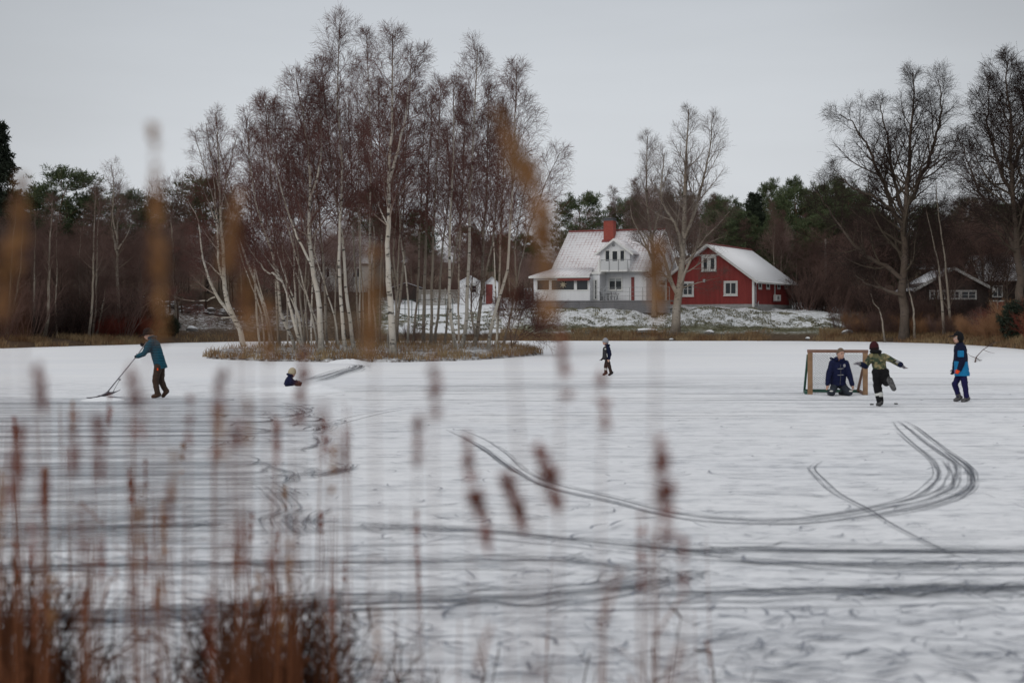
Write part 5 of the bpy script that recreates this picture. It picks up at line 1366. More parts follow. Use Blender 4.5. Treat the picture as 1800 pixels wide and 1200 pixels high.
chair('dark folding garden chair between the deck table and the house wall', 1077, 0, -.8)
chair('dark folding garden chair in front of the deck table', 1072, R(180), -2.2)
# paper star in the veranda window
star = MB(); s0, z0_ = fw.front(990, 500, vt_-.12); pts = []
for k in range(14):
    r_ = .42 if k % 2 == 0 else .16; pts.append((s0+r_*math.cos(k*math.pi/7+.2), z0_-zb+r_*math.sin(k*math.pi/7+.2)))
star.prism(pts, vt_-.16, vt_-.10); so = star.build('paper_star', simple('straw_star', (.40, .36, .27), .9, .1), None)
so.location = Cw; so.rotation_euler = (0, 0, -th); tag(so, 'pale straw star hanging at the veranda window of the white house', 'star ornament')

# ---- the red house
th2 = R(29); Yr = 130.0
zr = H+(HY-539)/F*Yr; Cr = np.array([(1325-900)/F*Yr, Yr, zr]); fr2 = Frame(Cr, th2); fr2.C[2] = 0
WR, LR = 9.6, 13.2
red = tag(empty('red_house', Cr, -th2), 'red board house with white corner boards and snow covered low roof', 'house')
_, ez = fr2.front(1325, 489); ez -= zr; _, rz2 = fr2.front(1246, 430, -.5); rz2 -= zr
_, ezl = fr2.front(1172, 489); 
sl2 = (rz2-ez)/(WR/2)
q = MB(); q.prism([(-WR, .28), (0, .28), (0, ez), (-WR/2, rz2-.18), (-WR, ez)], 0, LR); q.build('wall', m_red, red)
q = MB(); q.box(-WR-.03, .03, -.03, LR+.03, -.8, .275); q.build('plinth', m_conc, red)
q = MB()
for k in range(43):
    x = -WR+.12+k*(WR-.24)/42
    zt_ = ez+(WR/2-abs(x+WR/2))*((rz2-.18-ez)/(WR/2))-.06
    q.box(x-.022, x+.022, -.022, -.001, .30, zt_)
for k in range(58):
    y = .15+k*(LR-.3)/57; q.box(.001, .022, y-.022, y+.022, .30, ez-.02)
q.build('cladding_batten', m_red, red)
ov = .55
for sg in (-1, 1):
    e0 = -WR/2+sg*(WR/2+ov); zE = ez+.10-ov*sl2
    qd = [(e0, -.6, zE), (e0, LR+.5, zE), (-WR/2, LR+.5, rz2+.10), (-WR/2, -.6, rz2+.10)]
    if sg < 0: qd = [qd[1], qd[0], qd[3], qd[2]]
    sheet('roof', qd, m_roof_red, red, .13)
    q = MB()
    for y_ in (-.645,):
        q.hexa([(e0, y_, zE-.26), (-WR/2, y_, rz2-.16), (-WR/2, y_+.04, rz2-.16), (e0, y_+.04, zE-.26), (e0, y_, zE+.02), (-WR/2, y_, rz2+.12), (-WR/2, y_+.04, rz2+.12), (e0, y_+.04, zE+.02)])
    q.build('bargeboard', m_greytrim, red)
    q = MB(); q.box(e0-.02 if sg > 0 else e0-.03, e0+.03 if sg > 0 else e0+.02, -.6, LR+.5, zE-.22, zE-.02); q.build('eaves_board', m_wtrim, red)
    q = MB(); q.tube([(e0+sg*.07, -.6, zE-.06), (e0+sg*.07, LR+.5, zE-.09)], .065, 8); q.build('gutter', m_wtrim, red)
q = MB(); q.tube([(-WR/2, -.6, rz2+.12), (-WR/2, LR+.5, rz2+.12)], .10, 8); q.build('ridge_tiles', m_redtrim, red)
for s_ in (-WR, 0):
    q = MB(); 
    if s_ == 0: q.box(-.16, .03, -.05, -.024, -.02, ez-.02); q.box(.024, .05, -.05, .14, -.02, ez-.04)
    else: q.box(-WR-.03, -WR+.14, -.05, -.024, .0, ez-.02)
    q.build('corner_board', m_wtrim, red)
q = MB(); q.box(.024, .05, LR-.16, LR, 0, ez-.04); q.build('corner_board', m_wtrim, red)
q = MB(); zc_ = ez+(rz2-ez)*.70; hw = (WR/2)*(1-.70)-.05; q.box(-WR/2-hw-.12, -WR/2+hw+.12, -.05, -.024, zc_-.07, zc_+.07); q.build('tie_board', m_greytrim, red)
for x0, x1, y0, y1, ml in ((1236, 1256.5, 453.5, 473.5, 1), (1201, 1217, 498, 518, 1), (1275, 1294, 497, 516.5, 1)):
    s0, z1_ = fr2.front(x0, y0, -.03); s1, z0_ = fr2.front(x1, y1, -.03)
    wd_ = window(red, s0, s1, z0_-zr, z1_-zr, -.022, .17, ml, 1 if x0 < 1210 else 0, mat_=m_greytrim, sill=True)
    if y0 < 460:
        q = MB(); q.box((s0+s1)/2-.2, (s0+s1)/2+.2, -.075, -.023, z0_-zr, z1_-zr); q.build('centre_board', m_greytrim, wd_)
for x0, x1 in ((1333.2, 1338.5), (1347, 1352.5), (1366.5, 1371), (1379.5, 1384.5)):
    t0_, z1_ = fr2.side(x0, 494.5, .03); t1_, z0_ = fr2.side(x1, 506, .03)
    window(red, t0_+.12, t1_-.12, z0_-zr, z1_-zr, .023, .17, 0, 0, axis='s', mat_=m_greytrim)
q = MB(); q.tube([(.55, -.35, ez-.25), (.42, -.2, ez-.45), (.13, .28, ez-.75), (.12, .3, ez-1.0), (.12, .3, .15)], .05, 8); q.build('downpipe', m_metal, red)
q = MB(); q.tube([(.55, LR+.35, ez-.25), (.3, LR+.2, ez-.6), (.12, LR+.08, ez-.9), (.12, LR+.08, .1)], .05, 8); q.build('downpipe', m_metal, red)
s0, z0_ = fr2.front(1238, 493.5, -.03); q = MB(); q.box(s0-.13, s0+.13, -.14, -.024, z0_-zr-.16, z0_-zr+.16); q.build('wall_lamp', m_metal, red, bevel=.02)
t0_, z1_ = fr2.side(1361.5, 495, .03); _, z0_ = fr2.side(1361.5, 522, .03); q = MB(); q.box(.024, .1, t0_-.1, t0_+.1, z0_-zr, z1_-zr); q.build('cable_duct', m_greytrim, red)
t0_, z1_ = fr2.side(1362, 518, .3); t1_, z0_ = fr2.side(1370, 529, .3)
hp = tag(empty('heat_pump', to_world(fr2, zr, .06, (t0_+t1_)/2, z0_-zr), -th2), 'white outdoor heat pump unit hung on the side wall of the red house', 'heat pump')
hh = z1_-z0_; q = MB(); q.box(.08, .42, -.8, .8, 0, hh); q.build('casing', m_greytrim, hp, bevel=.03)
q = MB()
for k in range(3):
    rr_ = .08+k*.085; q.tube([(.43, -.2+rr_*math.cos(a), hh/2+rr_*math.sin(a)) for a in np.linspace(0, 6.283, 18)], .012, 5)
q.build('fan_grille', m_dkmetal, hp)
q = MB(); q.bar((0, -.6, -.04), (.4, -.6, -.04), .05); q.bar((0, .6, -.04), (.4, .6, -.04), .05); q.build('bracket', m_metal, hp)
# bench beside the side wall, tipped against it
t0_, _ = fr2.side(1390, 535, .4); b0 = to_world(fr2, 0, .7, t0_+.6, 0)
bn = tag(empty('garden_bench', (b0[0], b0[1], hz(b0[0], b0[1])), -th2+R(75)), 'grey wooden bench at the far corner of the red house', 'bench')
m_oldwood = simple('weathered_wood', (.27, .25, .22), .85, .3, 5)
q = MB(); 
for k in range(4): q.box(-.65, .65, -.25+k*.13, -.15+k*.13, .42, .46)
q.build('seat', m_oldwood, bn)
q = MB()
for k in range(4): q.bar((-.65, .28+k*.03, .58+k*.15), (.65, .28+k*.03, .58+k*.15), .03, .11)
q.bar((-.6, .26, .4), (-.6, .40, 1.1), .06); q.bar((.6, .26, .4), (.6, .40, 1.1), .06); q.build('backrest', m_oldwood, bn)
for a in (-.6, .6):
    for y_ in (-.2, .26):
        q = MB(); q.bar((a, y_, -.15), (a, y_, .42), .06); q.build('leg', m_oldwood, bn)
# small ladder of bent pipe at the corner
t0_, z0_ = fr2.side(1334, 537, .4)
la = to_world(fr2, 0, .35, t0_, 0); q = MB(); 
q.tube([(0, 0, 0), (0, .0, .75), (.12, 0, .95), (.35, .2, .75), (.8, .55, 0)], .03, 7); q.tube([(0, .35, 0), (0, .35, .75), (.12, .35, .95), (.35, .5, .75), (.8, .85, 0)], .03, 7)
lo = q.build('pipe_rack', m_metal, None, True, (la[0], la[1], hz(la[0], la[1])-.05)); lo.rotation_euler = (0, 0, -th2+R(90)); tag(lo, 'bent metal pipe rack at the near corner of the red house', 'rack')

# ---- the dark cottage on the right shore
Yc = 122.0; base_c = H-(556-HY)/F*Yc; Cc = np.array([(1738-900)/F*Yc, Yc, hz((1738-900)/F*Yc, Yc)-.1]); th3 = R(6)
fc = Frame(Cc, th3); fc.C[2] = 0; zc0 = Cc[2]
cot = tag(empty('dark_cottage', Cc, -th3), 'dark brown cottage with white bargeboard and white window band among the trees', 'cottage')
s_l, _ = fc.front(1612, 520); _, z_e = fc.front(1735, 503); _, z_r = fc.front(1674, 470); s_r, _ = fc.front(1674, 470); z_e -= zc0; z_r -= zc0
WC = -s_l; 
q = MB(); q.prism([(s_l, -.3), (0, -.3), (0, z_e), (s_r, z_r-.2), (s_l, z_e)], 0, 9); q.build('wall', m_dark, cot)
for sg in (-1, 1):
    ex = .5 if sg > 0 else s_l-.5; zE = z_e-.35
    qd = [(ex, -.7, zE), (ex, 9.5, zE), (s_r, 9.5, z_r), (s_r, -.7, z_r)]
    if sg < 0: qd = [qd[1], qd[0], qd[3], qd[2]]
    sheet('roof', qd, m_roof_dark, cot, .12)
    q = MB(); q.hexa([(ex, -.75, zE-.24), (s_r, -.75, z_r-.24), (s_r, -.705, z_r-.24), (ex, -.705, zE-.24), (ex, -.75, zE+.06), (s_r, -.75, z_r+.06), (s_r, -.705, z_r+.06), (ex, -.705, zE+.06)]); q.build('bargeboard', m_dimtrim, cot)
for x0, x1 in ((1634, 1650), (1652, 1668), (1670, 1687), (1689, 1716)):
    s0, z1_ = fc.front(x0, 512, 0); s1, z0_ = fc.front(x1, 524.5, 0)
    window(cot, s0+.06, s1-.06, z0_-zc0, z1_-zc0, 0, .10, 1, 1, mat_=m_dimtrim)
# glazed lean-to on its right
s0, z1_ = fc.front(1743, 530, -.4); s1, z0_ = fc.front(1768, 552, -.4)
q = MB(); q.box(s0, s1, .1, 2.5, -.2, z1_-zc0); q.build('lean_to', m_redtrim, cot)
q = MB(); q.box(s0-.1, s1+.1, .0, .08, z1_-zc0, z1_-zc0+.14); q.box(s0-.1, s1+.1, .0, .08, z0_-zc0-.14, z0_-zc0); q.box(s0, s0+.1, .0, .08, z0_-zc0, z1_-zc0); q.box((s0+s1)/2-.05, (s0+s1)/2+.05, .0, .08, z0_-zc0, z1_-zc0); q.build('porch_frame', m_dimtrim, cot)
# house behind with snowy roof
def plain_house(label, px0, px1, y_ridge, y_eave, y_base, Y, depth, mats, th_=0.0, win=True, pitch_run=4.0, name='snow_roofed_house'):
    C_ = np.array([(px0-900)/F*Y, Y, 0]); W_ = (px1-px0)/F*Y; f_ = lambda y: H-(y-HY)/F*Y
    C_[2] = f_(y_base); hse = tag(empty(name, C_, th_), label, 'house')
    e_ = f_(y_eave)-C_[2]; r_ = H-(y_ridge-HY)/F*(Y+pitch_run)-C_[2]
    q = MB(); q.box(.3, W_-.3, .3, pitch_run*2-.3, -1.5, e_); q.build('wall', mats[0], hse)
    for s_ in (.3, W_-.32):
        g_ = MB(); g_.add([(s_, .3, e_), (s_, 2*pitch_run-.3, e_), (s_, pitch_run, r_-.2), (s_+.02, .3, e_), (s_+.02, 2*pitch_run-.3, e_), (s_+.02, pitch_run, r_-.2)], [(0,1,2),(5,4,3),(0,3,4,1),(1,4,5,2),(2,5,3,0)]); g_.build('gable', mats[0], hse)
    sheet('roof', [(0, -.2, e_-.1), (W_, -.2, e_-.1), (W_, pitch_run, r_), (0, pitch_run, r_)], mats[1], hse, .12)
    sheet('roof', [(W_, 2*pitch_run+.2, e_-.1), (0, 2*pitch_run+.2, e_-.1), (0, pitch_run+.01, r_), (W_, pitch_run+.01, r_)], mats[1], hse, .12)
    if win:
        n_w = max(2, int(W_/3))
        for k in range(n_w):
            c_ = W_*(k+.5)/n_w; window(hse, c_-.5, c_+.5, e_-1.9, e_-.7, .3, .09, 1, 0)
    return hse
plain_house('house with pale snowy roof half hidden behind the dark cottage', 1722, 1850, 449, 492, 540, 146, 9, (m_dark, m_roof_red), R(-4))
plain_house('house in the wood behind the island, only its snowy roof clear of the twigs', 545, 655, 416, 462, 500, 168, 9, (m_greytrim, m_roof_red), R(-5))
# ---- white shed, red door shed, fence and pallets behind the island
Ys = 140.0
def shed(label, px0, px1, y_top, y_eave, y_base, Y, wm, rm, name='garden_shed', depth=2.6):
    W_ = (px1-px0)/F*Y; x0 = (px0-900)/F*Y; zb_ = H-(y_base-HY)/F*Y; e_ = (y_base-y_eave)/F*Y; r_ = (y_base-y_top)/F*Y
    o = tag(empty(name, (x0, Y, zb_)), label, 'shed')
    q = MB(); q.prism([(0, -1.0), (W_, -1.0), (W_, e_), (W_/2, r_-.08), (0, e_)], 0, depth); q.build('wall', wm, o)
    for sg in (0, 1):
        ex = W_+.2 if sg else -.2
        qd = [(ex, -.2, e_-.12), (ex, depth+.2, e_-.12), (W_/2, depth+.2, r_), (W_/2, -.2, r_)]
        if not sg: qd = [qd[1], qd[0], qd[3], qd[2]]
        sheet('roof', qd, rm, o, .07)
    return o, W_, e_
o_, W_, e_ = shed('small white shed with snowy roof behind the island birches', 808, 845, 484, 494, 531, Ys, m_white, m_roof_red)
window(o_, W_*.55, W_*.8, e_*.45, e_*.8, 0, .08, 0, 1)
o_, W_, e_ = shed('narrow shed with red door and dark domed cap beside the white shed', 853, 876, 486, 497, 531, Ys+1, m_white, m_roof_dark)
q = MB(); q.box(W_*.05, W_*.55, -.06, -.002, -.5, e_*.92); q.build('door', m_redtrim, o_)
sf = tag(empty('slat_fence', ((736-900)/F*141, 141, H-(536-HY)/F*141)), 'grey horizontal slat fence left of the white shed', 'fence')
q = MB(); Wf = (806-736)/F*141
for k in range(8): q.box(0, Wf, -.03, 0, .0+k*.22, .14+k*.22)
q.build('slats', m_oldwood, sf)
for k in range(4):
    q = MB(); x = Wf*k/3; q.box(x-.06, x+.06, .001, .1, -.8, 1.85); q.build('post', m_oldwood, sf)
# low dark store with snowy top left of the fence
o_, W_, e_ = shed('low dark store with snow on its roof at the wood edge behind the island', 690, 738, 496, 503, 534, 146, m_dark, m_roof_dark, 'wood_store')
# thin wire fence at the lawn foot
wf = tag(empty('wire_fence', G(700, 605)+np.array([0, 0, 0])), 'thin green wire fence on the snowy lawn behind the island', 'fence')
yf = 126.0; wf.location = ((700-900)/F*yf, yf, 0)
for k in range(9):
    x = k*((736-700)/F*yf)/3.0; q = MB(); zz = hz(wf.location[0]+x, yf); q.bar((x, 0, zz-.2), (x, 0, zz+2.1), .07); q.build('post', simple('green_wire', (.03,.05,.04), .6, .1) if k == 0 else bpy.data.materials['green_wire'], wf)
q = MB()
for f_ in (2.05, 1.1, .35): q.tube([(k*((736-700)/F*yf)/3.0, 0, hz(wf.location[0]+k*((736-700)/F*yf)/3.0, yf)+f_) for k in range(9)], .022, 4)
q.build('wire', bpy.data.materials['green_wire'], wf)
# utility pole
up = P(1451, 470, 150); q = MB(); zt_ = H-(417-HY)/F*150; q.tube([(0,0,0), (0,0,zt_-hz(up[0],150))], [.16, .11], 9); ub = tag(empty('utility_pole', (up[0], 150, hz(up[0],150)-.2)), 'grey wooden pole standing in front of the pines right of the red house', 'pole')
q.build('pole', m_oldwood, ub, True); q = MB(); hh = zt_-hz(up[0],150); q.bar((-.5, 0, hh-.4), (.5, 0, hh-.4), .1); q.build('crossarm', m_oldwood, ub)
# upturned boat, snow on top, on the lawn foot
bp_ = hit(1137, 584, 100, 140)
bo = tag(empty('upturned_boat', bp_, R(12)), 'small upturned boat with snow on its bottom on the lawn foot', 'boat')
def hull(sc_, zoff, name, mat_):
    n, m_ = 14, 9; V = []; 
    for i in range(n):
        u = i/(n-1); hw_ = .46*math.sin(math.pi*(.12+.80*u))**.6*sc_; hh_ = .34*(.75+.25*math.sin(math.pi*u))*sc_
        for j in range(m_):
            a = math.pi*j/(m_-1); V.append((-1.05*sc_+2.1*sc_*u, hw_*math.cos(a), zoff+hh_*math.sin(a)**.8))
    Q = [(i*m_+j, (i+1)*m_+j, (i+1)*m_+j+1, i*m_+j+1) for i in range(n-1) for j in range(m_-1)]
    me = mesh_np(name, V, Q); return link(name, me, mat_, bo)
hull(1.0, -.02, 'hull', simple('boat_paint', (.16,.16,.15), .6, .2))
n, m_ = 14, 7; V = []
for i in range(n):
    u = .06+.88*i/(n-1); hw_ = .46*math.sin(math.pi*(.12+.80*u))**.6; hh_ = .34*(.75+.25*math.sin(math.pi*u))
    for j in range(m_):
        a = math.pi*(.22+.56*j/(m_-1)); V.append((-1.05+2.1*u, hw_*math.cos(a), -.02+hh_*math.sin(a)**.8+.025+.05*math.sin(math.pi*j/(m_-1))))
link('snow_cap', mesh_np('snow_cap', V, [(i*m_+j, (i+1)*m_+j, (i+1)*m_+j+1, i*m_+j+1) for i in range(n-1) for j in range(m_-1)]), m_snow, bo)
# small rocks with snow at the shore
m_rock = simple('granite', (.14, .13, .125), .9, .35, 5, bump=.5)
m_rocksnow, t, b = new_mat('snow_capped_rock'); g = NT(t)
ge = g.n('ShaderNodeNewGeometry'); sx = g.n('ShaderNodeSeparateXYZ'); g.l(ge.outputs['Normal'], sx.inputs[0])
n_ = g.noise(g.coord('Object'), 4, 4); f_ = g.rng(g.math('ADD', sx.outputs['Z'], g.math('MULTIPLY', n_, .5)), .65, .95, 0, 1, True)
g.l(g.mix(f_, g.mix(n_, (.09,.085,.08), (.19,.18,.17)), (.72,.73,.75)), b.inputs['Base Color']); b.inputs['Roughness'].default_value = .9
def rock_mesh(seed, r):
    mb = MB(); mb.ell((0,0,0), r, 14, 10); V = np.array(mb.v); d = .75+.5*fbm(V[:,0]/r[0]*1.6+seed, V[:,1]/r[1]*1.6+V[:,2]/r[2], seed, 3); V = V*d[:, None]
    mb.v = [tuple(v) for v in V]; return mb.mesh('rock', True)
rk = [rock_mesh(s_, (.55, .42, .34)) for s_ in (1, 5, 9)]
for m__ in rk: m__.materials.append(m_rocksnow)
def rock(px, py, s_, label, k):
    q = hit(px, py, 80, 150); o = link('rock', rk[k % 3], None, None, (q[0], q[1], q[2]+.05*s_)); o.scale = (s_,)*3; o.rotation_euler = (0, 0, k*1.3); tag(o, label, 'rock')
for k, (px, py, s_, lab) in enumerate(((1247, 586, .9, 'flat snowy stone right of the garden birch foot'), (337, 581, 1.1, 'snow capped boulder left of the leaning birch on the far bank'),
     (303, 577, 1.2, 'snow capped boulder beside the dark evergreen bush'), (1180, 598, .5, 'small stone at the ice edge below the garden birch'),
     (1420, 596, .5, 'small dark stone at the ice edge left of the goal'), (1490, 588, 1.2, 'snow covered low boulder in the rusty brush on the right shore'))):
    rock(px, py, s_, lab, k)
# dry stone wall with snow on the left bank
sw = None
st_m = MB(); rgw = random.Random(5)
q0 = P(258, 0, 127)[0]; 
for k in range(90):
    x = (rgw.uniform(225, 425)-900)/F*127; y = 127+rgw.uniform(-.3, .3); z_ = hz(x, y)+rgw.uniform(.0, .75)
    st_m.ell((x-q0, y-127, z_), (rgw.uniform(.25,.5), rgw.uniform(.2,.35), rgw.uniform(.14,.25)), 8, 6)
swo = st_m.build('stone_wall', m_rocksnow, None, True, (q0, 127, 0)); tag(swo, 'low dry stone wall with snow on top on the left bank', 'stone wall')
# ------------------------------------------------------------------ people: one continuous skin, clothes grown over it
def capsule(mb, a, b, ra, rb, n=12, flat=None):
    a = np.array(a, float); b = np.array(b, float); d = b-a; ln = np.linalg.norm(d); t = d/(ln+1e-9)
    ref = np.array([0, 0, 1.0]) if abs(t[2]) < .9 else np.array([0, 1.0, 0])
    u = nrm(np.cross(t, ref)); v = np.cross(t, u); vs = []; fs = []
    rings = [(-math.cos(x)*ra, math.sin(x)*ra, a) for x in np.linspace(.15, math.pi/2, 4)]+[(math.cos(x)*rb, math.sin(x)*rb, b) for x in np.linspace(math.pi/2, .15, 4)]
    rings = [(-math.sin(x)*ra, math.cos(x)*ra, a) for x in np.linspace(1.42, 0, 4)]+[(math.sin(x)*rb, math.cos(x)*rb, b) for x in np.linspace(0, 1.42, 4)]
    for off, r_, c in rings:
        vs += [c+t*off+(u*math.cos(2*math.pi*j/n)+v*math.sin(2*math.pi*j/n))*r_ for j in range(n)]
    k = len(rings)
    for i in range(k-1): fs += [(i*n+j, i*n+(j+1) % n, (i+1)*n+(j+1) % n, (i+1)*n+j) for j in range(n)]
    fs += [tuple(range(n-1, -1, -1)), tuple((k-1)*n+j for j in range(n))]
    mb.add(vs, fs)
def loft(mb, rings, n=16):
    """rings: (centre, right vector, front vector) -> closed elliptical loft"""
    vs = []; fs = []
    for c, u, v in rings:
        vs += [np.array(c)+np.array(u)*math.cos(2*math.pi*j/n)+np.array(v)*math.sin(2*math.pi*j/n) for j in range(n)]
    k = len(rings)
    for i in range(k-1): fs += [(i*n+j, i*n+(j+1) % n, (i+1)*n+(j+1) % n, (i+1)*n+j) for j in range(n)]
    fs += [tuple(range(n-1, -1, -1)), tuple((k-1)*n+j for j in range(n))]
    mb.add(vs, fs)
def blob(mb, name, mat_, parent, vox=.014, smooth=3, noise_=0.0):
    me = mb.mesh(name); o = bpy.data.objects.new(name, me); COL.objects.link(o)
    r_ = o.modifiers.new('remesh', 'REMESH'); r_.mode = 'VOXEL'; r_.voxel_size = vox; r_.use_smooth_shade = True
    s_ = o.modifiers.new('smooth', 'SMOOTH'); s_.factor = .5; s_.iterations = smooth
    dg = bpy.context.evaluated_depsgraph_get(); ev = o.evaluated_get(dg)
    m2 = bpy.data.meshes.new_from_object(ev); o.modifiers.clear(); o.data = m2; bpy.data.meshes.remove(me); m2.name = name
    m2.polygons.foreach_set('use_smooth', np.ones(len(m2.polygons), bool))
    if noise_:
        V = np.zeros(len(m2.vertices)*3); m2.vertices.foreach_get('co', V); V = V.reshape(-1, 3)
        Nn = np.zeros(len(m2.vertices)*3); m2.vertices.foreach_get('normal', Nn); Nn = Nn.reshape(-1, 3)
        d = (fbm(V[:,0]*9+V[:,1]*5, V[:,2]*14+V[:,1]*7, 3, 3)-.45)*noise_
        m2.vertices.foreach_set('co', (V+Nn*d[:, None]).ravel()); m2.update()
    m2.materials.clear(); m2.materials.append(mat_); o.parent = parent
    return o
m_skin = simple('skin', (.46, .27, .20), .55, .12, 8)
m_hairb = simple('light_brown_hair', (.13, .085, .055), .7, .3, 40)
m_eye = simple('eye', (.02, .015, .012), .3, .0)
m_lip = simple('lips', (.33, .13, .11), .5, .1)
def cloth(name, c, var_=.25, rough=.85, sc=14): return simple(name, c, rough, var_, sc, spec=.2)

def hand_fingers(mb, w_, d, side, s_=1.0, curl=.35):
    """palm, four bent fingers of different length and a thumb leaving the side of the palm; w_ wrist, d direction of the hand, side: direction of the thumb"""
    d = nrm(np.array(d, float)); side = np.array(side, float); side = nrm(side-d*np.dot(side, d)); nrm_ = np.cross(d, side)
    w_ = np.array(w_, float)
    capsule(mb, w_, w_+d*.075*s_, .028*s_, .036*s_, 8)
    for k, (o, l_) in enumerate(((.028, .068), (.010, .078), (-.009, .072), (-.027, .055))):
        a = w_+d*.085*s_+side*o*s_; e = nrm(d+nrm_*curl); m_ = a+e*l_*.5*s_; f = nrm(d+nrm_*curl*2.4); capsule(mb, a-d*.02*s_, m_, .0105*s_, .0095*s_, 6); capsule(mb, m_, m_+f*l_*.5*s_, .0095*s_, .008*s_, 6)
    a = w_+d*.03*s_+side*.03*s_; m_ = a+nrm(side*.8+d*.7)*.035*s_; capsule(mb, a, m_, .013*s_, .011*s_, 6); capsule(mb, m_, m_+nrm(d+side*.25+nrm_*.3)*.03*s_, .011*s_, .009*s_, 6)

def person(label, J, s_, face, up=None, cl=None, loc=None, fac=1.0):
    """J: joints in local metres. face: direction the face looks. cl: clothing"""
    root = tag(empty('person', loc), label, 'person')
    J = {k: np.array(v, float) for k, v in J.items()}
    hr = .119*fac                                # half head width scale
    face = nrm(np.array(face, float)); upv = nrm(np.array(up if up is not None else (0, 0, 1.0), float)); upv = nrm(upv-face*np.dot(upv, face)); rt = np.cross(face, upv)
    head = J['head']
    sh_r = J['shR']; sh_l = J['shL']; across = nrm(sh_r-sh_l); spine = nrm(J['neck']-J['pelvis']); front = nrm(np.cross(spine, across))
    if np.dot(front, J.get('front', front)) < 0: front = -front
    Rm = np.stack([rt, face, upv], 1)
    b = MB()
    b.ell(head+upv*.012, (hr*.74, hr*.92, hr*1.16), 16, 12, Rm)
    b.ell(head+face*hr*.30-upv*hr*.50, (hr*.56, hr*.62, hr*.62), 12, 8, Rm)          # jaw
    b.ell(head+face*hr*.93-upv*hr*.18, (hr*.13, hr*.2, hr*.24), 8, 6, Rm)            # nose
    for q in (-1, 1): b.ell(head+rt*q*hr*.76-upv*hr*.12-face*hr*.05, (hr*.10, hr*.2, hr*.28), 8, 6, Rm)
    capsule(b, head-upv*hr*.8-face*hr*.15, J['neck']-spine*.03, hr*.50, hr*.56)
    loft(b, [(J['pelvis']-spine*.06, across*.11*fac, front*.08*fac), (J['pelvis']+spine*.05, across*.13*fac, front*.09*fac), (J['pelvis']*.5+J['neck']*.5, across*.12*fac, front*.08*fac), (J['neck']-spine*.13*fac, across*.15*fac, front*.085*fac), (J['neck']-spine*.02, across*.07*fac, front*.055*fac)])
    for S in 'RL':
        capsule(b, J['neck']-spine*.08*fac, J['sh'+S], .055*fac, .05*fac)
        capsule(b, J['sh'+S], J['el'+S], .045*fac, .036*fac); capsule(b, J['el'+S], J['wr'+S], .036*fac, .026*fac)
        hd = J['hd'+S]-J['wr'+S]; hand_fingers(b, J['wr'+S], hd, cl.get('thumb'+S, face+.01), fac, cl.get('curl', .35))
        capsule(b, J['hip'+S], J['kn'+S], .075*fac, .052*fac); capsule(b, J['kn'+S], J['an'+S], .05*fac, .036*fac); capsule(b, J['an'+S], J['to'+S], .036*fac, .028*fac)
        capsule(b, J['pelvis'], J['hip'+S], .09*fac, .08*fac)
    body = blob(b, 'body', m_skin, root, .010, 2)
    for q in (-1, 1):
        e = MB(); e.ell(head+face*hr*.80+rt*q*hr*.31+upv*hr*.05, hr*.10, 8, 6); e.build('eye', m_eye, body, True)
        e = MB(); e.bar(head+face*hr*.86+rt*q*hr*.16+upv*hr*.24, head+face*hr*.78+rt*q*hr*.44+upv*hr*.22, .012, .012); e.build('eyebrow', cl.get('brow', m_hairb), body)
    e = MB(); e.bar(head+face*hr*.90-rt*hr*.2-upv*hr*.55, head+face*hr*.90+rt*hr*.2-upv*hr*.55, .014, .012); e.build('mouth', m_lip, body)
    # trousers
    q = cl['legs']; t_ = MB(); k = q.get('k', 1.0)*fac
    for S in 'RL':
        capsule(t_, J['hip'+S], J['kn'+S], .105*k, .082*k, 14); capsule(t_, J['kn'+S], J['an'+S]+nrm(J['kn'+S]-J['an'+S])*.03, .082*k, .072*k*q.get('cuff', 1), 14)
        capsule(t_, J['pelvis'], J['hip'+S], .115*k, .11*k, 14)
    tr = blob(t_, 'trousers', q['mat'], root, .013, 3, .03)
    if 'band' in q:
        for S in q.get('bandS', 'RL'):
            m_ = MB(); d_ = nrm(J['kn'+S]-J['an'+S]); a = J['an'+S]+d_*q.get('bandz', .11); capsule(m_, a, a+d_*.012, .082*k, .082*k, 14)
            m_.build('reflective_band', q['band'], tr, True)
    # boots
    q = cl['boots']
    for S in 'RL':
        t_ = MB(); d_ = nrm(J['to'+S]-J['an'+S]); sh = J['kn'+S]-J['an'+S]; sh = nrm(sh)
        sole = J['an'+S]-sh*.0
        bz = q.get('size', 1.0)*fac; capsule(t_, J['an'+S]+sh*q.get('shaft', .08), J['an'+S]-sh*.01, .066*bz, .06*bz); capsule(t_, J['an'+S]-sh*.02, J['to'+S], .06*bz, .05*bz)
        hl = J['an'+S]-sh*.03-d_*.05; capsule(t_, hl, J['an'+S], .045*fac, .05*fac)
        bt = blob(t_, 'boot', q['mat'], root, .012, 2)
        sl = MB(); V = None
        capsule(sl, hl-sh*.035*fac, J['to'+S]-np.array([0, 0, .0])-sh*.02*fac*abs(np.dot(sh, np.array([0,0,1]))), .034*fac, .034*fac, 10); blob(sl, 'sole', q.get('sole', m_dkmetal), bt, .012, 1)
    # jacket
    q = cl['top']; t_ = MB(); k = q.get('k', 1.0)*fac; hem = J['pelvis']-spine*q.get('hem', .10)
    loft(t_, [(hem, across*.185*k*q.get('flare', 1), front*.155*k*q.get('flare', 1)), (J['pelvis']+spine*.03, across*.18*k, front*.15*k), (J['pelvis']*.5+J['neck']*.5, across*.18*k, front*.145*k), (J['neck']-spine*.14*fac, across*.195*k, front*.14*k), (J['neck']-spine*.05*fac, across*.13*k, front*.105*k), (J['neck']+spine*.03*fac, across*.075*k, front*.075*k)])
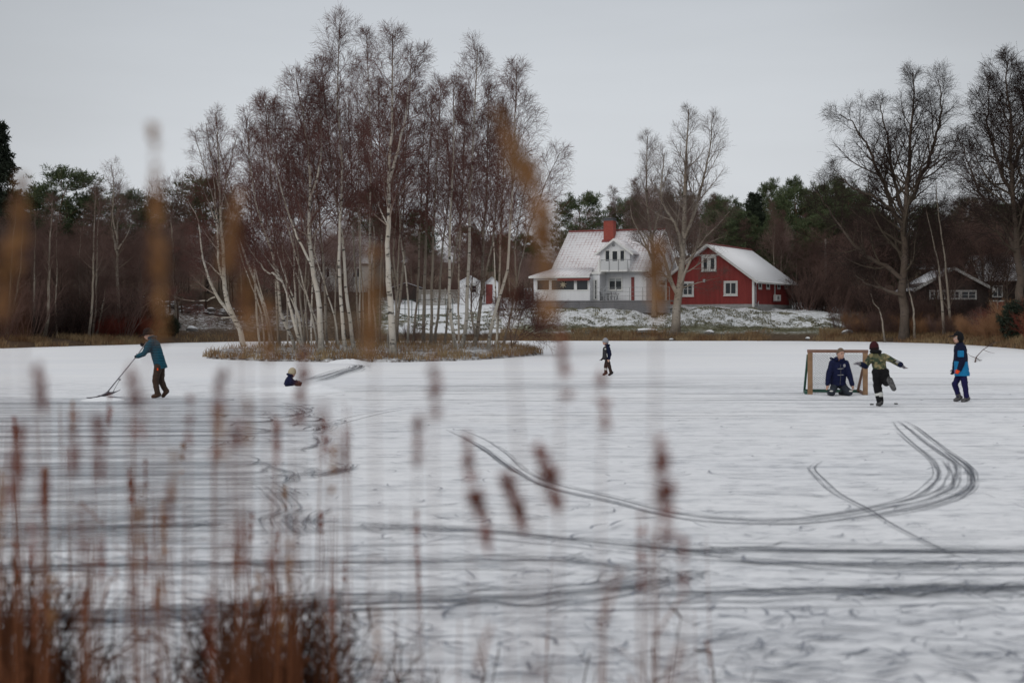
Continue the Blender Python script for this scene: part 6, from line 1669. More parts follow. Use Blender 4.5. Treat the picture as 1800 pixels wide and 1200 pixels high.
    for S in 'RL':
        capsule(t_, J['neck']-spine*.09*fac, J['sh'+S], .10*k, .085*k); capsule(t_, J['sh'+S], J['el'+S], .085*k, .070*k); capsule(t_, J['el'+S], J['wr'+S]+nrm(J['el'+S]-J['wr'+S])*.01, .070*k, .055*k)
    tj = blob(t_, 'jacket', q['mat'], root, .013, 3, .028)
    if q.get('collar'):
        m_ = MB(); c0 = J['neck']+spine*.02*fac
        pts = [c0+across*.10*fac*math.cos(a)+front*.095*fac*math.sin(a)+spine*(.035 if math.sin(a) < .6 else .01)*fac for a in np.linspace(.9+math.pi/2*.3, math.pi*2+math.pi/2*.7+.2-.3, 16)]
        m_.tube(pts, q['collar'][1]*fac, 8); m_.build('collar', q['collar'][0], tj, True)
    # gloves
    if cl.get('gloves'):
        for S in 'RL':
            gm = cl['gloves'] if not isinstance(cl['gloves'], dict) else cl['gloves'].get(S)
            if gm is None: continue
            t_ = MB(); d_ = J['hd'+S]-J['wr'+S]; hand_fingers(t_, J['wr'+S], d_, cl.get('thumb'+S, face+.01), 1.12*fac, cl.get('curl', .35)); capsule(t_, J['wr'+S]-nrm(d_)*.05, J['wr'+S]+nrm(d_)*.02, .05*fac, .042*fac)
            blob(t_, 'glove', gm, root, .009, 1)
    # head wear
    q = cl.get('hat')
    if q:
        t_ = MB(); kind = q['kind']
        if kind in ('hair', 'hat'):
            e = 1.0 if kind == 'hair' else 1.1
            nn, mm = 18, 9; vs = []; fs = []
            lo = q.get('lo', -.15)
            for ring, rr_ in ((0, e*1.06), (1, e*.94)):
                for i in range(mm):
                    z0 = lo+(1-lo)*math.sin(math.pi/2*i/(mm-1)) if i < mm-1 else .999
                    for j in range(nn):
                        a = 2*math.pi*j/nn; fr_ = math.sin(a)
                        zz = z0 if i > 3 else z0+max(0, fr_)**.7*q.get('front', .55)*(1-i/4.0)*(1 if kind == 'hair' else .45)-max(0, -fr_)*q.get('back', .25)*(1-i/4.0)
                        zz = min(zz, .995); cr_ = math.sqrt(max(.0, 1-zz*zz)) if zz > -1 else 0
                        cr_ = max(cr_, .02)
                        vs.append(head+upv*.012+rt*(hr*.80*cr_*math.cos(a)*rr_)+face*(hr*.97*cr_*fr_*rr_)+upv*(hr*1.18*zz*rr_))
            for ring in (0, 1):
                b0_ = ring*mm*nn
                for i in range(mm-1):
                    for j in range(nn):
                        f_ = (b0_+i*nn+j, b0_+i*nn+(j+1) % nn, b0_+(i+1)*nn+(j+1) % nn, b0_+(i+1)*nn+j); fs.append(f_ if ring == 0 else f_[::-1])
            for j in range(nn): fs.append((j, mm*nn+j, mm*nn+(j+1) % nn, (j+1) % nn))
            t_.add(vs, fs); ho = t_.build('hair' if kind == 'hair' else 'hat', q['mat'], root, True)
            if q.get('brim'):
                m_ = MB(); capsule(m_, head+face*hr*.75+upv*hr*.45, head+face*hr*1.55+upv*hr*.28, .055*fac, .05*fac, 12)
                V = np.array(m_.v); c_ = head+face*hr+upv*hr*.4; V = V-((V-c_)@upv)[:, None]*upv*.75; m_.v = [tuple(v) for v in V]; m_.build('brim', q['brim'], ho, True)
            if q.get('band'):
                m_ = MB(); pts = [head+upv*hr*(q.get('bz', .18))+rt*hr*.80*math.cos(a)+face*hr*.98*math.sin(a) for a in np.linspace(0, 2*math.pi, 22)]; m_.tube(pts, .022*fac, 7); m_.build('hat_band', q['band'], ho, True)
            if q.get('pom'):
                m_ = MB(); m_.ell(head+upv*hr*1.45, .045*fac, 10, 8); m_.build('pompom', q['pom'], ho, True)
        if kind == 'hood':
            t_.ell(head-face*hr*.12+upv*hr*.05, (hr*.98, hr*1.1, hr*1.34), 18, 12, Rm); hm = blob(t_, 'hood', q['mat'], tj, .012, 2)
            # open the hood at the face
            import bmesh
            bm = bmesh.new(); bm.from_mesh(hm.data)
            c_ = head-upv*hr*.16
            kill = [v_ for v_ in bm.verts if np.dot(np.array(v_.co)-head, face) > hr*.30 and abs(np.dot(np.array(v_.co)-c_, rt)) < hr*.72 and -hr*.85 < np.dot(np.array(v_.co)-c_, upv) < hr*.62]
            bmesh.ops.delete(bm, geom=kill, context='VERTS'); bm.to_mesh(hm.data); bm.free()
            so_ = hm.modifiers.new('solid', 'SOLIDIFY'); so_.thickness = .012
            if q.get('brim'):
                m_ = MB(); capsule(m_, head+face*hr*.85+upv*hr*.5, head+face*hr*1.75+upv*hr*.36, .06*fac, .05*fac, 12)
                V = np.array(m_.v); c_ = head+face*hr+upv*hr*.45; V = V-((V-c_)@upv)[:, None]*upv*.75; m_.v = [tuple(v) for v in V]; m_.build('cap_brim', q['brim'], hm, True)
    return root, J, tj, tr, (head, face, upv, rt, hr)

def px_joints(px0, py0, d, table):
    """joints measured in the photograph: name: (x, y, depth offset)"""
    k = F/d; return {n: ((x-px0)/k, dy, (py0-y)/k) for n, (x, y, dy) in table.items()}

# --- man pushing the snow scoop
m_teal, t, b = new_mat('teal_quilted_nylon'); g = NT(t)
cc = g.n('ShaderNodeTexCoord').outputs['Object']; sx = g.n('ShaderNodeSeparateXYZ'); g.l(cc, sx.inputs[0])
fr_ = g.math('ABSOLUTE', g.math('SUBTRACT', g.math('FRACT', g.math('MULTIPLY', sx.outputs['Z'], 15.0)), .5)); ln_ = g.rng(fr_, .36, .5, 0, 1, True)
n_ = g.noise(g.coord('Object'), 9, 4)
g.l(g.mix(ln_, g.mix(n_, (.007,.058,.090), (.012,.085,.125)), (.006,.032,.048)), b.inputs['Base Color']); b.inputs['Roughness'].default_value = .75; b.inputs['Specular IOR Level'].default_value = .2
g.bump(b, g.math('SUBTRACT', 1.0, ln_), .7, .03)
m_blk = cloth('black_wool', (.007, .0065, .008)); m_brown = cloth('brown_work_cloth', (.045, .030, .022)); m_leather = cloth('brown_leather', (.06, .032, .02), .3, .6)
m_navy = cloth('navy_cloth', (.006, .009, .030)); m_navy2 = cloth('navy_shell', (.007, .010, .040)); m_grey = cloth('grey_cloth', (.035, .034, .038)); m_slate = cloth('slate_trousers', (.028, .034, .046), .4, .85, 7)
m_refl = simple('reflective_tape', (.55, .55, .52), .4, .1); m_boot = cloth('dark_boot', (.022, .020, .021)); m_gboot = cloth('grey_boot', (.10, .098, .10), .7, .8, 22); m_dkbrown = cloth('dark_brown_cloth', (.030, .019, .017))
m_wool = cloth('grey_wool', (.30, .30, .32), .35, .95, 60); m_bright = cloth('bright_blue_cloth', (.010, .17, .36), .12); m_orange = cloth('orange_glove', (.75, .07, .015), .1)
m_tan = cloth('cream_fleece', (.42, .36, .25), .3, .95, 70); m_glove = cloth('grey_glove', (.16, .15, .17), .5, .8, 30); m_wine = cloth('wine_wool', (.045, .010, .013), .4, .95, 50)
m_indigo = cloth('indigo_cloth', (.010, .009, .055))
m_camo, t, b = new_mat('camouflage_cloth'); g = NT(t)
n1 = g.noise(g.coord('Object', (1, 1, 1)), 9, 2, .4); n2 = g.noise(g.coord('Object', (1, 1, 1.4), (.4, .2, 0)), 11, 2, .4); n3 = g.noise(g.coord('Object', (1.3, 1, 1), (0, .7, .3)), 12, 2, .4)
c_ = g.mix(g.rng(n1, .47, .50), (.10, .095, .045), (.028, .045, .022)); c_ = g.mix(g.rng(n2, .56, .59), c_, (.22, .18, .09)); c_ = g.mix(g.rng(n3, .57, .60), c_, (.012, .012, .010))
g.l(c_, b.inputs['Base Color']); b.inputs['Roughness'].default_value = .85

dM = 32.4
JM = px_joints(280, 699, dM, dict(head=(261.5,588,0), neck=(268,596.5,.02), pelvis=(281,640,.02), shR=(269,601,-.17), shL=(268,602,.20),
    elR=(258,621,-.25), wrR=(244.5,626,-.12), hdR=(240,626.5,-.06), elL=(256,616,.26), wrL=(255.5,609,.09), hdL=(251,607,.03),
    hipR=(280,645,-.09), hipL=(281,645,.10), knR=(275,668,-.10), anR=(279,692,-.10), toR=(271.5,696.2,-.11), knL=(281,670,.12), anL=(289.5,687.5,.12), toL=(284.5,696.0,.12)))
# the blade edge touches the ice; the shaft runs from the hands down to the blade
p_, J_, tj, tr_, _ = person('man in teal quilted jacket and black cap pushing a wide snow scoop', JM, 1, (-.93, -.12, -.36), None,
    dict(legs=dict(mat=m_brown, k=.98), boots=dict(mat=m_leather, shaft=.10), top=dict(mat=m_teal, k=1.0, hem=.13, collar=(m_teal, .03)), gloves=m_blk, thumbR=(0, .3, .9), thumbL=(0, -.3, .9), curl=.9,
         hat=dict(kind='hat', mat=m_blk, lo=-.1, front=.3, brim=m_blk), brow=m_blk), G(280, 699), 1.02)
bx = MB(); bx.box(JM['hipR'][0]+.0, JM['hipR'][0]+.03, -.215, -.205, .70, .76); bx.build('pocket_label', m_orange, tr_)
gm_ = G(280, 699)
def rel(px, py, dy): return np.array([(px-280)/(F/dM), dy, (699-py)/(F/dM)])
sc = tag(empty('snow_scoop', gm_+rel(185, 699, 0)), 'wide metal snow scoop on a long grey shaft pushed by the man in teal', 'snow scoop')
o_ = rel(185, 699, 0)
hA, hB, hC = rel(252.5, 607, .03)-o_, rel(241, 626, -.055)-o_, rel(188, 690, 0)-o_
m_alu = simple('aluminium', (.33, .33, .35), .4, .15, metal=.7); m_blade = simple('scoop_plastic', (.13, .12, .14), .5, .3)
q = MB(); up_ = nrm(hA-hC); q.tube([hC, hC*.5+hB*.5, hB, hA+up_*.12], .016, 9); q.build('shaft', m_alu, sc, True)
q = MB(); q.tube([hC+up_*.02, rel(180, 695, -.22)-o_], .011, 7); q.tube([hC+up_*.02, rel(180, 695, .24)-o_], .011, 7); q.tube([rel(210.5, 667, 0)-o_, rel(197, 692.5, -.02)-o_], .008, 7); q.ell(rel(210.5, 667, 0)-o_, .03, 8, 6); q.ell(hC, .03, 8, 6); q.build('brace', m_alu, sc, True)
q = MB(); V = []; n, m_ = 9, 14
for i in range(n):
    u = i/(n-1); x = -.32+.56*u; z = .012+.0*u+.15*u**2.2
    for j in range(m_):
        v_ = j/(m_-1)*2-1; V.append((x, v_*.48, z+.03*v_**4))
Qs = [(i*m_+j, (i+1)*m_+j, (i+1)*m_+j+1, i*m_+j+1) for i in range(n-1) for j in range(m_-1)]
bo_ = link('scoop_blade', mesh_np('scoop_blade', V, Qs), m_blade, sc); so_ = bo_.modifiers.new('solid', 'SOLIDIFY'); so_.thickness = .012
# pushed snow in the scoop
snow_pile(180, 703, .55, .5, .07, 'small roll of snow gathering in front of the snow scoop', 23)

# --- little child sitting behind the snow pile
dS = 37.4
JS = px_joints(509, 681, dS, dict(head=(513,659,0), neck=(509.5,665.5,0), pelvis=(506,679,0), shR=(510,668,-.11), shL=(508,668,.11), elR=(514,674,-.16), wrR=(519,674.5,-.10), hdR=(522,674.5,-.06),
    elL=(513,674,.16), wrL=(518,675,.12), hdL=(522,675.5,.08), hipR=(508,678.5,-.07), hipL=(508,678.5,.07), knR=(518,676,-.11), anR=(524,679.5,-.13), toR=(527,677.5,-.14), knL=(518,676,.11), anL=(524,679.5,.13), toL=(527,677.5,.14)))
person('small child in navy snowsuit and fluffy cream hat sitting in the snow', JS, 1, (.85, -.35, -.3), None,
    dict(legs=dict(mat=m_navy, k=.9), boots=dict(mat=m_boot, shaft=.05), top=dict(mat=m_navy2, k=.86, hem=.03, collar=(m_navy2, .035)), gloves=m_navy, thumbR=(0, .3, .9), thumbL=(0, -.3, .9),
         hat=dict(kind='hat', mat=m_tan, lo=-.35, front=.7, back=.3, band=m_tan, bz=.1)), G(509, 681)+np.array([0, 0, .06]), .92)

# --- child walking, middle distance
dB = 45.0
JB = px_joints(1067, 660, dB, dict(head=(1064.3,601,0), neck=(1067.5,608.3,0), pelvis=(1067.5,630,0), shR=(1069,611,-.14), shL=(1066,611,.14), elR=(1072,621.5,-.17), wrR=(1070,631,-.15), hdR=(1069,634.5,-.15),
    elL=(1064,621,.18), wrL=(1060.5,630,.16), hdL=(1057.5,632.5,.15), hipR=(1067.5,633,-.07), hipL=(1067.5,633,.07), knL=(1065,644,.07), anL=(1065,655,.07), toL=(1061.3,658.2,.07), knR=(1071,645,-.07), anR=(1074,654.5,-.07), toR=(1070.5,658.2,-.08)))
p_, J_, tj, tr_, _ = person('child in navy jacket, brown trousers and grey knitted hat walking alone on the ice', JB, 1, (-.93, -.34, -.05), None,
    dict(legs=dict(mat=m_dkbrown, k=.92, band=m_refl, bandS='L', bandz=.12), boots=dict(mat=m_boot), top=dict(mat=m_navy, k=.88, hem=.03, collar=(m_navy2, .03)), gloves={'L': m_dkbrown}, thumbR=(-1, 0, 0), thumbL=(0, -1, .2),
         hat=dict(kind='hat', mat=m_wool, lo=-.3, front=.5, back=.45)), G(1067, 660), .86)
kx = F/dB
q = MB(); capsule(q, ((1063.5-1067)/kx, -.06, (660-613)/kx), ((1063-1067)/kx, -.07, (660-628)/kx), .085, .09); V = np.array(q.v); q.v = [tuple(v) for v in V]; blob(q, 'front_panel', m_grey, tj, .012, 2)
q = MB(); q.ell(((1063.5-1067)/kx, -.15, (660-613)/kx), (.03, .015, .03), 10, 8); q.build('badge', m_refl, tj, True)
q = MB(); q.bar(((1066-1067)/kx, -.165, (660-621)/kx), ((1067-1067)/kx, -.165, (660-627)/kx), .02); q.build('pocket_zip', m_refl, tj)

# --- goalkeeper kneeling
dK = 33.3
JK = px_joints(1474, 695, dK, dict(head=(1475.5,621.5,-.12), neck=(1474.5,634,-.04), pelvis=(1474.5,673,.06), shR=(1463,638,-.03), shL=(1486,638.5,-.03), elR=(1456,658,-.06), wrR=(1452.5,675,-.12), hdR=(1452,680,-.13),
    elL=(1492,658,-.06), wrL=(1496,675.5,-.12), hdL=(1497,680.5,-.13), hipR=(1468,678,.06), hipL=(1481,678,.06), knR=(1458.5,689.0,-.24), anR=(1463,691.5,.28), toR=(1464,692.5,.42), knL=(1489.5,689.0,-.24), anL=(1485,691.5,.28), toL=(1484,692.5,.42)))
p_, J_, tj, tr_, hd_ = person('bareheaded boy in long navy coat kneeling in front of the goal', JK, 1, (.42, -.90, -.04), None,
    dict(legs=dict(mat=m_slate, k=1.0), boots=dict(mat=m_boot), top=dict(mat=m_navy2, k=1.12, hem=.04, flare=1.1, collar=(m_navy2, .045)), thumbR=(.5, -.8, 0), thumbL=(-.5, -.8, 0), curl=.3,
         hat=dict(kind='hair', mat=m_hairb, lo=-.05, front=.55, back=.5)), G(1474, 695), .98)
kk = F/dK
def on(px, py, dy, px0=1474, py0=695, k_=kk): return ((px-px0)/k_, dy, (py0-py)/k_)
for y_ in (647, 658): 
    q = MB(); q.bar(on(1469, y_+.6, -.20), on(1479, y_, -.20), .007); q.build('reflective_tab', m_refl, tj)
q = MB(); q.tube([on(1474.5, 640, -.185), on(1474.5, 655, -.20), on(1474, 675, -.16)], .008, 6); q.build('zip', m_dkmetal, tj)
q = MB(); q.ell(on(1481.5, 642, -.165), (.035, .02, .045), 10, 8); q.build('badge', m_wool, tj, True)
for x_ in (1456, 1490):
    q = MB(); q.ell(on(x_, 686, -.315), (.05, .02, .02), 10, 8); q.build('knee_patch', m_refl, tr_, True)
q = MB(); capsule(q, on(1464, 634, .03), on(1485, 635, .03), .05, .05); capsule(q, on(1460, 629.5, .0), on(1467, 632, .02), .028, .04); blob(q, 'folded_hood', m_navy2, tj, .012, 2)

# --- kicker seen from behind, right leg swung back
dT = 29.3
JT = px_joints(1547, 714, dT, dict(head=(1538,612,.06), neck=(1541,622,.03), pelvis=(1547.5,651,0), shR=(1554.5,627,0), shL=(1531.5,626,.0), elR=(1571,635,.0), wrR=(1583,642,-.05), hdR=(1588,646,-.08),
    elL=(1522.5,642.5,.0), wrL=(1511,639.5,-.06), hdL=(1505,638.5,-.09), hipL=(1542.5,654,0), hipR=(1553,654,-.02), knL=(1543.5,679,.05), anL=(1547.3,705.5,0), toL=(1547,711.5,.13), knR=(1556,671,-.06), anR=(1555.5,667,-.36), toR=(1560.5,681,-.46)))
p_, J_, tj, tr_, _ = person('child in camouflage jacket and dark red hat swinging a leg to kick, seen from behind', JT, 1, (-.25, .96, -.1), None,
    dict(legs=dict(mat=m_blk, k=1.28, band=m_refl, bandS='L', bandz=.15), boots=dict(mat=m_gboot, sole=m_boot, size=1.3, shaft=.03), top=dict(mat=m_camo, k=1.0, hem=-.02, collar=(m_blk, .05)), gloves=m_glove, thumbR=(0, .9, .3), thumbL=(0, .9, .3),
         hat=dict(kind='hat', mat=m_wine, lo=-.3, front=.3, back=.3, band=m_blk, bz=-.1)), G(1547, 714), .92)
kt = F/dT
for a, c_, nm in (((1513, 640, -.05), (1522, 643.5, .0), 'forearm_panel'), ((1573, 636, 0), (1582, 641, -.04), 'forearm_panel')):
    q = MB(); capsule(q, on(*a, 1547, 714, kt), on(*c_, 1547, 714, kt), .062, .068); blob(q, nm, m_navy, tj, .012, 1)
q = MB(); q.ell(on(1576, 636, -.075, 1547, 714, kt), (.045, .02, .03), 10, 8); q.build('badge', m_wool, tj, True)

# --- tall child in hood at the right
dR = 30.8
JR = px_joints(1690, 706, dR, dict(head=(1684,593.5,0), neck=(1687.5,604,.0), pelvis=(1690.5,650,0), shR=(1688,611,-.17), shL=(1688,611,.17), elR=(1686.5,634,-.20), wrR=(1682,648.5,-.17), hdR=(1679,654,-.15),
    elL=(1686,634,.2), wrL=(1682,649,.18), hdL=(1680,654,.17), hipL=(1690,657,.08), hipR=(1691,657,-.08), knL=(1680.5,675,.09), anL=(1688,698.5,.09), toL=(1681.5,703.4,.09), knR=(1694,678,-.09), anR=(1697,699.2,-.09), toR=(1690,703.6,-.10)))
p_, J_, tj, tr_, _ = person('tall child in navy and bright blue jacket with hood up walking at the right', JR, 1, (-1, -.15, -.08), None,
    dict(legs=dict(mat=m_indigo, k=.88), boots=dict(mat=m_gboot, sole=m_wool), top=dict(mat=m_navy, k=1.06, hem=.12), gloves={'R': m_orange, 'L': m_navy}, thumbR=(-1, 0, .2), thumbL=(-1, 0, .2), curl=1.3,
         hat=dict(kind='hood', mat=m_blk, brim=m_blk)), G(1690, 706), .98)
kr = F/dR; onr = lambda px, py, dy: np.array(on(px, py, dy, 1690, 706, kr))
spn = nrm(onr(1687.5, 604, 0)-onr(1690.5, 650, 0))
q = MB(); c0, c1 = onr(1691.2, 660.5, 0), onr(1689.2, 634.5, 0)
loft(q, [(c0, np.array([.175,0,0]), np.array([0,.198,0])), (c0*.5+c1*.5, np.array([.165,0,0]), np.array([0,.192,0])), (c1, np.array([.16,0,0]), np.array([0,.190,0]))]); blob(q, 'lower_panel', m_bright, tj, .012, 1, .02)
q = MB(); q.box(*sorted((onr(1680,0,0)[0], onr(1687.5,0,0)[0])), -.285, -.10, onr(0,627,0)[2], onr(0,615.5,0)[2]); blob(q, 'chest_panel', m_bright, tj, .012, 3)
q = MB(); q.bar(onr(1676.5, 593.8, -.07), onr(1680.5, 593.2, -.085), .012, .012); q.build('cap_trim', m_refl, tj)

# --- goal of planks and wire netting
dG = 34.0
pl, pr__ = G(1424, 693), G(1521, 694); gl = nrm(pr__-pl); gb = np.array([-gl[1], gl[0], 0]); wg = np.linalg.norm(pr__-pl)
goal = tag(empty('hockey_goal', pl, math.atan2(gl[1], gl[0])), 'home made street goal of wooden planks with wire netting on the ice', 'goal')
m_plank = simple('raw_plank', (.26, .155, .085), .8, .3, 7); m_plank2 = simple('reddish_plank', (.20, .11, .08), .8, .3, 7); m_greenp = simple('green_paint', (.012, .075, .05), .6, .2); m_net = simple('net_wire', (.05, .055, .055), .6, .1, metal=.3)
hg = 1.10; dg_ = 1.05
for x in (0, wg):
    q = MB(); q.box(x-.065, x+.065, -.03, .03, 0, hg); q.build('post', m_plank, goal, bevel=.006)
q = MB(); q.box(-.075, wg+.075, -.034, .036, hg+.001, hg+.085); q.build('crossbar', m_plank2, goal, bevel=.006)
q = MB(); q.bar((-.06, .04, hg*.92), (-.10, dg_, .06), .05, .11); q.build('brace', m_greenp, goal)
q = MB(); q.bar((wg-.02, .04, hg*.78), (wg-.10, dg_, .06), .05, .08); q.build('brace', m_plank2, goal)
for x, m__ in ((-.10, m_greenp), (wg-.04, m_plank2)):
    q = MB(); q.box(x-.03, x+.03, .04, dg_, .0, .07); q.build('base_rail', m__, goal)
q = MB(); q.box(-.07, wg-.0, dg_, dg_+.05, .0, .08); q.build('base_rail', m_greenp, goal)
q = MB(); cell = .075; T0 = np.array([0, .03, hg*.98]); Bv = np.array([0, dg_-.03-.03, -(hg*.98-.07)]); lnB = np.linalg.norm(Bv); n = int((wg+lnB)/cell)
def netp(u, v_): return np.array([u, 0, 0])+T0+Bv*(v_/lnB)+np.array([0, .12*math.sin(math.pi*v_/lnB)*math.sin(math.pi*u/wg), 0])
for k in range(n):
    c_ = k*cell
    for sg in (1, -1):
        u0, u1 = (max(0, c_-lnB), min(wg, c_)) if sg > 0 else (max(0, wg-c_), min(wg, wg-c_+lnB))
        if u1-u0 < .03: continue
        pts = []
        for f_ in np.linspace(0, 1, 5):
            u = u0+(u1-u0)*f_; v_ = (c_-u) if sg > 0 else (c_-(wg-u))
            pts.append(netp(u, min(max(v_, 0), lnB)))
        q.tube(pts, .0045, 3)
q.build('netting', m_net, goal)
m_puck = simple('black_rubber', (.012, .011, .013), .6, .2)
def puck(px, py, label, r_=.05):
    q = MB(); prof = [(r_*.92, 0), (r_, .006), (r_, .024), (r_*.92, .03)]; n = 20; vs = []; fs = []
    for rr_, z in prof: vs += [(rr_*math.cos(2*math.pi*j/n), rr_*math.sin(2*math.pi*j/n), z) for j in range(n)]
    for i in range(3): fs += [(i*n+j, i*n+(j+1) % n, (i+1)*n+(j+1) % n, (i+1)*n+j) for j in range(n)]
    fs += [tuple(range(n-1, -1, -1)), tuple(3*n+j for j in range(n))]; q.add(vs, fs)
    c = G(px, py); c[2] = .032; o = q.build('puck', m_puck, None, False, c); tag(o, label, 'puck')
puck(1532.5, 714, 'dark puck lying left of the standing foot of the kicking child', .042); puck(1575, 713, 'dark puck lying right of the standing foot of the kicking child', .042)

# --- dead branch frozen on the ice at the right
fb = G(1716, 636); q = MB(); 
def g_(px, py, z): return G(px, py)+np.array([0, 0, z])-fb
q.tube([g_(1714, 637, .03), g_(1716, 631, .10), g_(1728, 624, .30), g_(1745, 617, .46), g_(1760, 612, .5)], [.03, .025, .02, .014, .008], 6)
q.tube([g_(1716, 632, .1), g_(1722, 635, .05), g_(1726, 633, .02)], [.02, .014, .008], 6); q.tube([g_(1728, 624, .3), g_(1738, 625, .2), g_(1748, 624, .1)], [.014, .01, .006], 5); q.tube([g_(1716, 632, .08), g_(1706, 629, .1), g_(1700, 626, .16)], [.016, .012, .007], 5)
tag(q.build('fallen_branch', m_dark_bark, None, True, fb), 'dead branch sticking out of the ice right of the hooded child', 'branch')
# ------------------------------------------------------------------ dry reeds between the photographer and the ice
m_reed = simple('dry_reed_stem', (.17, .064, .030), .95, .35, 3, spec=.08)
m_plume = simple('dry_reed_plume', (.36, .19, .085), .95, .4, 20, spec=.1)
m_plume_r = simple('reddish_reed_plume', (.27, .085, .055), .95, .4, 20, spec=.1)
def plume_mesh(path, w_, seed, n=150, mat_=None, hair=.006):
    rg = np.random.default_rng(seed); path = catmull(path, 24)
    s_ = rg.beta(1.35, 1.15, n); s_ = np.clip(s_+.07*np.sin(s_*19+seed), 0, 1); f = s_*23; i0 = np.clip(f.astype(int), 0, 22); fr = (f-i0)[:, None]
    pos = path[i0]*(1-fr)+path[i0+1]*fr; tan = nrm(path[i0+1]-path[i0])
    out = nrm(rg.random((n, 3))-.5); wdt = w_*np.sin(np.pi*np.clip(s_*.86+.12, 0, 1))**.8
    d = nrm(tan*1.1+out*.9); ln = (wdt*(.8+.9*rg.random(n))+.012)[:, None]
    sd = nrm(np.cross(d, out+.01))*hair*(.6+.8*rg.random(n))[:, None]
    p1 = pos+out*wdt[:, None]*.25; mid = p1+d*ln*.55; tip = mid+nrm(d+np.array([0, 0, -.25]))*ln*.45
    V = np.stack([p1-sd*.5, p1+sd*.5, mid+sd, mid-sd, tip], 1).reshape(-1, 3); k = np.arange(n)*5
    return mesh_np('plume', V, np.stack([k, k+1, k+2, k+3], 1), np.stack([k+3, k+2, k+4], 1), smooth=False)
rr = random.Random(91)
def reed(u, top, foot_px, plume=None, wpx=22, label=None, red=True, group='dry reeds in front of the camera', leaf=1, dens=1.0, stem_r=.0022, pts=None):
    """reed standing u metres away: top (px) of its stem, the pixel column of its foot; plume = list of px points of the seed head"""
    zf = hz((foot_px-900)/F*u, u); foot = np.array([(foot_px-900)/F*u, u, zf-.03])
    mid_px = pts or []
    path = [foot]+[P(x, y, u+rr.uniform(-.03, .03)) for x, y in mid_px]+[P(*top, u)]
    if len(path) == 2:
        m_ = (path[0]+path[1])/2+np.array([rr.uniform(-.02, .02), rr.uniform(-.03, .03), 0]); path.insert(1, m_)
    root = tag(empty('reed_stalk', foot), label or 'thin dry reed stalk among the blurred reeds in the foreground', 'reed', group)
    q = MB(); pp = catmull([p-foot for p in path], 12); q.tube(list(pp), list(np.linspace(stem_r*1.2, stem_r*.55, 12)), 5); q.build('stem', m_reed, root, True)
    if plume:
        w_ = wpx/F*u/2
        pl_ = [P(x, y, u+rr.uniform(-.01, .01))-foot for x, y in plume]
        ln = np.linalg.norm(pl_[0]-pl_[-1])
        me = plume_mesh(pl_, w_, rr.randrange(9999), int((40+ln*260)*dens*.62)); link('plume', me, m_plume_r if red else m_plume, root)
    for k in range(leaf):
        a = pp[rr.randrange(3, 9)]; an = rr.uniform(0, 6.28); l_ = rr.uniform(.12, .3); d = np.array([math.cos(an), math.sin(an), rr.uniform(.2, 1.2)]); d /= np.linalg.norm(d)
        sd = np.array([-math.sin(an), math.cos(an), 0])*.004
        V = [a-sd, a+sd, a+d*l_*.6+sd*.9, a+d*l_*.6-sd*.9, a+d*l_*.6+(d+np.array([0,0,-1.1]))*l_*.35]
        mb = MB(); mb.add(V, [(0,1,2,3), (3,2,4)]); mb.build('leaf', m_reed, root)
    return root
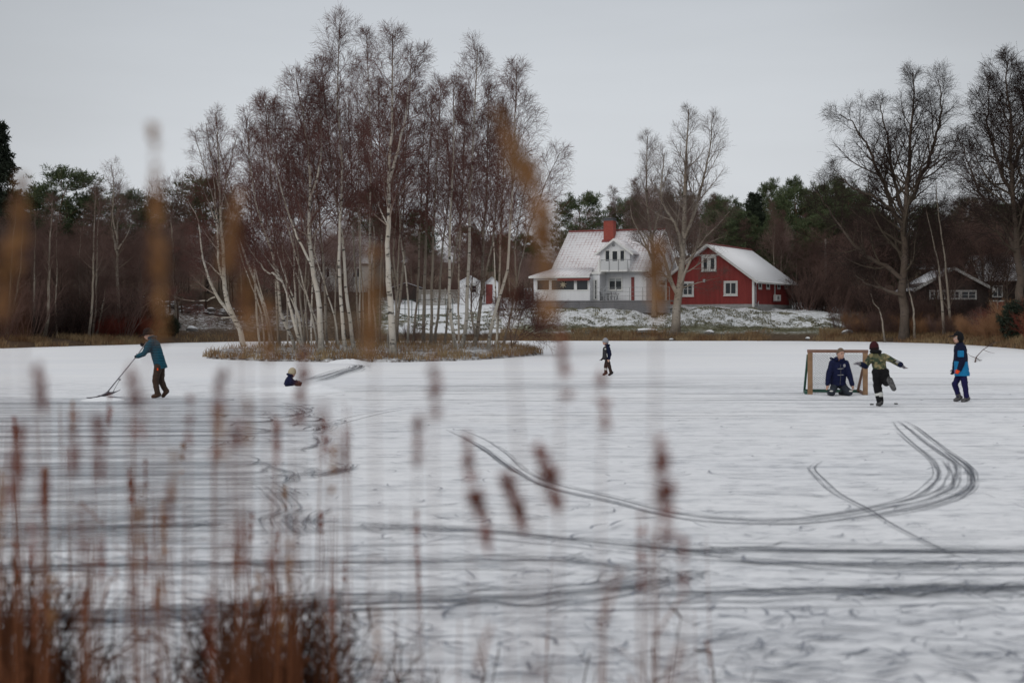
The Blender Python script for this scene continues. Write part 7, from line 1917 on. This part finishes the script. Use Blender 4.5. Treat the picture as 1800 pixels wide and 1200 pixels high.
# the plumes one can tell apart: label, distance, stem top, foot column, plume path (top to bottom), width, reddish?
R1 = [
 ('tallest reed, its long tan plume and stem crossing the man with the scoop', 2.0, (270,232), 284, [(284,600),(281,480),(276,370),(269,225)], 20, False, 1.25),
 ('reed with ochre plume near the left edge in front of the dark wood', 1.9, (36,318), 22, [(28,480),(33,410),(38,318)], 22, False, 1.7),
 ('reed with pale plume at the very left edge', 1.8, (10,440), 2, [(4,570),(7,500),(12,438)], 20, False, 1.5),
 ('slanting reed with orange plume beside the leaning birch', 1.9, (415,350), 385, [(395,490),(404,430),(418,348)], 20, False, 1.6),
 ('reed with upright brown plume right of the leaning birch foot', 2.0, (437,490), 440, [(440,610),(438,550),(436,488)], 17, False, 1.5),
 ('reed with brown plume before the bent-footed birch', 2.1, (470,540), 474, [(473,640),(471,590),(470,535)], 20, False, 1.2),
 ('reed with wide pale orange plume before the biggest birch', 2.0, (657,440), 640, [(645,640),(652,560),(657,440)], 26, False, 1.2),
 ('bowed reed with large orange plume arching over the right birches', 1.75, (878,190), 975, [(966,560),(962,470),(952,390),(930,320),(905,265),(876,195)], 40, False, 2.3),
 ('reed with brown plume hanging before the corner between the two houses', 1.9, (1156,430), 1150, [(1157,560),(1156,490),(1155,428)], 34, False, 1.5),
 ('reed with pink-brown plume in front of the shore left of the walking child', 2.2, (985,590), 1002, [(1000,710),(993,650),(984,585)], 17, True, .8),
 ('pale reed in front of the empty ice below the walking child', 2.3, (1058,660), 1068, [(1065,770),(1062,710),(1057,655)], 16, True, .6),
 ('reed with short red plume above the middle of the ice', 2.2, (760,635), 768, [(765,745),(763,690),(760,633)], 15, True, 1.0),
 ('reed with dark red plume under the sitting child', 2.4, (533,625), 528, [(526,752),(530,690),(534,622)], 14, True, 1.5),
 ('reed with straight dark pink plume in mid ice', 2.4, (734,738), 732, [(731,835),(733,780),(735,735)], 13, True, 1.3),
 ('reed with heavy dark red plume right of centre', 2.1, (1165,790), 1185, [(1172,975),(1172,900),(1168,840),(1162,775)], 24, True, 1.9),
 ('reed with bushy dark red plume drooping in the centre foreground', 2.4, (818,780), 890, [(862,985),(852,930),(838,880),(826,830),(820,770)], 24, True, 1.8),
 ('second bushy red plume leaning right of the first in the centre', 2.4, (890,840), 940, [(924,940),(912,900),(898,865),(890,835)], 24, True, 1.6),
 ('third red plume of the centre group, bending to the right', 2.3, (945,790), 1010, [(988,915),(975,870),(960,830),(946,785)], 28, True, 1.6),
 ('reed with red plume left of the snow scoop', 2.2, (66,650), 84, [(77,725),(72,690),(66,648)], 13, True, 1.3),
 ('reed with red-brown plume below the snow scoop, left one of two', 2.3, (131,735), 128, [(130,845),(131,790),(132,732)], 14, True, 1.2),
 ('reed with red-brown plume below the snow scoop, right one of two', 2.3, (172,735), 180, [(176,850),(174,790),(171,732)], 14, True, 1.2),
 ('leaning reed with pale red plume before the boots of the man with the scoop', 2.1, (228,650), 252, [(248,790),(243,730),(236,690),(228,648)], 15, True, 1.0),
 ('reed with thin red plume reaching up over the scraped ice', 2.3, (392,640), 370, [(374,850),(380,760),(386,690),(393,638)], 14, True, 1.2),
 ('reed with small red plume over the curved scrape marks', 2.4, (416,745), 416, [(416,795),(416,770),(416,742)], 11, True, 1.1),
 ('reed with plume at the far left below the scraped edge', 2.3, (38,740), 18, [(16,900),(26,820),(39,736)], 16, True, 1.3),
 ('reed with dark small plume low at the left edge', 2.5, (80,840), 70, [(73,905),(77,870),(81,838)], 11, True, 1.3),
 ('reed with reddish plume beside the sharp scrape hooks', 2.5, (605,760), 606, [(603,840),(605,800),(607,756)], 10, True, 1.0),
]
for lab, u, top, ft, pl_, w_, red_, dn in R1: reed(u, top, ft, pl_, w_, lab, red_, dens=dn*(1.0 if red_ else 1.55))
# slender stalks, most of them in the left third
for k in range(140):
    a = rr.random()
    x = rr.uniform(-20, 630) if a < .86 else rr.uniform(620, 1260)
    u = rr.uniform(3.2, 6.4) if rr.random() < .72 else rr.uniform(1.8, 3.2)
    yt = rr.uniform(690, 1060) if a < .86 else rr.uniform(860, 1120)
    lean = rr.uniform(-25, 25)
    pl_ = None
    if rr.random() < .40:
        h_ = rr.uniform(70, 150)*min(1, 3.0/u); pl_ = [(x-lean*.15, yt+h_), (x, yt)]; pl_ = [pl_[0], (x-lean*.05, yt+h_*.5), pl_[1]]
    reed(u, (x, yt), x-lean, pl_, rr.uniform(4.5, 8), 'thin dry reed stalk with a narrow brown plume in the foreground' if pl_ else None, rr.random() < .7,
         group='thin plumed reeds in the foreground' if pl_ else 'dry reeds in front of the camera', dens=rr.uniform(.5, 1.0), stem_r=rr.uniform(.0017, .0032))
# clumps of dead stems, leaves and twigs at the water's edge
m_clump = simple('dead_stems', (.034, .013, .007), .95, .5, 5, spec=.05)
def clump(px, top, wpx, u, n, label, seed, curl=.6):
    rg = np.random.default_rng(seed); x0 = (px-900)/F*u; z0 = hz(x0, u); h_ = H-(top-HY)/F*u-z0; w_ = wpx/F*u/2
    K_ = 6; p0 = np.stack([rg.normal(0, w_*.45, n), rg.normal(0, .12, n), np.full(n, -.03)], 1); d = nrm(np.stack([rg.normal(0, .22, n)*curl+p0[:, 0]*.15, rg.normal(0, .2, n)*curl, np.ones(n)], 1))
    ln = h_*(.35+.7*rg.random(n)**.8); pts = [p0]
    for k in range(K_-1):
        pts.append(pts[-1]+d*(ln/(K_-1))[:, None]); d = nrm(d+rg.normal(0, .16, (n, 3))*curl+np.array([0, 0, -.10*k*curl]))
    P0 = np.stack(pts, 1); R0 = (.0028+.003*rg.random(n))[:, None]*np.linspace(1.2, .6, K_)[None]
    P1, R1_, L1 = spawn(rg, P0, R0, ln, 3, .3, 1.0, 40, lambda t, L_: .05+L_*.22, 4, -.4, .6, rf=.9, rmin=.002)
    parts = [tubes(P0, R0, 4), tubes(P1, R1_, 3)]
    # flat dead leaves
    m__ = n*2; i = rg.integers(0, n, m__); j = rg.integers(1, K_, m__); c = P0[i, j]; dd = nrm(rg.normal(0, 1, (m__, 3))+np.array([0, 0, -.2])); l_ = (.05+.11*rg.random(m__))[:, None]
    sd = nrm(np.cross(dd, rg.normal(0, 1, (m__, 3))))*.010; V = np.stack([c-sd*.4, c+sd*.4, c+dd*l_*.6+sd, c+dd*l_-sd*.4], 1).reshape(-1, 3)
    parts.append((V, np.arange(m__*4).reshape(-1, 4), np.zeros(m__*4)))
    v_, q_, a_ = join(parts); o = link('reed_clump', mesh_np('reed_clump', v_, q_, smooth=False), m_clump, None, (x0, u, z0)); tag(o, label, 'reed clump')
CL = [
 (-8, 1020, 100, 3.6, 115, 'dense dark clump of dead reeds in the lower left corner'), (30, 1120, 130, 4.2, 80, 'brown clump of dead stems right of the corner clump'),
 (115, 1085, 120, 4.8, 40, 'loose tangle of dead stems, second from the lower left corner'), (210, 1110, 110, 4.5, 34, 'sparse dead stems low before the dark scraped band'),
 (300, 1120, 120, 4.4, 36, 'sparse bent stems below the twin thin reeds'), (395, 1110, 100, 4.6, 34, 'loose brown stems left of the tall dark clump'),
 (470, 1050, 62, 4.3, 120, 'tall very dark clump of dead reeds with ragged brown top'), (448, 1150, 120, 4.0, 70, 'low dark mat at the foot of the tall dark clump'),
 (545, 1090, 90, 4.5, 50, 'loose reddish stems right of the tall dark clump'), (600, 1110, 70, 4.7, 50, 'upright brown stems at the right end of the reed belt'),
 (690, 1150, 130, 5.0, 14, 'few dead stems lying in the snow below the centre'), (800, 1155, 120, 5.0, 12, 'few bent stems low in the centre of the near bank'),
 (1000, 1130, 90, 5.2, 8, 'two or three broken stems below the centre right'), (1180, 1100, 70, 4.6, 9, 'broken red-brown stems at the bottom right of centre'), (1270, 1150, 80, 5.2, 6, 'small broken stems at the bottom, furthest to the right')]
for k, c in enumerate(CL): clump(c[0], c[1], c[2], c[3]+1.3, int(c[4]*(3.6 if c[4] > 100 else 1.6 if c[4] > 75 else 1.1)), c[5], 700+k)
